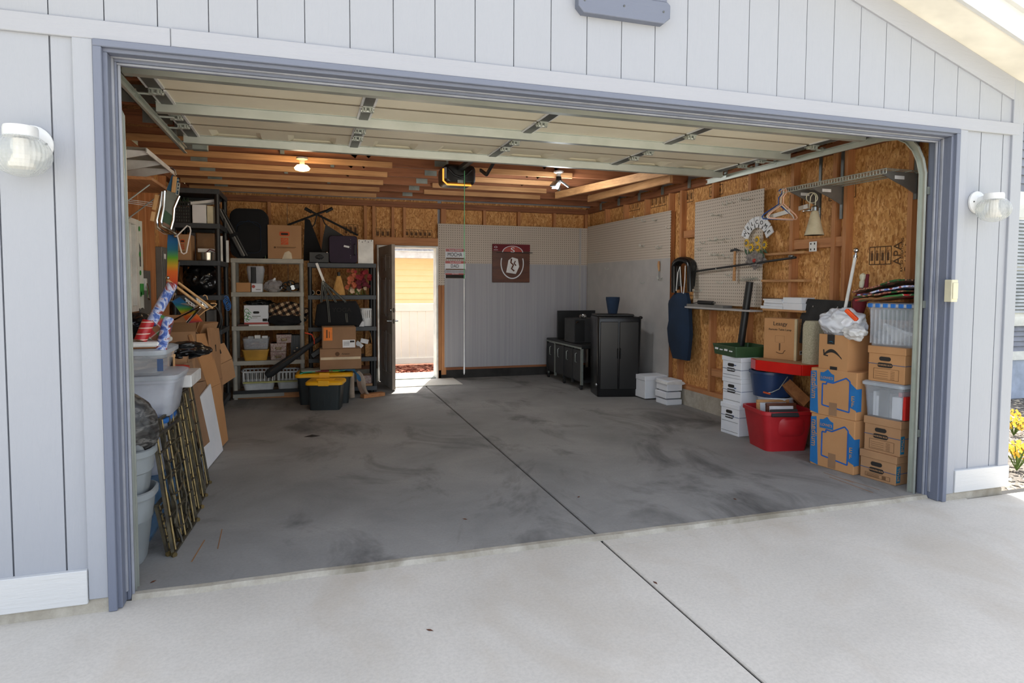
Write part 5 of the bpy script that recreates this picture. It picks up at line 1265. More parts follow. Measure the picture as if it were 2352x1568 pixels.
# outlet cover, flat bar, stamps printed on the boards
p = at(1867, 566, x=XR-.004); t = thing('outlet_plate', 'square white junction plate on the stud', 'plate', p)
MB(p).box(XR-.006, XR, p.y-.045, p.y+.045, p.z-.045, p.z+.045).build('plate', 'white_plastic', t, bevel=.002)
b = MB(p)
for dy in (-.022, .022):
    for dz in (-.025, .025): b.box(XR-.0075, XR-.005, p.y+dy-.006, p.y+dy+.006, p.z+dz-.008, p.z+dz+.008)
b.build('slot', 'ink', t)
p0, p1 = wp(1790, 492, .0), wp(1852, 476, .0)
b = MB(); b.beam((XR+.065, p0.y+.3, p0.z-.01), (XR+.065, p1.y+.05, p1.z+.02), .012, .04); single(b, 'trim_strip', 'white_paint', 'white strip fastened to the sheathing under the hangers', 'strip')
# stamped print on sheathing
st_ = [(2010, 570, ['APA', '24/16'], .085), ]
XS = XR+.074
p = at(2078, 588, x=XS)
SF = ((0, -1, 0), (0, 0, 1), (-1, 0, 0))
sg = wr
for body, u, v, s_ in (('APA', 2062, 582, .10), ('24/16', 2088, 590, .10), ('RATED SHEATHING', 2072, 585, .03)):
    p = at(u, v, x=XS-.001); text(body, p, s_, 'ink_brown', wr, roll=PI/2, frame=SF, name='board_stamp')
def grid(u0, v0, u1, v1, n, par, x=None, y=None):
    b = MB(); 
    if x is not None:
        a, c = at(u0, v0, x=x), at(u1, v1, x=x)
        for i in range(n+1):
            yy = a.y+(c.y-a.y)*i/n; b.box(x-.001, x, yy-.004, yy+.004, c.z, a.z)
            if i < n:
                for j in range(4): b.box(x-.001, x, yy+(c.y-a.y)/n*(.3+.12*j)-.002, yy+(c.y-a.y)/n*(.3+.12*j)+.003, c.z+.03, a.z-.03-.02*(j % 2))
        for zz in (a.z, c.z): b.box(x-.001, x, c.y, a.y, zz-.004, zz+.004)
    else:
        a, c = at(u0, v0, y=y), at(u1, v1, y=y)
        for i in range(n+1):
            xx = a.x+(c.x-a.x)*i/n; b.box(xx-.004, xx+.004, y-.001, y, c.z, a.z)
            if i < n:
                for j in range(4): b.box(xx+(c.x-a.x)/n*(.25+.14*j)-.004, xx+(c.x-a.x)/n*(.25+.14*j)+.005, y-.001, y, c.z+.02, a.z-.02-.02*(j % 2))
        for zz in (a.z, c.z): b.box(a.x, c.x, y-.001, y, zz-.003, zz+.003)
    b.build('board_stamp', 'ink_brown', par)
grid(1998, 568, 2046, 606, 4, wr, x=XS)
grid(1905, 432, 1965, 452, 3, wr, x=XS); grid(1815, 448, 1848, 478, 3, wr, x=XS); grid(1630, 430, 1660, 445, 3, wr, x=XS)
grid(1495, 445, 1530, 470, 4, wr, x=XS); grid(1560, 440, 1592, 462, 4, wr, x=XS); grid(1430, 468, 1470, 480, 4, wr, x=XS)
YS = YB+.074
grid(862, 525, 908, 545, 4, wb, y=YS); grid(930, 527, 992, 545, 6, wb, y=YS); grid(790, 515, 822, 540, 3, wb, y=YS)
# cord bundle over a navy garment bag
pa, pc = wp(1545, 690, .05), wp(1588, 820, .05)
t = thing('garment_bag', 'navy blue garment bag hanging between the two side wall pegboards', 'garment', wp(1565, 828, .05)); o = tuple(wp(1565, 828, .05))
pr = [(1541, 690), (1555, 672), (1580, 672), (1586, 700), (1589, 770), (1583, 828), (1550, 822), (1541, 790), (1538, 755), (1542, 735)]
P2 = [wp(u, v, .05) for u, v in pr]; cc = sum(P2, Vector())/len(P2)
b = MB(o); b.loft([[cc+(p-cc)*.9+Vector((.0+.035, 0, 0)) for p in P2], [p+Vector((.015, 0, 0)) for p in P2], [p+Vector((-.03, 0, 0)) for p in P2], [cc+(p-cc)*.86+Vector((-.055, 0, 0)) for p in P2]]); b.build('bag', 'navy_cloth', t, smooth=True)
t = thing('hose_bundle', 'thick looped black hose hanging over the navy garment bag', 'hose', wp(1565, 690, .1)); o = tuple(wp(1565, 690, .1))
for i, (du, dx) in enumerate(((0, .10), (7, .07), (14, .04))):
    b = MB(o); pts = [wp(1548+du, 672-du, dx)]+[wp(1566+du*.7+18*math.cos(PI-a*PI/8), 612-16*math.sin(a*PI/8)+0, dx) for a in range(9)]+[wp(1585+du*.3, 670-du, dx)]
    b.tube(pts, .034, 10); b.build('hose_loop', 'black_gloss' if i == 0 else 'black_plastic', t, smooth=True)
b = MB(o); b.tube([wp(1553, 668, .15), wp(1557, 625, .15), wp(1562, 612, .15), wp(1564, 650, .15), wp(1566, 672, .15), wp(1570, 674, .15), wp(1573, 645, .15), wp(1574, 610, .15)], .005, 6); b.build('white_cord', 'white_plastic', t, smooth=True)
b = MB(o); b.box(XR-.02, XR, wp(1566, 600, 0).y-.02, wp(1566, 600, 0).y+.02, wp(1566, 596, 0).z-.02, wp(1566, 596, 0).z+.02); b.build('peg', 'steel_dark', t)
# ================================================================ BLACK CABINET AND BENCH
C0 = Vector(at(1372, 912, z=0)); C1 = Vector(at(1470, 911, z=0))
zt_ = at(1372, 728, y=C0.y).z
rz = math.atan2(C1.y-C0.y, C1.x-C0.x); w_ = (C1-C0).length; o = (C0.x, C0.y, 0)
t = thing('black_cabinet', 'tall black cabinet with rounded edges and small chrome corner fittings', 'cabinet', o, rz)
b = MB(); b.loft([[Vector((p.x+w_/2, p.y+.24, z)) for p in rrect(w_*s_, .46*s_, .04, 0)] for z, s_ in ((0, .98), (.02, 1.0), (zt_*.5, 1.01), (zt_-.03, 1.04), (zt_, 1.0))]); b.build('carcass', 'black_gloss', t, smooth=True)
for x0, x1 in ((.03, w_*.47), (w_*.5, w_-.03)):
    MB().box(x0, x1, -.006, .012, .10, zt_-.06).build('door', 'black_gloss', t, bevel=.006)
for x in (w_*.46, w_*.52):
    b = MB(); b.tube([(x, -.008, .50), (x, -.03, .51), (x, -.03, .62), (x, -.008, .63)], .005, 6); b.build('handle', 'black_metal', t, smooth=True)
for x in (-.01, w_+.005):
    b = MB(); b.blob((x, .02, .16), (.018, .018, .025), 2, .1, 2, 2); b.build('corner_fitting', 'chrome_dull', t, smooth=True)
b = MB(); b.blob((w_+.005, .05, zt_-.01), (.03, .03, .022), 2, 0, 2, 2); b.build('knob', 'black_gloss', t, smooth=True)
# top lid
b = MB(); b.box(-.0, w_*.9, .12, .44, zt_, zt_+.03); b.build('top_tray', 'black_plastic', t, bevel=.01)
pv = at(1407, 725, y=C0.y+.25); zv = at(1407, 682, y=C0.y+.25).z
t2 = thing('dark_vase', 'tapered dark teal bin standing on the black cabinet', 'vase', (pv.x, pv.y, zt_+.032))
b = MB((pv.x, pv.y, zt_+.032)); b.lathe([(0, zt_+.032), (.06, zt_+.032), (.075, zt_+.12), (.092, zt_+.22), (.092, zv), (.084, zv), (.07, zt_+.15), (.05, zt_+.05), (0, zt_+.05)], (pv.x, pv.y, 0), 24); b.build('bin', 'navy_cloth', t2, smooth=True)
# workbench behind, running toward the back wall
B0 = Vector(at(1256, 866, z=0)); B0 = Vector((4.43, 6.0, 0)); B1 = Vector((4.42, 4.84, 0))
zt2 = at(1300, 783, y=5.5).z
t = thing('work_bench', 'black work bench with pale metal edges and casters against the side wall', 'bench', (4.75, 5.45, 0)); o = (4.75, 5.45, 0)
xa, xb_, ya, yb_ = at(1362, 800, y=4.80).x, 5.17, 4.80, at(1255, 775, x=4.43).y
ya = 4.80; xa = 4.42; yb_ = 6.15
b = MB(o); b.box(xa, xb_, ya, yb_, zt2-.05, zt2); b.build('bench_top', 'black_metal', t, bevel=.008)
MB(o).box(xa-.006, xa, ya, yb_, zt2-.052, zt2-.03).build('edge_strip', 'galv_dull', t)
for y in (ya+.02, ya+.33, ya+.66, ya+1.0, yb_-.02):
    b = MB(o); b.box(xa, xa+.03, y-.015, y+.015, .07, zt2-.05); b.build('leg', 'galv_dull' if y in (ya+.02, ya+1.0) else 'black_metal', t)
for x, y in ((xb_-.04, ya+.02), (xb_-.04, yb_-.02)): MB(o).box(x, x+.03, y-.015, y+.015, 0, zt2-.05).build('leg', 'black_metal', t)
for i, (y0, y1) in enumerate(((ya+.04, ya+.32), (ya+.35, ya+.65), (ya+.68, ya+.99), (ya+1.02, yb_-.04))):
    dd = MB(o).box(xa+.008, xa+.03, y0, y1, .12, zt2-.07).build('door', 'charcoal' if i % 2 == 0 else 'black_metal', t, bevel=.004)
    b = MB(o); b.tube([(xa+.004, (y0+y1)/2, zt2-.12), (xa-.016, (y0+y1)/2, zt2-.13), (xa-.016, (y0+y1)/2, zt2-.24), (xa+.004, (y0+y1)/2, zt2-.25)], .006, 6); h_ = b.build('handle', 'galv_dull', dd, smooth=True); 
MB(o).box(xa+.03, xb_-.02, ya+.02, yb_-.02, .10, .13).build('lower_shelf', 'black_metal', t)
for y in (ya+.05, ya+.66, yb_-.05):
    b = MB(o); b.lathe([(0, -.012), (.034, -.012), (.036, 0), (.034, .012), (0, .012)], (xa+.02, y, .036), 16, 'x'); b.build('caster', 'black_plastic', t, smooth=True)
    MB(o).box(xa+.01, xa+.03, y-.012, y+.012, .036, .10).build('caster_fork', 'galv_dull', t)
yy = 5.95; a = at(1280, 768, y=yy); c = at(1400, 713, y=yy)
single(MB().box(a.x, min(c.x, 5.15), yy-.02, yy+.02, zt2+.002, at(1300, 713, y=yy).z), 'bench_backboard', 'black_metal', 'flat black panel standing upright along the far end of the bench', 'panel', bevel=.004)
yy = 5.15; a = at(1318, 772, y=yy); c = at(1372, 732, y=yy)
o = (a.x, yy, zt2+.002); t = thing('black_drawer_unit', 'small dark desktop unit on the bench beside the tall black cabinet', 'box', o)
hh = at(1345, 732, y=yy).z-zt2
MB().box(0, c.x-a.x, 0, .35, 0, hh).build('body', 'charcoal', t, bevel=.006)
MB().box(.015, (c.x-a.x)*.45, -.006, 0, .02, hh-.02).build('door', 'black_metal', t, bevel=.003)
b = MB(); b.tube([(.02, -.008, hh-.06), (.02, -.03, hh-.05), (.05, -.03, hh-.04), (.06, -.008, hh-.05)], .006, 6); b.build('handle', 'chrome', t, smooth=True)
b = MB(); b.blob((.18, .1, hh+.03), (.05, .04, .03), 3, .3, 3, 3, hh); b.build('knob_cluster', 'chrome_dull', t, smooth=True)
# ================================================================ SHELVING UNITS
def shelf_unit(label, x0, x1, y0, y1, levels, m, post=.028, lip=.055, postm=None, group=None):
    o = ((x0+x1)/2, (y0+y1)/2, 0); t = thing('shelving_unit', label, 'shelf', o, 0, group)
    zt = max(levels)
    for x in (x0+post, x1-post):
        for y in (y0+post, y1-post):
            b = MB(o); b.tube([(x, y, 0), (x, y, zt-.01)], post, 10); b.build('post', postm or m, t, smooth=True)
    for z in levels:
        b = MB(o); b.box(x0, x1, y0, y0+.012, z-lip, z); b.box(x0, x1, y1-.012, y1, z-lip, z); b.box(x0, x0+.012, y0+.012, y1-.012, z-lip, z); b.box(x1-.012, x1, y0+.012, y1-.012, z-lip, z)
        b.box(x0+.012, x1-.012, y0+.012, y1-.012, z-.018, z-.004); sh = b.build('shelf_board', m, t, bevel=.003)
        n = 7
        for i in range(n):
            xx = x0+.06+(x1-x0-.12)*i/(n-1); MB(o).box(xx-.03, xx+.03, y0-.003, y0, z-lip+.008, z-.006).build('lip_panel', m, sh)
    return t
YG = 5.34
zl = lambda v, y: at(700, v, y=y).z
gl = [zl(595, YG), zl(671, YG), zl(747, YG), zl(825, YG), .075]
gx0, gx1 = at(529, 600, y=YG).x, at(697, 600, y=YG).x
shelf_unit('pale grey plastic shelving unit with five shelves of household things', gx0, gx1, YG, YG+.45, gl, 'shelf_grey')
YK = 5.30
kl = [zl(603, YK), zl(678, YK), zl(752, YK), zl(824, YK), zl(893, YK)]
kx0, kx1 = at(706, 600, y=YK).x, at(864, 600, y=YK).x
shelf_unit('black plastic shelving unit beside the open back door', kx0, kx1, YK, YK+.45, kl, 'shelf_black', postm='black_plastic')
YL = 4.60
zL = lambda v: at(450, v, y=YL).z
ll = [zL(432), zL(512), zL(598), zL(678), zL(758), zL(836), .10]
lx0, lx1 = -.56, at(505, 520, y=YL).x
shelf_unit('tall black shelving unit in the corner behind the hanging beach chairs', lx0, lx1, YL, YL+.75, ll, 'shelf_black', postm='black_plastic')
# ---------------------------------------------------------------- helpers for shelf things
def px(u, y, v=700): return at(u, v, y=y).x
def pbox(name, label, cat, u0, u1, z0, v0, y, d, m, seam=True, group=None, rz=0):
    x0, x1 = px(u0, y), px(u1, y); z1 = at((u0+u1)/2, v0, y=y).z; o = (x0, y, z0+.001)
    t = thing(name, label, cat, o, rz, group); MB().box(0, x1-x0, 0, d, 0, z1-z0).build('body', m, t, bevel=.004)
    if seam:
        b = MB(); b.box((x1-x0)*.02, (x1-x0)*.98, d*.5-.012, d*.5+.012, z1-z0, z1-z0+.001); b.build('top_seam', 'tape', t)
    return t, x1-x0, z1-z0
def hd_print(t, w_, h):
    b = MB(); b.prism([(w_*.5+p.x, h*.74+p.y) for p in rrect(w_*.30, h*.13, .015, 0)], -.002, .001); b.build('handle_print', 'ink_orange', t)
    b = MB(); slot(b, w_*.5, h*.735, w_*.22, h*.06, -.003, .001); b.build('handle_hole', 'ink', t)
    b = MB(); b.box(w_*.39, w_*.61, -.002, .001, h*.42, h*.62); b.build('logo', 'ink_orange', t)
    text('THE', (w_*.45, -.003, h*.57), h*.055, 'card', t, roll=.6); text('HOME', (w_*.49, -.003, h*.53), h*.07, 'card', t, roll=.6); text('DEPOT', (w_*.53, -.003, h*.48), h*.06, 'card', t, roll=.6)
    b = MB(); b.box(w_*.18, w_*.24, -.001, 0, h*.31, h*.36); b.box(w_*.26, w_*.84, -.001, 0, h*.34, h*.355); b.box(w_*.26, w_*.80, -.001, 0, h*.315, h*.325); b.build('small_print', 'ink_brown', t)
# ---- grey unit, top
t, w_, h = pbox('moving_box', 'large brown carton with an orange square logo on the grey shelving', 'box', 617, 694, gl[0], 517, YG+.02, .36, 'card'); hd_print(t, w_, h)
b = MB(); b.prism([(w_*.42, .0), (w_*.72, 0), (w_*.70, .07), (w_*.62, .10), (w_*.5, .08)], -.002, .001); b.build('torn_label', 'tape', t)
y = YG+.03; x0, x1 = px(530, y), px(618, y); z1 = at(575, 478, y=y).z; o = ((x0+x1)/2, y+.15, gl[0]+.001)
t = thing('luggage', 'rounded black suitcase with thin blue piping standing on the grey shelving', 'suitcase', o)
b = MB(o); cx, cz, ww, hh = (x0+x1)/2, (gl[0]+z1)/2, x1-x0, z1-gl[0]
b.loft([[Vector((cx+p.x, yy_, cz+p.y)) for p in rrect(ww*s_, hh*s_, .11*s_, 0, 5)] for yy_, s_ in ((y, .9), (y+.02, .99), (y+.25, 1), (y+.28, .92))]); b.build('shell', 'black_cloth', t, smooth=True)
b = MB(o); b.tube([(cx+p.x, y-.004, cz-.05+p.y) for p in rrect(ww*.62, hh*.62, .07, 0, 4)], .0035, 5, closed=True); b.tube([(cx-ww*.3, y-.004, cz+hh*.14), (cx, y-.004, cz+hh*.26), (cx+ww*.3, y-.004, cz+hh*.12)], .003, 5); b.build('piping', 'navy_cloth', t)
b = MB(o); b.loft([[Vector((cx+p.x, yy_, cz-.06+p.y)) for p in rrect(ww*.56, hh*.5, .05, 0, 4)] for yy_ in (y+.002, y-.02)]); b.build('front_pocket', 'black_cloth', t, smooth=True)
c0 = at(503, 478, y=5.22); c1 = at(560, 590, y=5.30); o = tuple(c1)
c1 = Vector((c1.x, 5.36, gl[0]+.03)); c0 = Vector((c0.x, 5.30, c0.z)); o = tuple(c1)
t = thing('tripod', 'folded black tripod bundle leaning between the corner unit and the grey shelving', 'tripod', o)
dv = (c1-c0).normalized()
for dx, m in ((-.03, 'black_metal'), (0.0, 'panel_grey'), (.03, 'black_plastic')): 
    b = MB(o); b.tube([c0+Vector((dx, 0, -abs(dx)*.3)), c1+Vector((dx, 0, 0))], .019, 8); b.build('leg', m, t, smooth=True)
b = MB(o); q = c0+dv*((c1-c0).length*.55); b.tube([q-dv*.02, q+dv*.02], .062, 12); b.build('strap', 'black_cloth', t)
b = MB(); x = px(613, YG+.3); b.box(x, x+.012, YG+.05, YG+.4, gl[0]+.001, at(612, 508, y=YG+.05).z); single(b, 'green_board', 'felt_green', 'thin dark green board standing between the suitcase and the logo carton', 'board')
# ---- grey unit, second shelf
y = YG+.03
pbox('small_carton', 'small plain brown carton on the grey shelving', 'box', 543, 576, gl[1], 649, y, .2, 'card_new')
t, w_, h = pbox('small_carton', 'small white carton with a red stamp on the grey shelving', 'box', 578, 603, gl[1], 651, y, .2, 'white_card')
b = MB(); b.lathe([(0, 0), (.02, 0), (.02, -.002), (0, -.002)], (w_*.2, 0, h*.65), 14, 'y'); b.build('stamp', 'plate_red', t); MB().box(w_*.4, w_*.85, -.002, 0, h*.27, h*.33).build('printed_line', 'ink_brown', t)
zz = at(580, 651, y=y).z
o = (px(588, y), y+.12, zz+.002); t = thing('packed_bedding', 'bedding in a clear zip bag with a dark centre panel standing on two small cartons', 'bag', o); z1 = at(590, 611, y=y+.05).z
b = MB(o); x0, x1 = px(566, y), px(608, y)
b.loft([[Vector(((x0+x1)/2+p.x, y+.12+p.y, z)) for p in rrect((x1-x0)*s_, .18, .04, 0)] for z, s_ in ((zz+.002, .72), (zz+.05, .82), (z1-.04, 1), (z1, .9))]); b.build('wrap', 'frosted', t, smooth=True)
b = MB(o); xm0, xm1 = px(574, y), px(592, y); b.loft([[Vector(((xm0+xm1)/2+p.x, y+.10+p.y, z)) for p in rrect((xm1-xm0), .15, .03, 0)] for z in (zz+.006, z1-.012)]); b.build('dark_textile', 'charcoal', t, smooth=True)
b = MB(o); b.loft([[Vector((px(600, y)+p.x, y+.13+p.y, z)) for p in rrect((x1-x0)*.30*s_, .11, .02, 0)] for z, s_ in ((zz+.01, .6), (z1-.03, .9))]); b.build('pale_textile', 'fabric_grey', t, smooth=True)
o = (px(628, y), y+.12, gl[1]+.001); t = thing('clear_sack', 'knotted clear plastic sack of odds and ends on the grey shelving', 'bag', o)
b = MB(o); b.blob((o[0], y+.12, gl[1]+.075), (.115, .1, .085), 7, .12, 2, 4, gl[1]+.002, .1, 4); b.build('sack', 'clear_bag', t, smooth=True)
b = MB(o); b.tube([(o[0], y+.12, gl[1]+.14), (o[0]+.02, y+.11, gl[1]+.18)], [.03, .008], 7); b.build('knot', 'thin_bag', t, smooth=True)
b = MB(o); b.blob((o[0], y+.12, gl[1]+.05), (.08, .07, .045), 17, .3, 3, 3, gl[1]+.003); b.build('contents', 'quilt', t, smooth=True)
o = (px(670, y), y+.1, gl[1]+.001); t = thing('exercise_gear', 'tangle of black exercise gear and cables on the grey shelving', 'gear', o)
b = MB(o)
for i in range(5):
    cx, cz, r_ = px(652+i*8, y), gl[1]+.05+.03*(i % 3), .035+.012*(i % 2); b.tube([(cx+r_*1.3*math.cos(a*PI/6), y+.05+.03*i*.5+.02*math.sin(a*PI/3), cz+r_*math.sin(a*PI/6)) for a in range(12)], .008, 6, closed=True)
b.build('cable_loop', 'black_plastic', t, smooth=True)
for i in range(3):
    b = MB(o); b.lathe([(0, -.02), (.03, -.02), (.032, .0), (.02, .02), (0, .02)], (px(664+i*9, y), y+.02, gl[1]+.045+.015*i), 14, 'y'); b.build('dial', 'chrome_dull' if i == 1 else 'charcoal', t, smooth=True)
MB(o).box(px(668, y)-.008, px(668, y)+.008, y+.02, y+.04, gl[1]+.001, gl[1]+.13).build('upright_handle', 'black_plastic', t)
MB(o).box(px(670, y), px(692, y), y, y+.12, gl[1]+.001, gl[1]+.012).build('base_board', 'panel_grey', t)
# ---- grey unit, third shelf
single(MB().box(px(545, y), px(618, y), y+.02, y+.34, gl[2]+.001, gl[2]+.02), 'flat_board', 'brown_wood', 'dark flat board under the white printed carton', 'board')
single(MB().box(px(571, y), px(616, y), y-.02, y+.019, gl[2]+.001, gl[2]+.019), 'white_slab', 'white_paint', 'thin white slab along the shelf edge under the printed carton', 'slab')
t, w_, h = pbox('printed_carton', 'white carton with green swirls and a red base band on the grey shelving', 'box', 560, 616, gl[2]+.021, 701, y, .3, 'white_card')
b = MB()
for i, (sx, sz, r_) in enumerate(((.1, .7, .03), (.16, .5, .025), (.08, .35, .028), (.2, .3, .03), (.13, .2, .02), (.22, .58, .02))): b.tube([(w_*sx+r_*math.cos(a*.7)*(1-a*.06), -.001, h*sz+r_*math.sin(a*.7)*(1-a*.06)) for a in range(9)], .003, 4)
b.build('green_swirl', 'sticker_green', t)
b = MB(); b.box(0, w_, -.002, .001, 0, h*.09); b.build('red_band', 'plate_red', t)
b = MB(); slot(b, w_*.5, h*.62, w_*.26, h*.12, -.002, .002); b.build('handle_hole', 'ink', t)
b = MB(); b.box(w_*.33, w_*.68, -.002, 0, h*.40, h*.44); b.box(w_*.33, w_*.55, -.002, 0, h*.33, h*.35); b.build('faint_print', 'fabric_grey', t); MB().box(w_*.76, w_*.95, -.002, .001, h*.14, h*.29).build('barcode', 'ink', t)
zz = gl[2]+.021+h
o = (px(600, y), y+.15, zz); t = thing('black_sack', 'crumpled black plastic sack lying over the white printed carton', 'bag', o)
b = MB(o); b.blob((px(594, y), y+.15, zz+.028), (.17, .14, .035), 12, .25, 2.2, 4, zz+.002, .12, 4); b.build('sack', 'black_bag', t, smooth=True)
o = (px(664, y), y+.06, gl[2]+.001); t = thing('plaid_blanket', 'bundle of brown plaid blanket bulging over the shelf edge', 'blanket', o)
b = MB(o); b.blob((px(660, y), y+.10, gl[2]+.17), (.24, .14, .12), 21, .18, 2.4, 5, gl[2]+.05, .08, 4); b.build('plaid_cloth', 'plaid', t, smooth=True)
b = MB(o); b.blob((px(657, y), y+.06, gl[2]+.07), (.22, .15, .085), 22, .1, 2, 4, gl[2]+.002); b.build('dark_cover', 'black_cloth', t, smooth=True)
# ---- grey unit, fourth shelf
o = (px(585, y), y+.12, gl[3]+.001); t = thing('mustard_bin', 'mustard plastic bin on the grey shelving', 'bin', o)
zb = at(585, 803, y=y).z; wb_ = px(616, y)-px(555, y)
b = MB(o); b.T = Matrix.Translation(o); tub_mesh(b, wb_, .3, zb-gl[3], .03, .84, .005, .006, .012); b.build('bin', 'mustard', t, smooth=True)
o = (px(586, y), y+.12, zb+.004); t = thing('clear_tub', 'clear lidded tub of craft bits on the mustard bin', 'tub', o)
zc_ = at(585, 778, y=y).z
b = MB(o); b.T = Matrix.Translation(o); tub_mesh(b, wb_*.98, .28, zc_-zb, .03, .92, .004, .006, .012); b.build('tub', 'clear', t, smooth=True)
b = MB(o); b.blob((o[0], o[1], zb+.05), (wb_*.36, .10, .04), 31, .3, 3, 3, zb+.01); b.build('craft_bits', 'floral', t, smooth=True)
for i, (u, m) in enumerate(((568, 'glass_jar'), (583, 'box_print'), (600, 'paper'))):
    b = MB(o); b.box(px(u, y), px(u+13, y), y+.02+.02*i, y+.10+.02*i, zc_+.001, zc_+.03+.012*(i % 2)); b.build('small_packet', m, t)
for i, (u0, u1, v1, v0) in enumerate(((620, 655, 825, 807), (620, 656, 807, 788), (634, 668, 788, 768))):
    z0 = gl[3] if i == 0 else at(640, v1, y=y).z; z1 = at(640, v0, y=y).z; o = (px(u0, y), y, z0+.001)
    t = thing('keepsake_box', ['floral keepsake box with a gold handle, lowest of three', 'floral keepsake box with a gold handle, middle of three', 'floral keepsake box with a gold handle, topmost of three'][i], 'box', o, 0, 'floral keepsake boxes')
    ww = px(u1, y)-px(u0, y); hh = z1-z0-.002; MB().box(0, ww, 0, .2, 0, hh).build('body', 'floral', t, bevel=.003); MB().box(-.003, ww+.003, -.003, .203, hh*.6, hh).build('lid', 'floral', t, bevel=.003)
    b = MB(); b.tube([(ww*.32, -.004, hh*.5), (ww*.34, -.015, hh*.3), (ww*.66, -.015, hh*.3), (ww*.68, -.004, hh*.5)], .006, 6); b.box(ww*.3, ww*.7, -.005, -.003, hh*.42, hh*.52); b.build('handle', 'brass_bright', t)
o = (px(678, y), y+.05, gl[3]+.001); t = thing('binder_rack', 'dark rack of binders with pale spine labels on the grey shelving', 'rack', o)
for i in range(4):
    u = 666+i*6; b = MB(o); b.box(px(u, y)+.001, px(u+6, y)-.001, y+.02, y+.24, gl[3]+.001, at(u, 770, y=y).z); f_ = b.build('binder', 'black_plastic', t)
    b = MB(o); z_ = gl[3]+.06+.04*(i % 3); b.box(px(u+1, y), px(u+5, y), y+.018, y+.02, z_, z_+.012); b.build('spine_label', 'tape', f_)
# ---- grey unit, floor level : laundry baskets
def basket(label, u0, u1, v0, z0, y, d):
    x0, x1 = px(u0, y), px(u1, y); z1 = at((u0+u1)/2, v0, y=y).z; h = z1-z0; w_ = x1-x0; o = ((x0+x1)/2, y+d/2, z0+.001)
    t = thing('laundry_basket', label, 'basket', o)
    b = MB(); tub_mesh(b, w_, d, h*.45, .05, .86, .005, .002, .005); b.build('tub', 'white_plastic', t, smooth=True)
    b = MB(); b.loft([rrect(w_+.02, d+.02, .055, h-.025), rrect(w_+.03, d+.03, .055, h-.005), rrect(w_-.0, d-.0, .05, h-.005), rrect(w_-.0, d-.0, .05, h-.025)], closed=True); b.build('rim', 'white_plastic', t, smooth=True)
    b = MB(); n = max(5, int(w_/.05))
    for i in range(n+1):
        x = -w_/2+.02+(w_-.04)*i/n
        for s_ in (-1, 1): b.beam((x*.98, s_*d/2*.97, h*.44), (x, s_*d/2, h-.01), .014, .005, (0, 1, 0))
    for s_ in (-1, 1):
        for k_ in range(5): b.beam((s_*w_/2*.98, -d/2+.05+k_*(d-.1)/4, h*.44), (s_*w_/2, -d/2+.05+k_*(d-.1)/4, h-.01), .014, .005, (1, 0, 0))
    b.build('slats', 'white_plastic', t)['kind'] = 'stuff'
    return t
basket('wide white laundry basket at the bottom of the grey shelving', 553, 628, 851, gl[4]+.002, YG+.03, .32)
basket('white laundry basket half hidden by the yellow-lidded totes', 634, 684, 851, gl[4]+.002, YG+.03, .32)
single(MB().box(px(555, YG), px(690, YG), YG-.02, YG+.03, at(600, 879, y=YG).z, at(600, 876, y=YG).z), 'yellow_edged_strip', 'green_line', 'thin pale yellow-green strip across the white laundry baskets', 'strip')
b = MB(); a = at(545, 916, z=0); c = at(688, 911, z=0); b.beam((a.x, a.y, .035), (c.x, c.y, .035), .05, .065); single(b, 'lumber_board', 'stud_x', 'reddish board lying on the floor under the grey shelving', 'lumber')
b = MB(); b.box(px(532, 5.3), px(695, 5.3), 5.30, 5.33, .075, .115); single(b, 'black_bar', 'black_metal', 'long black bar along the bottom front of the grey shelving', 'bar')
a = at(832, 914, z=0); c = at(880, 908, z=0); b = MB(); b.beam((a.x, a.y, .025), (c.x, c.y, .025), .10, .045); single(b, 'lumber_offcut', 'stud_x', 'short lumber offcut on the floor under the black shelving', 'lumber')
# ---- long dark hedge pole across
p0 = Vector(at(612, 862, y=5.10)); p1 = Vector(at(722, 786, y=5.02)); dv = (p1-p0).normalized(); o = tuple(p0)
t = thing('pole_saw', 'long dark power tool with a tubular body leaning across the shelving units', 'power tool', o)
b = MB(o); b.tube([p0, p0+dv*.05, p0+dv*.45, p0+dv*.62, p1], [.038, .055, .042, .03, .026], 12); b.build('barrel', 'charcoal', t, smooth=True)
b = MB(o); b.tube([p1, p1+dv*.06, Vector(at(738, 775, y=5.0)), Vector(at(741, 760, y=5.0))], [.028, .034, .03, .022], 10); b.build('grip', 'charcoal', t, smooth=True)
q = p0+dv*.5; b = MB(o); b.beam(q+Vector((.12, -.03, -.06)), q+Vector((.34, -.03, .09)), .05, .07); b.build('motor_box', 'black_plastic', t, bevel=.01)
b = MB(o); b.tube([p0+dv*.06+Vector((0, -.05, .02)), p0+dv*.5+Vector((0, -.045, .02))], .01, 6); b.build('guide_rail', 'chrome_dull', t)
b = MB(o); b.tube([at(700, 764, y=5.0), at(716, 768, y=4.99), at(722, 780, y=4.99), at(722, 790, y=5.0)], .008, 6); b.build('cord', 'cord_orange', t, smooth=True)
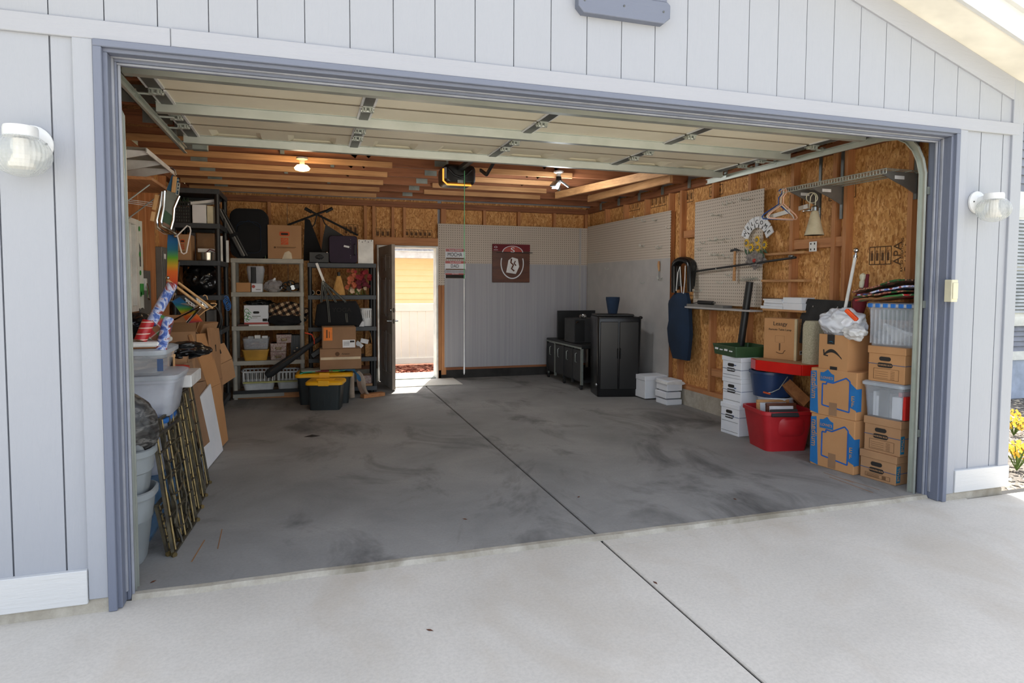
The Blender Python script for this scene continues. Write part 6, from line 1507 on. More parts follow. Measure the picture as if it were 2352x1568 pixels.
# ---- totes with yellow lids
def ytote(label, F0, F1, vtop, d, lid):
    w_ = (F1-F0).length; rz = math.atan2(F1.y-F0.y, F1.x-F0.x); mid = (F0+F1)/2; n_ = Vector((-math.sin(rz), math.cos(rz), 0)); c = mid+n_*d/2
    h = at(740, vtop, y=mid.y).z; t = thing('storage_tote', label, 'tote', (c.x, c.y, 0), rz, 'black totes with yellow lids')
    b = MB(); tub_mesh(b, w_*1.12, d, h-.025, .04, .9, .006, .006, .03); b.build('tub', 'tote_black', t, smooth=True)
    b = MB(); b.loft([rrect(w_*1.12+.03, d+.03, .05, h-.045), rrect(w_*1.12+.05, d+.05, .05, h-.04), rrect(w_*1.12+.05, d+.05, .05, h-.015), rrect(w_*1.12+.02, d+.02, .05, h)]); b.build('lid', 'yellow', t, smooth=True)
    b = MB(); b.box(-.06, .06, -d/2-.03, -d/2-.005, h-.05, h+.012); b.box(-w_*.3, w_*.3, -d*.2, d*.2, h, h+.012); b.build('latch', 'yellow', t, bevel=.004)
    b = MB()
    for x in (-w_*.2, .0, w_*.22): b.box(x-.004, x+.004, -d/2*.97, -d/2*.9, .05, h-.07)
    b.build('rib', 'tote_black', t)
    return h
F0, F1 = Vector(at(710, 943, z=0)), Vector(at(778, 942, z=0))
hA = ytote('black tote with a yellow lid standing in front of its larger twin', F0, F1, 876, .30, True)
F0, F1 = Vector((at(690, 928, z=0).x, F0.y+.36, 0)), Vector((at(800, 926, z=0).x, F0.y+.33, 0))
hB = ytote('larger black tote with a yellow lid carrying the two brown cartons', F0, F1, 858, .38, True)
mid = (F0+F1)/2
# cloth on the tote, cartons
t = thing('cloth_heap', 'heap of teal, red and grey folded cloths on the larger yellow-lidded tote', 'cloth', (mid.x, mid.y+.1, hB)); o = (mid.x, mid.y+.1, hB)
for i, (u0, u1, dy, dz, m) in enumerate(((686, 722, .03, .0, 'teal'), (690, 735, .1, .012, 'fabric_grey'), (722, 762, .06, .004, 'maroon'), (755, 790, .06, .004, 'sticker_green'), (780, 815, .08, .006, 'quilt_blue'))):
    b = MB(o); x0, x1 = px(u0, mid.y), px(u1, mid.y)
    quadsurf(b, lambda a_, c_, x0=x0, x1=x1, i=i: (x0+(x1-x0)*a_, mid.y+.02+.24*c_, hB+.016+dz+.008*noise.noise(Vector((a_*4, c_*4, i)))-(.05*max(0, .3-a_)*2 if i == 0 else 0)), 8, 6, .012); b.build('folded_cloth', m, t, smooth=True)
yb_ = mid.y+.06
t, w_, h = pbox('shipping_carton', 'wide brown carton sealed with shiny tape on the yellow-lidded tote', 'box', 733, 829, hB+.036, 801, yb_, .30, 'card_dark')
MB().box(.01, w_-.01, -.0015, .001, h*.48, h*.60).build('packing_tape', 'tape', t); text('Amazon', (w_*.62, -.001, h*.75), .028, 'ink', t)
b = MB(); b.lathe([(.022, 0), (.026, 0), (.026, -.001), (.022, -.001)], (w_*.42, 0, h*.75), 16, 'y'); b.build('round_stamp', 'ink_brown', t)
z2_ = hB+.036+h
t, w_, h = pbox('shipping_carton', 'brown carton with an orange sticker stacked on the taped carton', 'box', 739, 817, z2_+.001, 751, yb_+.02, .28, 'card_dark')
MB().box(w_*.04, w_*.30, -.002, .001, h*.38, h*.99).build('orange_sticker', 'orange', t); b = MB(); b.box(w_*.12, w_*.16, -.003, -.002, h*.5, h*.88); b.box(w_*.20, w_*.22, -.003, -.002, h*.5, h*.8); b.build('sticker_print', 'ink_brown', t)
MB().box(w_*.60, w_*.97, -.002, .001, h*.04, h*.40).build('shipping_label', 'paper', t); b = MB(); 
for i in range(5): b.box(w_*.63, w_*.8, -.003, -.002, h*(.30-.04*i), h*(.30-.04*i)+.003)
b.box(w_*.82, w_*.95, -.003, -.002, h*.28, h*.36); b.build('label_print', 'ink', t)
# quilt hanging by the tote
t = thing('quilt', 'patchwork quilt slung down beside the taped carton', 'quilt', (px(825, 5.0), 5.05, .12)); o = (px(825, 5.0), 5.05, .12)
pts = [(808, 852), (826, 852), (836, 872), (846, 896), (832, 902), (822, 880), (812, 866)]
za = at(820, 850, y=5.05).z; zb = at(838, 902, y=5.05).z
def qf(a_, c_): return (px(806+20*a_, 5.05)+c_*.12+.02*math.sin(c_*6), 5.10-.06*math.sin(c_*2.5)+.10*a_*0-.03*a_, za+(zb-za)*c_**1.3-.03*a_+.014*math.sin(a_*9+c_*4))
for (a0, a1, c0_, c1_, m) in ((0, .5, 0, .5, 'quilt_blue'), (.5, 1, 0, .5, 'quilt'), (0, .5, .5, 1, 'quilt_tan'), (.5, 1, .5, 1, 'quilt')):
    b = MB(o); quadsurf(b, lambda a_, c_: qf(a0+(a1-a0)*a_, c0_+(c1_-c0_)*c_), 6, 8, .02); b.build('patch', m, t, smooth=True)
b = MB(o); b.tube([(px(806, 5.0), 5.0, .33), (px(806, 5.0), 4.99, .15), (px(807, 5.0), 5.0, .02)], .02, 8, flat=1.6); b.build('hanging_edge', 'quilt', t, smooth=True)
# ---- black unit contents
y = YK+.03
o = (px(845, y), y+.1, kl[4]+.001); t, w_, h = pbox('keepsake_box', 'pale floral box low on the black shelving', 'box', 835, 852, kl[4], 862, y+.03, .2, 'floral')
single(MB().box(px(838, y), px(858, y), y, y+.02, kl[4]+.001, kl[4]+.03), 'carton_flap', 'card', 'small brown carton scrap low on the black shelving', 'scrap')
o = (px(847, y), y+.12, kl[3]+.001); t = thing('wicker_basket', 'square wicker basket with a hooped handle on the black shelving', 'basket', o)
zt_ = at(847, 790, y=y).z; w_ = px(857, y)-px(838, y)
b = MB(o); b.T = Matrix.Translation(o)
L = []
n = 14
for i in range(n):
    z = (zt_-kl[3])*i/(n-1); bu = .004*(i % 2); L.append(rrect(w_*(.88+.12*i/n)+bu, .16+bu, .02, z))
L += [rrect(w_-.02, .14, .02, zt_-kl[3]), rrect(w_-.04, .12, .02, .01)]
b.loft(L); b.build('weave', 'wicker', t)
b = MB(o); b.tube([(o[0]-w_*.45, o[1], zt_), (o[0]-w_*.2, o[1], zt_+.14), (o[0], o[1], zt_+.17), (o[0]+w_*.2, o[1], zt_+.14), (o[0]+w_*.45, o[1], zt_)], .009, 6); b.build('handle', 'wicker', t, smooth=True)
for i, (u0, v0, u1, v1, a_) in enumerate(((828, 778, 846, 788, -.3), (820, 785, 830, 797, -.9))):
    c = at((u0+u1)/2, (v0+v1)/2, y=y); b = MB(); b.T = Matrix.Translation((c.x, y+.0, c.z)) @ Matrix.Rotation(-a_*.8, 4, 'Y'); b.box(-.05, .05, -.015, .015, -.028, .028)
    single(b, 'white_packet', 'paper', ['small printed white packet propped above the wicker basket', 'small white packet wedged beside the orange-stickered carton'][i], 'packet')
o = (px(845, y), y+.14, kl[2]+.001)
basket('small white basket with oval holes on the black shelving', 830, 858, 708, kl[2]+.002, y+.02, .2)
single(MB().box(px(822, y), px(836, y), y-.01, y+.012, kl[2]+.001, at(830, 738, y=y).z), 'card_stand', 'paper', 'small folded white card beside the black canvas bag', 'card')
# canvas bag
yb2 = 5.14
a = at(722, 751, y=yb2); c = at(833, 692, y=yb2); o = ((a.x+c.x)/2, yb2+.06, a.z)
t = thing('canvas_bag', 'black canvas holdall reading YOGA hung by striped straps', 'bag', o)
pr = [(722, 745), (728, 700), (745, 691), (818, 691), (826, 705), (834, 735), (825, 750), (730, 751)]
P2 = [at(u, v, y=yb2) for u, v in pr]; cc = sum(P2, Vector())/len(P2)
b = MB(o); b.loft([[cc+(p-cc)*s_+Vector((0, dy, 0)) for p in P2] for s_, dy in ((.82, -.05), (.97, -.02), (1, .04), (.9, .13))]); b.build('body', 'black_cloth', t, smooth=True)
text('YOGA', at(785, 712, y=yb2-.056)-Vector(o), .075, 'rubber', t, sx=1.1)
top = at(741, 646, y=yb2)
for pts in (((757, 740), (753, 695), (741, 646)), ((797, 740), (793, 692), (741, 646)), ((772, 694), (741, 646)), ((738, 694), (741, 646))):
    b = MB(o); P3 = [at(u, v, y=yb2-.058 if v > 693 else yb2-.03) for u, v in pts]
    for i in range(len(P3)-1): b.beam(P3[i], P3[i+1], .03, .004, (0, 1, 0))
    s_ = b.build('strap', 'black_cloth', t)
    b = MB(o)
    for i in range(len(P3)-1):
        for dx in (-.008, .008): b.beam(P3[i]+Vector((dx, -.003, 0)), P3[i+1]+Vector((dx, -.003, 0)), .004, .002, (0, 1, 0))
    b.build('stripe', 'fabric_grey', s_)
# level 1
p0, p1 = at(727, 604, y=5.2), at(746, 652, y=5.2)
b = MB(); b.beam(p0, p1, .03, .012, (0, 1, 0)); single(b, 'white_stick', 'white_paint', 'white flat stick poking out where the canvas straps hang', 'stick')
p0 = at(778, 628, y=y+.05); o = (p0.x, y+.06, kl[1]+.001); t = thing('corn_broom', 'straw whisk broom head standing on the black shelving', 'broom', o)
b = MB(o); L = []
for z, s_ in ((kl[1]+.001, .078), (kl[1]+.05, .075), (kl[1]+.15, .05), (at(778, 630, y=y).z, .02)):
    L.append([Vector((p0.x+s_*math.cos(a*PI/10)*(1+.04*(a % 2)), y+.06+s_*.4*math.sin(a*PI/10), z)) for a in range(20)])
b.loft(L); b.build('bristles', 'straw', t)
zz = at(778, 630, y=y).z; b = MB(o); b.tube([(p0.x, y+.06, zz-.02), (p0.x, y+.06, zz+.03)], .02, 10); b.build('collar', 'black_plastic', t, smooth=True)
o = (px(822, y), y+.12, kl[1]+.001); t = thing('artificial_flowers', 'bunch of artificial autumn flowers in orange, red and wine on the black shelving', 'flowers', o)
for i in range(64):
    u, v = rnd.gauss(824, 17), rnd.gauss(648, 14)
    if not (790 < u < 856 and 620 < v < 674): continue
    m = 'flower_wine' if (u > 822 and v > 640 and v < 662) else 'flower_cream' if v > 662 else 'flower_orange' if u < 815 else 'flower_red'
    yy_ = y+rnd.uniform(.0, .2); p = at(u, v, y=yy_); b = MB(o); r_ = rnd.uniform(.022, .036)
    for k_ in range(7):
        a = k_*.9+rnd.random(); d_ = Vector((math.cos(a), -.35, math.sin(a)))*r_; s2 = Vector((-d_.z, 0, d_.x))*.55
        b.add([p, p+d_*.6+s2, p+d_*1.1, p+d_*.6-s2, p+d_*.6+Vector((0, .01, 0))], [(0, 1, 2), (0, 2, 3), (0, 4, 1), (1, 4, 2), (2, 4, 3), (3, 4, 0)])
    b.build('flower_head', m, t)
b = MB(o); 
for i in range(12): b.tube([(o[0]+rnd.uniform(-.12, .12), y+.12, kl[1]+.002), (o[0]+rnd.uniform(-.14, .14), y+.12, kl[1]+.18)], .004, 5)
b.build('stems', 'plant', t)['kind'] = 'stuff'
for i, u in enumerate((717, 732, 747)):
    b = MB(); r_ = .032; zc = kl[1]+r_+.002; b.lathe([(r_, 0), (r_, .3), (r_*.7, .3), (r_*.7, 0)], (px(u, y), y, zc), 18, 'y')
    single(b, 'paper_roll', ['fabric_grey', 'card', 'charcoal'][i], ['pale hollow roll end-on beside the straw broom', 'brown hollow roll end-on beside the straw broom', 'dark hollow roll end-on beside the straw broom'][i], 'roll', 'rolls lying on the black shelving', smooth=True)
# top of the black unit
o = (px(792, y), y+.1, kl[0]+.001); t = thing('luggage', 'dark purple suitcase with silver studs on the black shelving', 'suitcase', o)
a = px(757, y); c = px(822, y); z1 = at(790, 541, y=y).z
b = MB(o); b.loft([[Vector(((a+c)/2+p.x, yy_, (kl[0]+z1)/2+.001+p.y)) for p in rrect((c-a)*s_, (z1-kl[0]-.002)*s_, .03, 0, 4)] for yy_, s_ in ((y, .96), (y+.015, 1), (y+.22, 1), (y+.24, .95))]); b.build('shell', 'purple', t, smooth=True)
b = MB(o)
for v in (550, 556, 565, 570, 587, 592): b.blob(at(805, v, y=y-.003), (.006, .005, .006), 1, 0, 1, 2)
b.build('stud', 'chrome_dull', t); b = MB(o); p = at(796, 566, y=y-.003); b.T = Matrix.Translation(p) @ Matrix.Rotation(.2, 4, 'Y'); b.box(-.035, .035, -.003, .003, -.012, .012); b.build('luggage_tag', 'paper', t)
b = MB(o); p = at(815, 573, y=y-.004); b.tube([p+Vector((0, 0, .07)), p+Vector((0, -.02, .06)), p+Vector((0, -.02, -.06)), p+Vector((0, 0, -.07))], .008, 6); b.build('grip', 'black_plastic', t, smooth=True)
o = (px(842, y), y, kl[0]+.001); t = thing('pegboard_scrap', 'white board scrap with holes along its top edge on the black shelving', 'board', o)
MB(o).box(px(824, y), px(859, y), y+.03, y+.04, kl[0]+.001, at(842, 550, y=y).z).build('board', 'white_paint', t)
b = MB(o)
for i in range(5): p = at(825+7*i, 553+2.5*(i % 2), y=y+.03); b.lathe([(0, 0), (.006, 0), (.006, -.002), (0, -.002)], p, 8, 'y')
b.build('hole', 'dark_gap', t)
# two black folding music bags under crossed bars
o = (px(722, 5.5), 5.55, kl[0]+.001); 
for i, (pr, lab) in enumerate(((((697, 598), (700, 500), (712, 505), (742, 583), (742, 598)), 'black triangular sheet stand bag between the logo carton and the crossed bars'), (((735, 598), (742, 545), (748, 515), (800, 548), (800, 598)), 'dark slanted panel bag behind the purple suitcase'))):
    P2 = [at(u, v, y=5.6) for u, v in pr]; P2 = [Vector((p.x, p.y, max(p.z, kl[0]+.002))) for p in P2]
    b = MB(); b.loft([[p for p in P2], [p+Vector((0, .05, 0)) for p in P2]]); single(b, 'stand_bag', 'black_cloth' if i == 0 else 'charcoal', lab, 'bag')
t = thing('keyboard_stand', 'black crossed-bar keyboard stand above the black shelving', 'stand', (px(735, 5.65), 5.66, at(735, 540, y=5.66).z)); o = (px(735, 5.65), 5.66, at(735, 540, y=5.66).z)
for i, (p, q) in enumerate((((700, 478), (822, 540)), ((764, 478), (660, 517)))):
    b = MB(o); b.tube([at(*p, y=5.66+.03*i), at(*q, y=5.66+.03*i)], .014, 8); b.build('cross_bar', 'black_metal', t, smooth=True)
for p, q in (((700, 478), (716, 487)), ((764, 478), (748, 486))):
    b = MB(o); b.tube([at(*p, y=5.65), at(*q, y=5.65)], .022, 8); b.build('foam_grip', 'black_plastic', t, smooth=True)
b = MB(o); b.tube([at(728, 494, y=5.63), at(722, 515, y=5.63), at(710, 530, y=5.63)], .008, 6); b.tube([at(738, 494, y=5.63), at(745, 512, y=5.63), at(756, 525, y=5.63)], .008, 6); b.build('brace', 'black_metal', t, smooth=True)
o = (px(735, y), y+.03, kl[0]+.001); t = thing('black_crate', 'small black mesh crate with chrome catches on the black shelving', 'crate', o)
MB(o).box(px(711, y), px(757, y), y, y+.2, kl[0]+.001, at(735, 578, y=y).z).build('body', 'black_metal', t, bevel=.008)
b = MB(o); b.blob(at(734, 590, y=y), (.05, .03, .03), 4, .2, 3, 3); b.build('bundle', 'charcoal', t, smooth=True)
b = MB(o); b.blob(at(751, 580, y=y-.01), (.012, .01, .02), 4, .2, 3, 2); b.build('catch', 'chrome', t, smooth=True)
# ================================================================ CORNER UNIT CONTENTS
y = YL+.04
o = (px(424, y), y+.14, ll[1]+.001); t = thing('milk_crate', 'black lattice milk crate of greenery high in the corner unit', 'crate', o)
x0, x1 = px(403, y), px(441, y); z1 = at(420, 462, y=y).z
b = MB(o)
for i in range(7):
    z = ll[1]+.01+(z1-ll[1]-.02)*i/6; b.box(x0, x1, y, y+.008, z-.006, z+.006); b.box(x1-.008, x1, y, y+.26, z-.006, z+.006)
for i in range(8):
    x = x0+(x1-x0)*i/7; b.box(x-.005, x+.005, y-.002, y+.006, ll[1]+.001, z1); yy_ = y+.26*i/7; b.box(x1-.006, x1+.002, yy_-.005, yy_+.005, ll[1]+.001, z1)
b.build('lattice', 'black_plastic', t); MB(o).box(x0+.01, x1-.01, y+.01, y+.25, ll[1]+.001, z1-.06).build('contents', 'art_mix', t)
b = MB(o)
for i in range(60):
    p = Vector((rnd.uniform(x0, x1), rnd.uniform(y+.02, y+.24), z1-.02)); q = p+Vector((rnd.uniform(-.03, .03), rnd.uniform(-.02, .02), rnd.uniform(.02, .07))); b.tube([p, q], [.004, .002], 4)
b.build('greenery', 'leaf', t)['kind'] = 'stuff'
t, w_, h = pbox('white_carton', 'white carton with papers heaped on it high in the corner unit', 'box', 446, 478, ll[1], 470, y, .3, 'white_card')
b = MB(); b.T = Matrix.Translation((.0, .05, h+.004)) @ Matrix.Rotation(-.16, 4, 'Y'); b.box(-.05, .26, 0, .2, 0, .03); b.build('paper_heap', 'paper', t)
single(MB().box(px(480, y), px(494, y), y, y+.25, ll[1]+.001, at(486, 473, y=y).z), 'cream_carton', 'beige', 'tall cream carton beside the white carton in the corner unit', 'box')
t, w_, h = pbox('moving_box', 'brown carton with an orange handle print in the corner unit', 'box', 404, 441, ll[2], 538, y, .28, 'card'); hd_print(t, w_, h)
pbox('plain_carton', 'plain brown carton set back behind the steel pan in the corner unit', 'box', 455, 494, ll[2], 536, y+.3, .28, 'card_dark')
o = (px(474, y), y+.14, ll[2]+.001); t = thing('steel_pan', 'round stainless steel pan with a white book in it in the corner unit', 'pan', o)
r_ = (px(499, y)-px(447, y))/2; zp = at(474, 579, y=y).z
b = MB(o); b.lathe([(0, ll[2]+.001), (r_*.92, ll[2]+.001), (r_, zp), (r_+.008, zp), (r_*.97, zp-.003), (r_*.9, ll[2]+.01), (0, ll[2]+.01)], (o[0], y+.14, 0), 28); b.build('pan', 'steel', t, smooth=True)
MB(o).box(o[0]-r_*.75, o[0]+r_*.62, y+.08, y+.2, ll[2]+.02, at(474, 570, y=y).z).build('white_book', 'paper', t)
b = MB(o); b.tube([(o[0], y+.07, zp), (o[0]+.04, y+.06, zp+.035), (o[0]+.1, y+.07, zp+.01)], .006, 6); b.build('red_handle', 'maroon', t, smooth=True)
for i, (u, v0, v1, m, lab) in enumerate(((509, 542, 600, 'white_paint', 'pair of white slats standing at the corner unit post'), (523, 552, 600, 'white_plastic', 'single white slat standing nearer the grey shelving'))):
    a = at(u, v1, y=YL+.3+.32*i); c = at(u, v0, y=YL+.3+.32*i); single(MB().box(a.x-.014, a.x+.014, a.y-.01, a.y+.01, ll[2]+.001, c.z), 'paint_stick', m, lab, 'slat')
o = (px(455, y), y+.25, ll[3]+.001); t = thing('garbage_bag', 'big glossy black garbage bag filling a shelf of the corner unit', 'bag', o)
zb = at(455, 607, y=y).z; b = MB(o); b.blob(((px(415, y)+px(500, y))/2, y+.24, (ll[3]+zb)/2), ((px(500, y)-px(410, y))/2, .24, (zb-ll[3])*.56), 41, .06, 1.6, 5, ll[3]+.002, .10, 2.6); b.build('bag', 'black_bag', t, smooth=True)
o = (px(508, y), y+.1, ll[4]); t = thing('blue_cord_coil', 'small coil of blue cord hung on the corner unit post', 'cord', (px(518, y), y+.05, ll[3]-.1))
b = MB((px(518, y), y+.05, ll[3]-.1))
for i in range(4): b.tube([(px(520, YL+.3)+.03*math.cos(a*PI/6)+.006*i, YL+.28, at(520, 690, y=YL+.3).z+.055*math.sin(a*PI/6)-.02*i) for a in range(12)], .006, 5, closed=True)
b.build('coil', 'blue_latch', t, smooth=True)
c = at(478, 728, y=YL-.05); o = (c.x, YL-.05, c.z-.17); t = thing('hose_coil', 'coiled black hose hung at the front of the corner unit', 'hose', o)
b = MB(o)
for i in range(5): r_ = .15+.008*i; b.tube([(c.x+r_*.78*math.cos(a*PI/12), YL-.05-.012*(i % 3), c.z+r_*math.sin(a*PI/12)-.01*i) for a in range(24)], .011, 6, closed=True)
b.build('loop', 'black_plastic', t, smooth=True)
for i, (u0, u1, v0, lv_, m, lab) in enumerate(((405, 440, 700, 4, 'charcoal', 'dark tool case low in the corner unit'), (448, 470, 705, 4, 'card_dark', 'narrow brown carton low in the corner unit'), (473, 492, 712, 4, 'panel_grey', 'ridged grey case low in the corner unit'), (430, 470, 790, 5, 'card', 'brown carton on the second lowest shelf of the corner unit'))):
    pbox('stored_case', lab, 'box', u0, u1, ll[lv_], v0, y+.1, .3, m, seam=False)
# ================================================================ LEFT WALL FIXTURES
WLx = XL
t = thing('wall_shelf', 'grey wire shelf on three tapered brackets high on the side wall', 'shelf', (XL, 2.7, 2.40)); zs = 2.40; o = (XL, 2.7, zs)
xo = -.21; ya, yb_ = 1.93, 2.95
b = MB(o)
n = 40
for i in range(n+1): yy = ya+(yb_-ya)*i/n; b.tube([(XL, yy, zs), (xo, yy, zs), (xo, yy, zs-.03)], .0025, 4)
b.build('wire_deck', 'galv', t)
b = MB(o); b.box(xo-.004, xo+.004, ya, yb_, zs-.034, zs-.0); b.build('front_rail', 'white_plastic', t)
for y_ in (2.02, 2.44, 2.80):
    b = MB(o); b.prism([(XL, zs-.005), (xo-.01, zs-.005), (xo-.01, zs-.03), (XL, zs-.12)], y_-.008, y_+.008); b.build('bracket', 'white_plastic', t)
zb_ = 2.19
t = thing('board_shelf', 'reddish plank shelf on wire struts under the wire shelf', 'shelf', (XL, 2.5, zb_)); o = (XL, 2.5, zb_)
MB(o).box(XL+.005, -.20, 2.02, 2.42, zb_, zb_+.022).build('plank', 'stud_y', t); MB(o).box(XL+.005, -.20, 2.425, 2.78, zb_, zb_+.022).build('plank', 'stud_y', t)
for y_ in (2.25, 2.70):
    b = MB(o); b.tube([(XL, y_, zb_-.28), (-.26, y_, zb_-.002)], .006, 6); b.build('strut', 'galv', t)
a = at(300, 458, x=-.45); t = thing('folded_rack', 'small white folding rack clipped under the plank shelf', 'rack', a); o = tuple(a)
for i in range(3):
    b = MB(o); b.slab([a+Vector((-.1, 0, .01-.012*i)), a+Vector((.12, .25, .01-.016*i)), a+Vector((.14, .22, .004-.016*i)), a+Vector((-.08, -.04, .004-.012*i))], .005); b.build('blade', 'white_plastic', t)
# window with protective film
y0, y1 = 2.62, 3.14; zA, zB = 1.20, 2.0
wn = struct('window_1')
for a_, c_, z0, z1, m in ((y0, y1, zB-.05, zB, 'white_paint'), (y0, y1, zA, zA+.05, 'white_paint'), (y1-.05, y1, zA+.05, zB-.05, 'white_paint'), (y0, y0+.05, zA+.05, zB-.05, 'white_paint'), (y0+.3, y0+.33, zA+.05, zB-.05, 'white_paint')):
    MB().box(XL-.02, XL+.03, a_, c_, z0, z1).build('window_frame', m, wn, bevel=.003)
MB().box(XL-.01, XL-.004, y0+.05, y1-.05, zA+.05, zB-.05).build('window_pane', 'film', wn)
b = MB(); L = []
f_ = thing('window_film', 'white protective film with green round stickers beside the window', 'film', (XL+.02, 3.24, 1.25)); o = (XL+.02, 3.24, 1.25)
b = MB(o); quadsurf(b, lambda a_, c_: (XL+.02+.01*math.sin(a_*9), 3.15+.19*a_, 1.22+.78*c_+.01*math.sin(a_*20)*(1-c_)), 8, 10, .003); b.build('sheet', 'film', f_, smooth=True)
for v in (519, 580, 625, 677):
    p = at(302, v, x=XL+.04); b = MB(o); b.lathe([(0, 0), (.022, 0), (.022, .004), (0, .004)], (XL+.034, min(3.3, max(3.2, p.y)), p.z), 14, 'x'); b.build('sticker', 'sticker_green', f_)
p = at(305, 665, x=XL+.04); MB(o).box(XL+.034, XL+.038, 3.18, 3.30, p.z-.05, p.z+.05).build('printed_patch', 'sticker_green', f_)
# electric panel and plates
a, c = at(362, 688, x=XL+.01), at(384, 572, x=XL+.01)
t = thing('breaker_panel', 'grey steel breaker panel on the side wall studs', 'panel', (XL, (a.y+c.y)/2, a.z)); o = (XL, (a.y+c.y)/2, a.z)
MB(o).box(XL, XL+.06, a.y, c.y, a.z, c.z).build('box', 'panel_grey', t, bevel=.004); MB(o).box(XL+.06, XL+.068, a.y+.03, c.y-.03, a.z+.04, c.z-.04).build('door', 'panel_grey', t, bevel=.004)
MB(o).box(XL+.068, XL+.072, a.y+.05, a.y+.12, c.z-.12, c.z-.07).build('label', 'paper', t)
a, c = at(322, 735, x=XL+.01), at(344, 622, x=XL+.01)
single(MB().box(XL+.003, XL+.015, a.y, c.y, a.z, c.z), 'grey_board', 'panel_grey', 'tall grey board fixed on the studs near the window', 'board')
p = at(337, 662, x=XL+.05); t = thing('wall_bracket', 'white and chrome bracket with a crank on the grey board', 'bracket', p); o = tuple(p)
MB(o).box(XL+.016, XL+.05, p.y-.03, p.y+.03, p.z-.02, p.z+.09).build('plate', 'white_plastic', t, bevel=.004)
b = MB(o); b.tube([p+Vector((0, 0, .04)), p+Vector((.03, -.08, -.03)), p+Vector((.03, -.10, -.08)), p+Vector((.02, -.02, -.10))], .009, 8); b.build('crank', 'chrome', t, smooth=True)
p = at(322, 585, x=XL+.02); single(MB().slab([p+Vector((0, -.06, .12)), p+Vector((0, -.05, -.1)), p+Vector((0, .1, -.11)), p+Vector((0, .08, .0))], .004), 'dark_leaflet', 'art_mix', 'dark torn leaflet pinned on the stud beside the window film', 'leaflet')
# ================================================================ HANGING BEACH CHAIRS
def chair(label, P_, o, fab, group):
    t = thing('beach_chair', label, 'chair', o, 0, group); return t
Y0 = 2.35
A = lambda u, v, y=Y0: at(u, v, y=y)
o = tuple(A(395, 640)); t = thing('beach_chair', 'chrome folding beach chair with a grey and green sling hung under the wall shelves', 'chair', o, 0, 'beach chairs hung on the wall')
for dy, pts in ((0, ((372, 440), (368, 470), (360, 505), (362, 523), (378, 534), (395, 537))), (-.02, ((378, 438), (376, 475), (370, 508), (372, 520), (392, 530), (404, 538), (406, 543)))):
    b = MB(o); b.tube([A(u, v, Y0+dy) for u, v in pts], .013, 8); b.build('tube_frame', 'chrome', t, smooth=True)
b = MB(o); b.tube([A(392, 385), A(402, 392), A(404, 402)], .008, 6); b.tube([A(412, 450), A(400, 478), A(398, 505), A(392, 528)], .011, 8); b.build('side_tube', 'chrome', t, smooth=True)
for (q, m) in ((((377, 455), (404, 462), (412, 448), (386, 436)), 'fabric_grey'), (((374, 478), (398, 498), (406, 462), (378, 452)), 'fabric_grey'), (((371, 508), (394, 520), (398, 497), (374, 477)), 'leaf'), (((372, 520), (392, 528), (394, 519), (371, 507)), 'quilt_tan'), (((383, 436), (408, 446), (411, 410), (396, 402)), 'quilt_blue')):
    b = MB(o); b.slab([A(u, v, Y0+.015) for u, v in q], .012); b.build('sling', m, t)
b = MB(o); b.beam(A(402, 405), A(398, 442), .03, .018, (0, 1, 0)); b.build('arm_rest', 'dowel', t, bevel=.004)
b = MB(o); b.beam(A(361, 447), A(353, 482), .03, .018, (0, 1, 0)); b.beam(A(353, 486), A(349, 508), .03, .022, (0, 1, 0)); b.build('arm_rest', 'dowel', t, bevel=.004)
b = MB(o)
q = [A(u, v) for u, v in ((404, 446), (408, 420), (413, 421), (410, 448))]
for i in range(4): b.beam(q[i], q[(i+1) % 4], .006, .006, (0, 1, 0))
for i in range(4): b.box(q[0].x+.01, q[0].x+.025, Y0-.004, Y0+.004, q[0].z+.03+.025*i, q[0].z+.04+.025*i)
b.build('ratchet', 'galv', t)
o = tuple(A(395, 690)); t = thing('beach_chair', 'folding beach chair with a rainbow sling and wooden arms hung below the grey one', 'chair', o, 0, 'beach chairs hung on the wall')
b = MB(o); L = [[A(u0, v), A(u1, v), A(u1, v)+Vector((0, .02, 0)), A(u0, v)+Vector((0, .02, 0))] for u0, u1, v in ((381, 406, 660), (383, 407, 640), (384, 408, 600), (384, 408, 560), (386, 408, 536))]
b.loft(L); b.build('sling', 'rainbow', t)
b = MB(o); L = [[Vector(p), Vector(p)+Vector((0, .02, 0)), Vector(q)+Vector((0, .02, 0)), Vector(q)] for p, q in ((A(432, 742, 2.6), A(465, 738, 2.6)), (A(412, 715, 2.5), A(440, 705, 2.5)), (A(395, 692, 2.4), A(412, 682, 2.4)))]
b.loft(L); b.build('sling', 'rainbow', t)
for i, (p, q, yy) in enumerate(((((383, 642)), (471, 709), 2.28), ((408, 648), (488, 708), 2.5))):
    b = MB(o); b.beam(A(*p, yy), A(*q, yy+.1), .034, .018, (0, 0, 1)); b.build('arm_rest', 'dowel', t, bevel=.005)
for p, q in (((388, 690), (457, 704)), ((458, 704), (400, 733)), ((466, 700), (430, 740)), ((410, 600), (404, 650)), ((402, 675), (398, 690))):
    b = MB(o); b.tube([A(*p, 2.42), A(*q, 2.5)], .011, 8); b.build('tube_frame', 'chrome', t, smooth=True)
for c in ((425, 684), (450, 683)):
    b = MB(o); q = [A(c[0]+du, c[1]+dv, 2.46) for du, dv in ((0, 0), (24, 18), (28, 24), (10, 14))]
    for i in range(4): b.beam(q[i], q[(i+1) % 4], .006, .008, (0, 1, 0))
    for i in range(4): p = q[0]+(q[1]-q[0])*(i+.5)/4; b.beam(p, p+Vector((-.0, 0, -.025)), .008, .01, (0, 1, 0))
    b.build('ratchet', 'white_plastic', t)
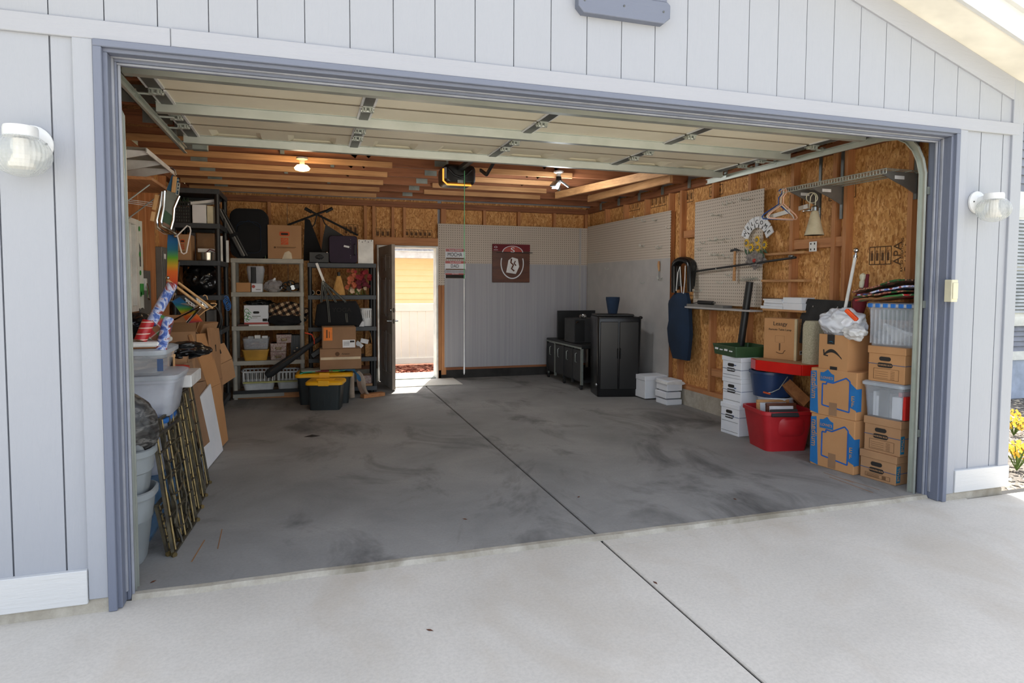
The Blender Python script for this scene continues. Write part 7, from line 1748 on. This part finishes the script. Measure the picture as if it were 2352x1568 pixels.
for q in ((385, 638), (404, 542)):
    b = MB(o); b.blob(A(*q, Y0-.03), (.016, .016, .016), 1, 0, 1, 2); b.build('joint_cap', 'chrome', t, smooth=True)
# hanger dangling on the chair
p = A(398, 540, 2.30); hs_ = A(425, 550, 2.30)
o = tuple(A(428, 582, 2.3)); t = thing('clothes_hanger', 'white hanger dangling sideways from the beach chair', 'hanger', o)
b = MB(o); b.tube([A(u, v, 2.3) for u, v in ((407, 541), (430, 518), (436, 521), (438, 530), (428, 580), (422, 583), (417, 580))], .0055, 6, closed=True); b.build('bar', 'hanger_white', t, smooth=True)
b = MB(o); b.tube([A(u, v, 2.3) for u, v in ((407, 541), (403, 539), (394, 537), (388, 533))], .004, 6); b.build('hook', 'chrome', t, smooth=True)
o = tuple(A(480, 706, 2.6)); t = thing('clothes_hanger', 'pale brown hanger hooked over the wooden chair arm', 'hanger', o)
b = MB(o); b.tube([A(u, v, 2.62) for u, v in ((455, 727), (470, 714), (495, 702), (498, 698), (492, 696), (484, 697))], .005, 6); b.tube([A(u, v, 2.62) for u, v in ((477, 688), (475, 680), (470, 677), (466, 680))], .004, 6); b.build('bar', 'dowel', t, smooth=True)
# ================================================================ FRONT STACK BY THE JAMB
def gbin(label, cx, cy, z0, z1, w_, d, taper, band=True, group=None):
    t = thing('trash_bin', label, 'bin', (cx, cy, z0), 0, group); h = z1-z0
    b = MB(); r = .13
    L = [rrect(w_*taper*.96, d*taper*.96, r*taper, 0, 6), rrect(w_*taper, d*taper, r*taper, .015, 6), rrect(w_*(taper+(1-taper)*.6), d*(taper+(1-taper)*.6), r, h*.58, 6), rrect(w_*(taper+(1-taper)*.6)+.012, d*(taper+(1-taper)*.6)+.012, r, h*.60, 6),
         rrect(w_*.98, d*.98, r, h-.035, 6), rrect(w_+.02, d+.02, r+.01, h-.035, 6), rrect(w_+.022, d+.022, r+.01, h-.004, 6), rrect(w_+.0, d+.0, r, h, 6), rrect(w_*.96, d*.96, r*.95, h-.01, 6), rrect(w_*taper*.95, d*taper*.95, r*taper, .02, 6)]
    b.loft(L); b.build('body', 'grey_bin', t, smooth=True)
    return t
zb1 = at(330, 1148, y=.36).z
gbin('tall grey trash bin standing on the floor just inside the jamb', -.15, .50, 0, .385, .47, .33, .80)
gbin('grey trash bin nested on top of the floor-standing one', -.14, .505, .30, .60, .45, .31, .84)
t = thing('bin_lid', 'grey curved bin lid propped inside the upper grey bin', 'lid', (-.08, .47, .54)); o = (-.08, .47, .54)
c = at(310, 1050, y=.45)
b = MB(o); L = []
for s_, dy in ((1, 0), (.97, -.012), (.8, -.02), (.6, -.022)): L.append([Vector((c.x-.05+p.x*s_, .44+dy, .57+p.y*s_)) for p in rrect(.20, .13, .06, 0, 5)])
b.loft(L); b.build('lid', 'grey_lid', t, smooth=True)
t = thing('wrapped_bundle', 'black bundle tightly wrapped in glossy stretch film inside the grey bin', 'bundle', (-.10, .52, .50)); o = (-.10, .52, .50)
b = MB(o); za, zb_ = .50, at(330, 898, y=.6).z
b.blob((-.10, .52, (za+zb_)/2), (.205, .13, (zb_-za)*.55), 61, .03, 1.4, 5, .42, .03, 5); b.build('film_wrap', 'wrapped_film', t, smooth=True)
# clear totes on the second row
def ctote(label, x0, x1, y0, y1, z0, z1, m='clear', lidm='clear_rim', fill=None, lid=True):
    o = ((x0+x1)/2, (y0+y1)/2, z0); w_, d, h = x1-x0, y1-y0, z1-z0; t = thing('clear_tote', label, 'tote', o, 0, 'clear totes by the jamb')
    b = MB(); tub_mesh(b, w_-.04, d-.04, h-.03 if lid else h, .05, .9, .004, .012, .022); b.build('tub', m, t, smooth=True)
    if lid:
        b = MB(); b.loft([rrect(w_-.005, d-.005, .055, h-.034), rrect(w_, d, .055, h-.028), rrect(w_, d, .055, h-.008), rrect(w_-.05, d-.05, .04, h)]); b.build('lid', lidm, t, smooth=True)
    if fill:
        b = MB(); b.blob((0, 0, h*.34), (w_*.36, d*.36, h*.3), len(label), .2, 2.5, 4, .015); b.build('contents', fill, t, smooth=True)
    return t
zq = lambda v, y=.72: at(350, v, y=y).z
b1, b2, b3, b4 = .30, zq(990), zq(872), zq(808)
ctote('bluish clear tote on the floor behind the grey bins', -.52, .05, .69, 1.10, 0, .315, 'clear_blue', 'clear_blue', 'wrap_blue')
ctote('second bluish clear tote on the floor behind the first', -.50, .10, 1.14, 1.60, 0, .30, 'clear_blue', 'clear_blue', 'paper')
ctote('pale grey-blue tote in the middle of the stack by the jamb', -.55, .07, .92, 1.35, .318, .66, 'frosted', 'blue_latch', 'paper')
ctote('tall clear tote with a pale lid behind the wrapped bundle', -.55, .13, .80+.12, 1.36, .664, b3, 'frosted', 'clear_rim', 'paper')
x1_ = at(380, 820, y=.85).x
ctote('shallow clear tote of towels near the top of the stack by the jamb', -.50, x1_, .80+.05, 1.30, b3+.003, b4, 'clear', 'clear_rim', 'quilt')
p = at(368, 838, y=.84); MBo = single(MB().box(p.x-.015, p.x+.015, .835, .842, p.z-.035, p.z+.035), 'tote_label', 'ink_blue', 'small blue and red label stuck on the shallow clear tote', 'label')
z6 = at(330, 785, y=.9).z
t = thing('wood_tray', 'shallow wooden tray with a white rim on the topmost clear tote', 'tray', (-.2, 1.1, b4+.002)); o = (-.2, 1.1, b4+.002); xt = at(366, 800, y=.9).x
MB(o).box(-.50, xt-.01, .90, 1.28, b4+.002, z6-.03).build('body', 'table_wood', t, bevel=.004)
MB(o).box(-.51, xt, .89, 1.29, z6-.03, z6).build('rim', 'white_paint', t, bevel=.008)
# black bag above, holiday wraps
t = thing('garbage_bag', 'black garbage bag heaped on the wooden tray by the window', 'bag', (-.17, 1.16, z6)); o = (-.17, 1.16, z6)
b = MB(o); zc = at(300, 722, y=1.1).z; b.blob((-.17, 1.16, (z6+zc)/2), (.15, .11, (zc-z6)*.56), 71, .12, 2, 5, z6+.002, .12, 3); b.build('bag', 'black_bag', t, smooth=True)
def roll(label, u0, v0, u1, v1, y0, y1, r_, m, g='rolls of holiday wrapping paper'):
    p, q = at(u0, v0, y=y0), at(u1, v1, y=y1); t = thing('wrapping_roll', label, 'roll', p, 0, g); o = tuple(p)
    d = (q-p).normalized(); b = MB(o); b.tube([p, q], r_, 16); b.build('paper', m, t, smooth=True)
    b = MB(o); b.tube([p-d*.003, q+d*.003], r_*.55, 12); b.build('core', 'card_dark', t, smooth=True)
roll('long blue holiday wrapping roll leaning up to the rainbow chair', 347, 742, 395, 655, .97, 1.15, .030, 'wrap_blue')
roll('red and cream striped wrapping roll leaning on the wooden tray', 322, 783, 341, 738, .93, .97, .034, 'red_wrap')
roll('shorter blue holiday wrapping roll beside the white tote rim', 368, 808, 387, 733, .90, 1.02, .030, 'wrap_blue')
a = [at(u, v, y=1.05) for u, v in ((340, 775), (368, 782), (384, 728), (372, 722))]
single(MB().slab(a, .05), 'gift_bag', 'gift_plaid', 'red and green plaid gift bag between the wrapping rolls', 'gift bag')
a = [at(u, v, y=.94) for u, v in ((368, 806), (376, 808), (387, 786), (378, 784))]
single(MB().slab(a, .02), 'cream_card', 'beige', 'cream folded card stuck beside the shorter wrapping roll', 'card')
p = at(394, 850, y=1.55); q = at(394, 802, y=1.55); t = thing('turned_post', 'pale turned wooden post with a knob top and a black core', 'post', (p.x, 1.55, p.z-.06)); o = (p.x, 1.55, p.z-.06)
for dx in (-.016, .016): MB(o).box(p.x+dx-.005, p.x+dx+.005, 1.54, 1.56, p.z-.06, q.z-.05).build('rail', 'dowel', t)
MB(o).box(p.x-.011, p.x+.011, 1.545, 1.555, p.z-.06, q.z-.05).build('black_core', 'black_plastic', t)
b = MB(o); b.lathe([(0, -.05), (.026, -.05), (.026, -.035), (.014, -.03), (.018, -.02), (.022, -.008), (.015, .006), (0, .01)], (p.x, 1.55, q.z), 16); b.build('finial', 'dowel', t, smooth=True)
# red lidded tote, behind
x1_ = at(440, 870, y=1.45).x
tt = ctote('clear tote with a bright red lid behind the front stack', -.30, x1_-.08, 1.42, 1.95, .62, at(410, 856, y=1.45).z, 'frosted', 'red_plastic', 'card')
ctote('plain frosted tote carrying the red-lidded tote', -.38, .05, 1.64, 2.05, .0, .615, 'frosted', 'clear_rim', 'paper')
single(MB().box(x1_-.09, x1_, 1.45, 1.85, at(430, 890, y=1.45).z, at(430, 862, y=1.45).z), 'white_case', 'white_plastic', 'white plastic case jammed beside the red-lidded tote', 'case', bevel=.006)
# brass screens leaning
def screen(label, P0, P1, top, tl, group='brass garden screens leaning together', n=5, twist=True):
    P0, P1 = Vector(P0), Vector(P1); up = Vector((tl[0], tl[1], top)); t = thing('metal_screen', label, 'screen', P0, 0, group); o = tuple(P0)
    b = MB(o)
    q = [P0, P1, P1+up, P0+up]
    for i in range(4): b.beam(q[i], q[(i+1) % 4], .014, .014, (1, 0, 0))
    b.build('frame', 'brass', t)
    for i in range(n):
        f = (i+.5)/n; p = P0+(P1-P0)*f
        b = MB(o); N = 22; b.tube([p+up*(j/N)+(Vector((math.cos(j*.9), math.sin(j*.9), 0))*.008 if twist and i % 2 else Vector()) for j in range(N+1)], .008 if i % 2 else .006, 6); b.build('bar', 'brass' if i % 2 else 'brass_bright', t)
    b = MB(o)
    for zf in (.3, .62, .85): b.beam(P0+up*zf, P1+up*zf, .008, .012, (1, 0, 0))
    for k_ in range(3):
        c = P0+(P1-P0)*.5+up*(.2+.3*k_); b.tube([c+(P1-P0)*(.28*math.cos(a*PI/8))+up*(.09*math.sin(a*PI/8)) for a in range(16)], .006, 5, closed=True)
    b.build('scrollwork', 'brass', t)
    for p in (P0, P1): MB(o).tube([p, p+Vector((.012, -.012, -.0))], .014, 8).build('foot', 'brass_bright', t)
screen('antique brass screen closest to the driveway, leaning outermost', (.165, .50, .01), (.20, 1.02, .01), .60, (-.10, .12))
screen('antique brass screen leaning second from the driveway', (.155, .72, .01), (.19, 1.26, .01), .66, (-.11, .12))
screen('antique brass screen leaning third from the driveway', (.15, 1.0, .01), (.18, 1.50, .01), .70, (-.12, .13))
screen('antique brass screen leaning innermost against the panels', (.14, 1.24, .01), (.165, 1.80, .01), .70, (-.12, .12))
screen('short brass edging section on the floor before the screens', (.135, .52, .01), (.145, .74, .01), .26, (-.05, .0), n=2, twist=False)
single(MB().slab([(.12, 1.42, .005), (.125, 1.80, .005), (-.0, 1.86, .72), (-.0, 1.50, .74)], .015), 'folded_table', 'rubber', 'black panel leaning behind the brass screens', 'panel')
single(MB().slab([(.08, 1.55, .30), (.08, 1.80, .30), (-.01, 1.86, .82), (-.01, 1.60, .84)], .012), 'printed_board', 'gift_bag', 'green printed board poking up behind the brass screens', 'board')
single(MB().slab([(.10, 1.85, .25), (.10, 2.15, .22), (-.02, 2.2, .84), (-.02, 1.92, .86)], .03), 'folded_carton', 'card_dark', 'folded brown carton between the black panel and the white board', 'carton')
single(MB().slab([(.09, 2.10, .005), (.14, 2.75, .005), (.045, 2.80, .58), (.0, 2.2, .50)], .012), 'white_board', 'white_card', 'white foam board leaning low beside the flattened cartons', 'board')
# flattened cartons
def flat(label, pts, t_=.02, m='card', slot_=True):
    P4 = [Vector(p) for p in pts]; c = sum(P4, Vector())/4; o = tuple(P4[0]); t = thing('flattened_carton', label, 'carton', o, 0, 'flattened moving cartons')
    b = MB(o); e1, e2 = P4[1]-P4[0], P4[3]-P4[0]; mid0, mid1 = P4[0]+e2*.52, P4[1]+(P4[2]-P4[1])*.52
    nn = e1.cross(e2).normalized(); bul = nn*.03
    b.slab([P4[0], P4[1], mid1+bul, mid0+bul], t_); b.build('lower_flap', m, t)
    b = MB(o); b.slab([mid0+bul, mid1+bul, P4[2], P4[3]], t_); b.build('upper_flap', m, t)
    if slot_:
        c = P4[0]+e1*.5+e2*.78+nn*(t_+.012); b = MB(o); b.slab([c-e1*.04-e2*.05, c+e1*.04-e2*.05, c+e1*.04+e2*.05, c-e1*.04+e2*.05], .004); b.build('hand_slot', 'dark_gap', t)
    return t
flat('flattened brown carton standing farthest in, with a dark hand slot', [(.02, 2.78+.35, .01), (.03, 3.55, .01), (-.0, 3.72, 1.0), (-.02, 3.2, 1.04)][0:4])
flat('flattened brown carton bulging in front of the slotted one', [(.10, 2.76, .01), (.13, 3.10, .01), (-.05, 3.28, .98), (-.12, 2.86, 1.0)], .025, 'card_new', False)
flat('flattened carton leaning deepest against the pile of open cartons', [(.0, 2.30, .35), (.04, 2.72, .30), (-.10, 2.8, .88), (-.14, 2.36, .92)], .03, 'card_dark', False)
q = [at(u, v, y=yy) for u, v, yy in ((500, 890, 3.5), (538, 865, 3.75), (512, 788, 3.75), (474, 800, 3.5))]
flat('big slotted carton sheet folded over the top of the flattened cartons', [q[0], q[1], q[2], q[3]], .015, 'card', True)
# pile of open cartons
def ocarton(label, c, w_, d, h, rz, m='card', flaps=True, z0=None):
    t = thing('open_carton', label, 'box', c, rz, 'open brown cartons heaped by the side wall')
    b = MB()
    for x0, x1, y0, y1 in ((-w_/2, w_/2, -d/2, -d/2+.006), (-w_/2, w_/2, d/2-.006, d/2), (-w_/2, -w_/2+.006, -d/2, d/2), (w_/2-.006, w_/2, -d/2, d/2)): b.box(x0, x1, y0, y1, 0, h)
    b.box(-w_/2, w_/2, -d/2, d/2, 0, .008); b.build('carton', m, t)
    if flaps:
        for k_, (a_, ang) in enumerate(((0, .9), (PI, .5), (PI/2, .35), (-PI/2, .8))):
            b = MB(); ww, dd = (w_, d) if k_ < 2 else (d, w_); b.T = Matrix.Rotation(a_, 4, 'Z') @ Matrix.Translation((0, -dd/2, h)) @ Matrix.Rotation(ang, 4, 'X'); b.box(-ww/2+.004, ww/2-.004, -.0, .005, 0, dd*.42); b.build('flap', m, t)
    return t
c = at(412, 770, y=2.9)
ocarton('open carton with raised flaps at the crest of the carton heap', (-.24, 3.02, .89), .30, .34, .14, .2)
c = at(450, 790, y=3.2)
ocarton('open carton tipped toward the room on the carton heap', (-.16, 3.42, .87), .26, .28, .10, -.35)
ocarton('brown carton supporting the open ones in the heap', (-.31, 2.95, .485), .46, .5, .40, .05, 'card_dark', False)
ocarton('brown carton at the base of the heap on the floor', (-.31, 2.95, .0), .47, .52, .48, .0, 'card_dark', False)
ocarton('brown carton behind the base of the heap', (-.31, 3.65, .0), .46, .6, .86, .0, 'card', False)
ocarton('closed brown carton under the black plastic sheet', (-.24, 2.30, .50), .46, .48, .40, .05, 'card', False)
ocarton('brown carton on the floor under the black plastic sheet', (-.26, 2.36, .0), .5, .5, .49, .0, 'card_dark', False)
t = thing('plastic_sheet', 'crumpled black plastic sheet draped over the cartons behind the turned post', 'sheet', (-.1, 2.25, .93)); o = (-.1, 2.25, .93)
b = MB(o); zc = at(412, 790, y=2.2).z; b.blob((-.12, 2.28, zc-.06), (.24, .22, .07), 81, .15, 2, 5, None, .12, 3); b.build('sheet', 'black_bag', t, smooth=True)
# ================================================================ FLOOR MARKS, LITTER
def stain(u, v, w_, d, m, seed):
    c = at(u, v, z=0)
    b = MB(); n = 18; b.add([(c.x, c.y, .0012)]+[(c.x+w_*math.cos(2*PI*i/n)*(1+.35*noise.noise(Vector((i*.9, seed, 0)))), c.y+d*math.sin(2*PI*i/n)*(1+.35*noise.noise(Vector((i*.9, seed, 5)))), .0012) for i in range(n)], [(0, 1+i, 1+(i+1) % n) for i in range(n)])
    return b
for i, (u, v) in enumerate(((717, 1002), (1329, 1141), (1688, 1146), (1068, 1192), (2180, 1115), (352, 1344), (1505, 1338), (987, 1447))):
    c = at(u, v, z=0 if v < 1300 else -.018); b = MB(); b.T = Matrix.Translation((c.x, c.y, (0 if v < 1300 or u == 352 else -.018)+.001)) @ Matrix.Rotation(i*.8, 4, 'Z'); s_ = .012 if i else .05
    b.add([(-s_*1.6, 0, .0), (0, -s_*.6, .001), (s_*1.6, 0, .0), (0, s_*.6, .001), (0, 0, s_*.35)], [(0, 1, 4), (1, 2, 4), (2, 3, 4), (3, 0, 4), (3, 2, 1, 0)])
    single(b, 'dead_leaf' if i else 'dropped_pen', 'brown_wood' if i else 'black_plastic', ['dropped dark pen on the slab before the yellow-lidded totes', 'brown leaf scrap on the slab beside the centre joint', 'brown leaf scrap on the slab toward the moving boxes', 'brown leaf scrap on the slab in the bay with the totes', 'brown leaf scrap on the threshold by the keypad jamb', 'reddish leaf on the threshold by the trash bins', 'dead leaf on the driveway joint', 'dead leaf out on the driveway bay by the trash bins'][i], 'leaf' if i else 'pen')
b = MB()
for i, (u0, v0, u1, v1) in enumerate(((1905, 1095, 2005, 1131), (1892, 1085, 1960, 1108), (1940, 1100, 2020, 1125), (440, 1290, 470, 1240), (500, 1260, 510, 1215))):
    p, q = at(u0, v0, z=.0), at(u1, v1, z=.0); b.beam(p+Vector((0, 0, .0006)), q+Vector((0, 0, .0006)), .006-.001*(i % 3), .0012)
b.build('rust_streak', 'rust', fl)
# lettering becomes plain mesh
bpy.context.view_layer.update()
_dg = bpy.context.evaluated_depsgraph_get()
for o in [o for o in S.objects if o.type == 'FONT']:
    me = bpy.data.meshes.new_from_object(o.evaluated_get(_dg)); n_ = bpy.data.objects.new('text_tmp', me); COL.objects.link(n_)
    n_.parent = o.parent; n_.matrix_local = o.matrix_local.copy(); nm = o.name.split('.')[0]
    bpy.data.objects.remove(o); n_.name = nm
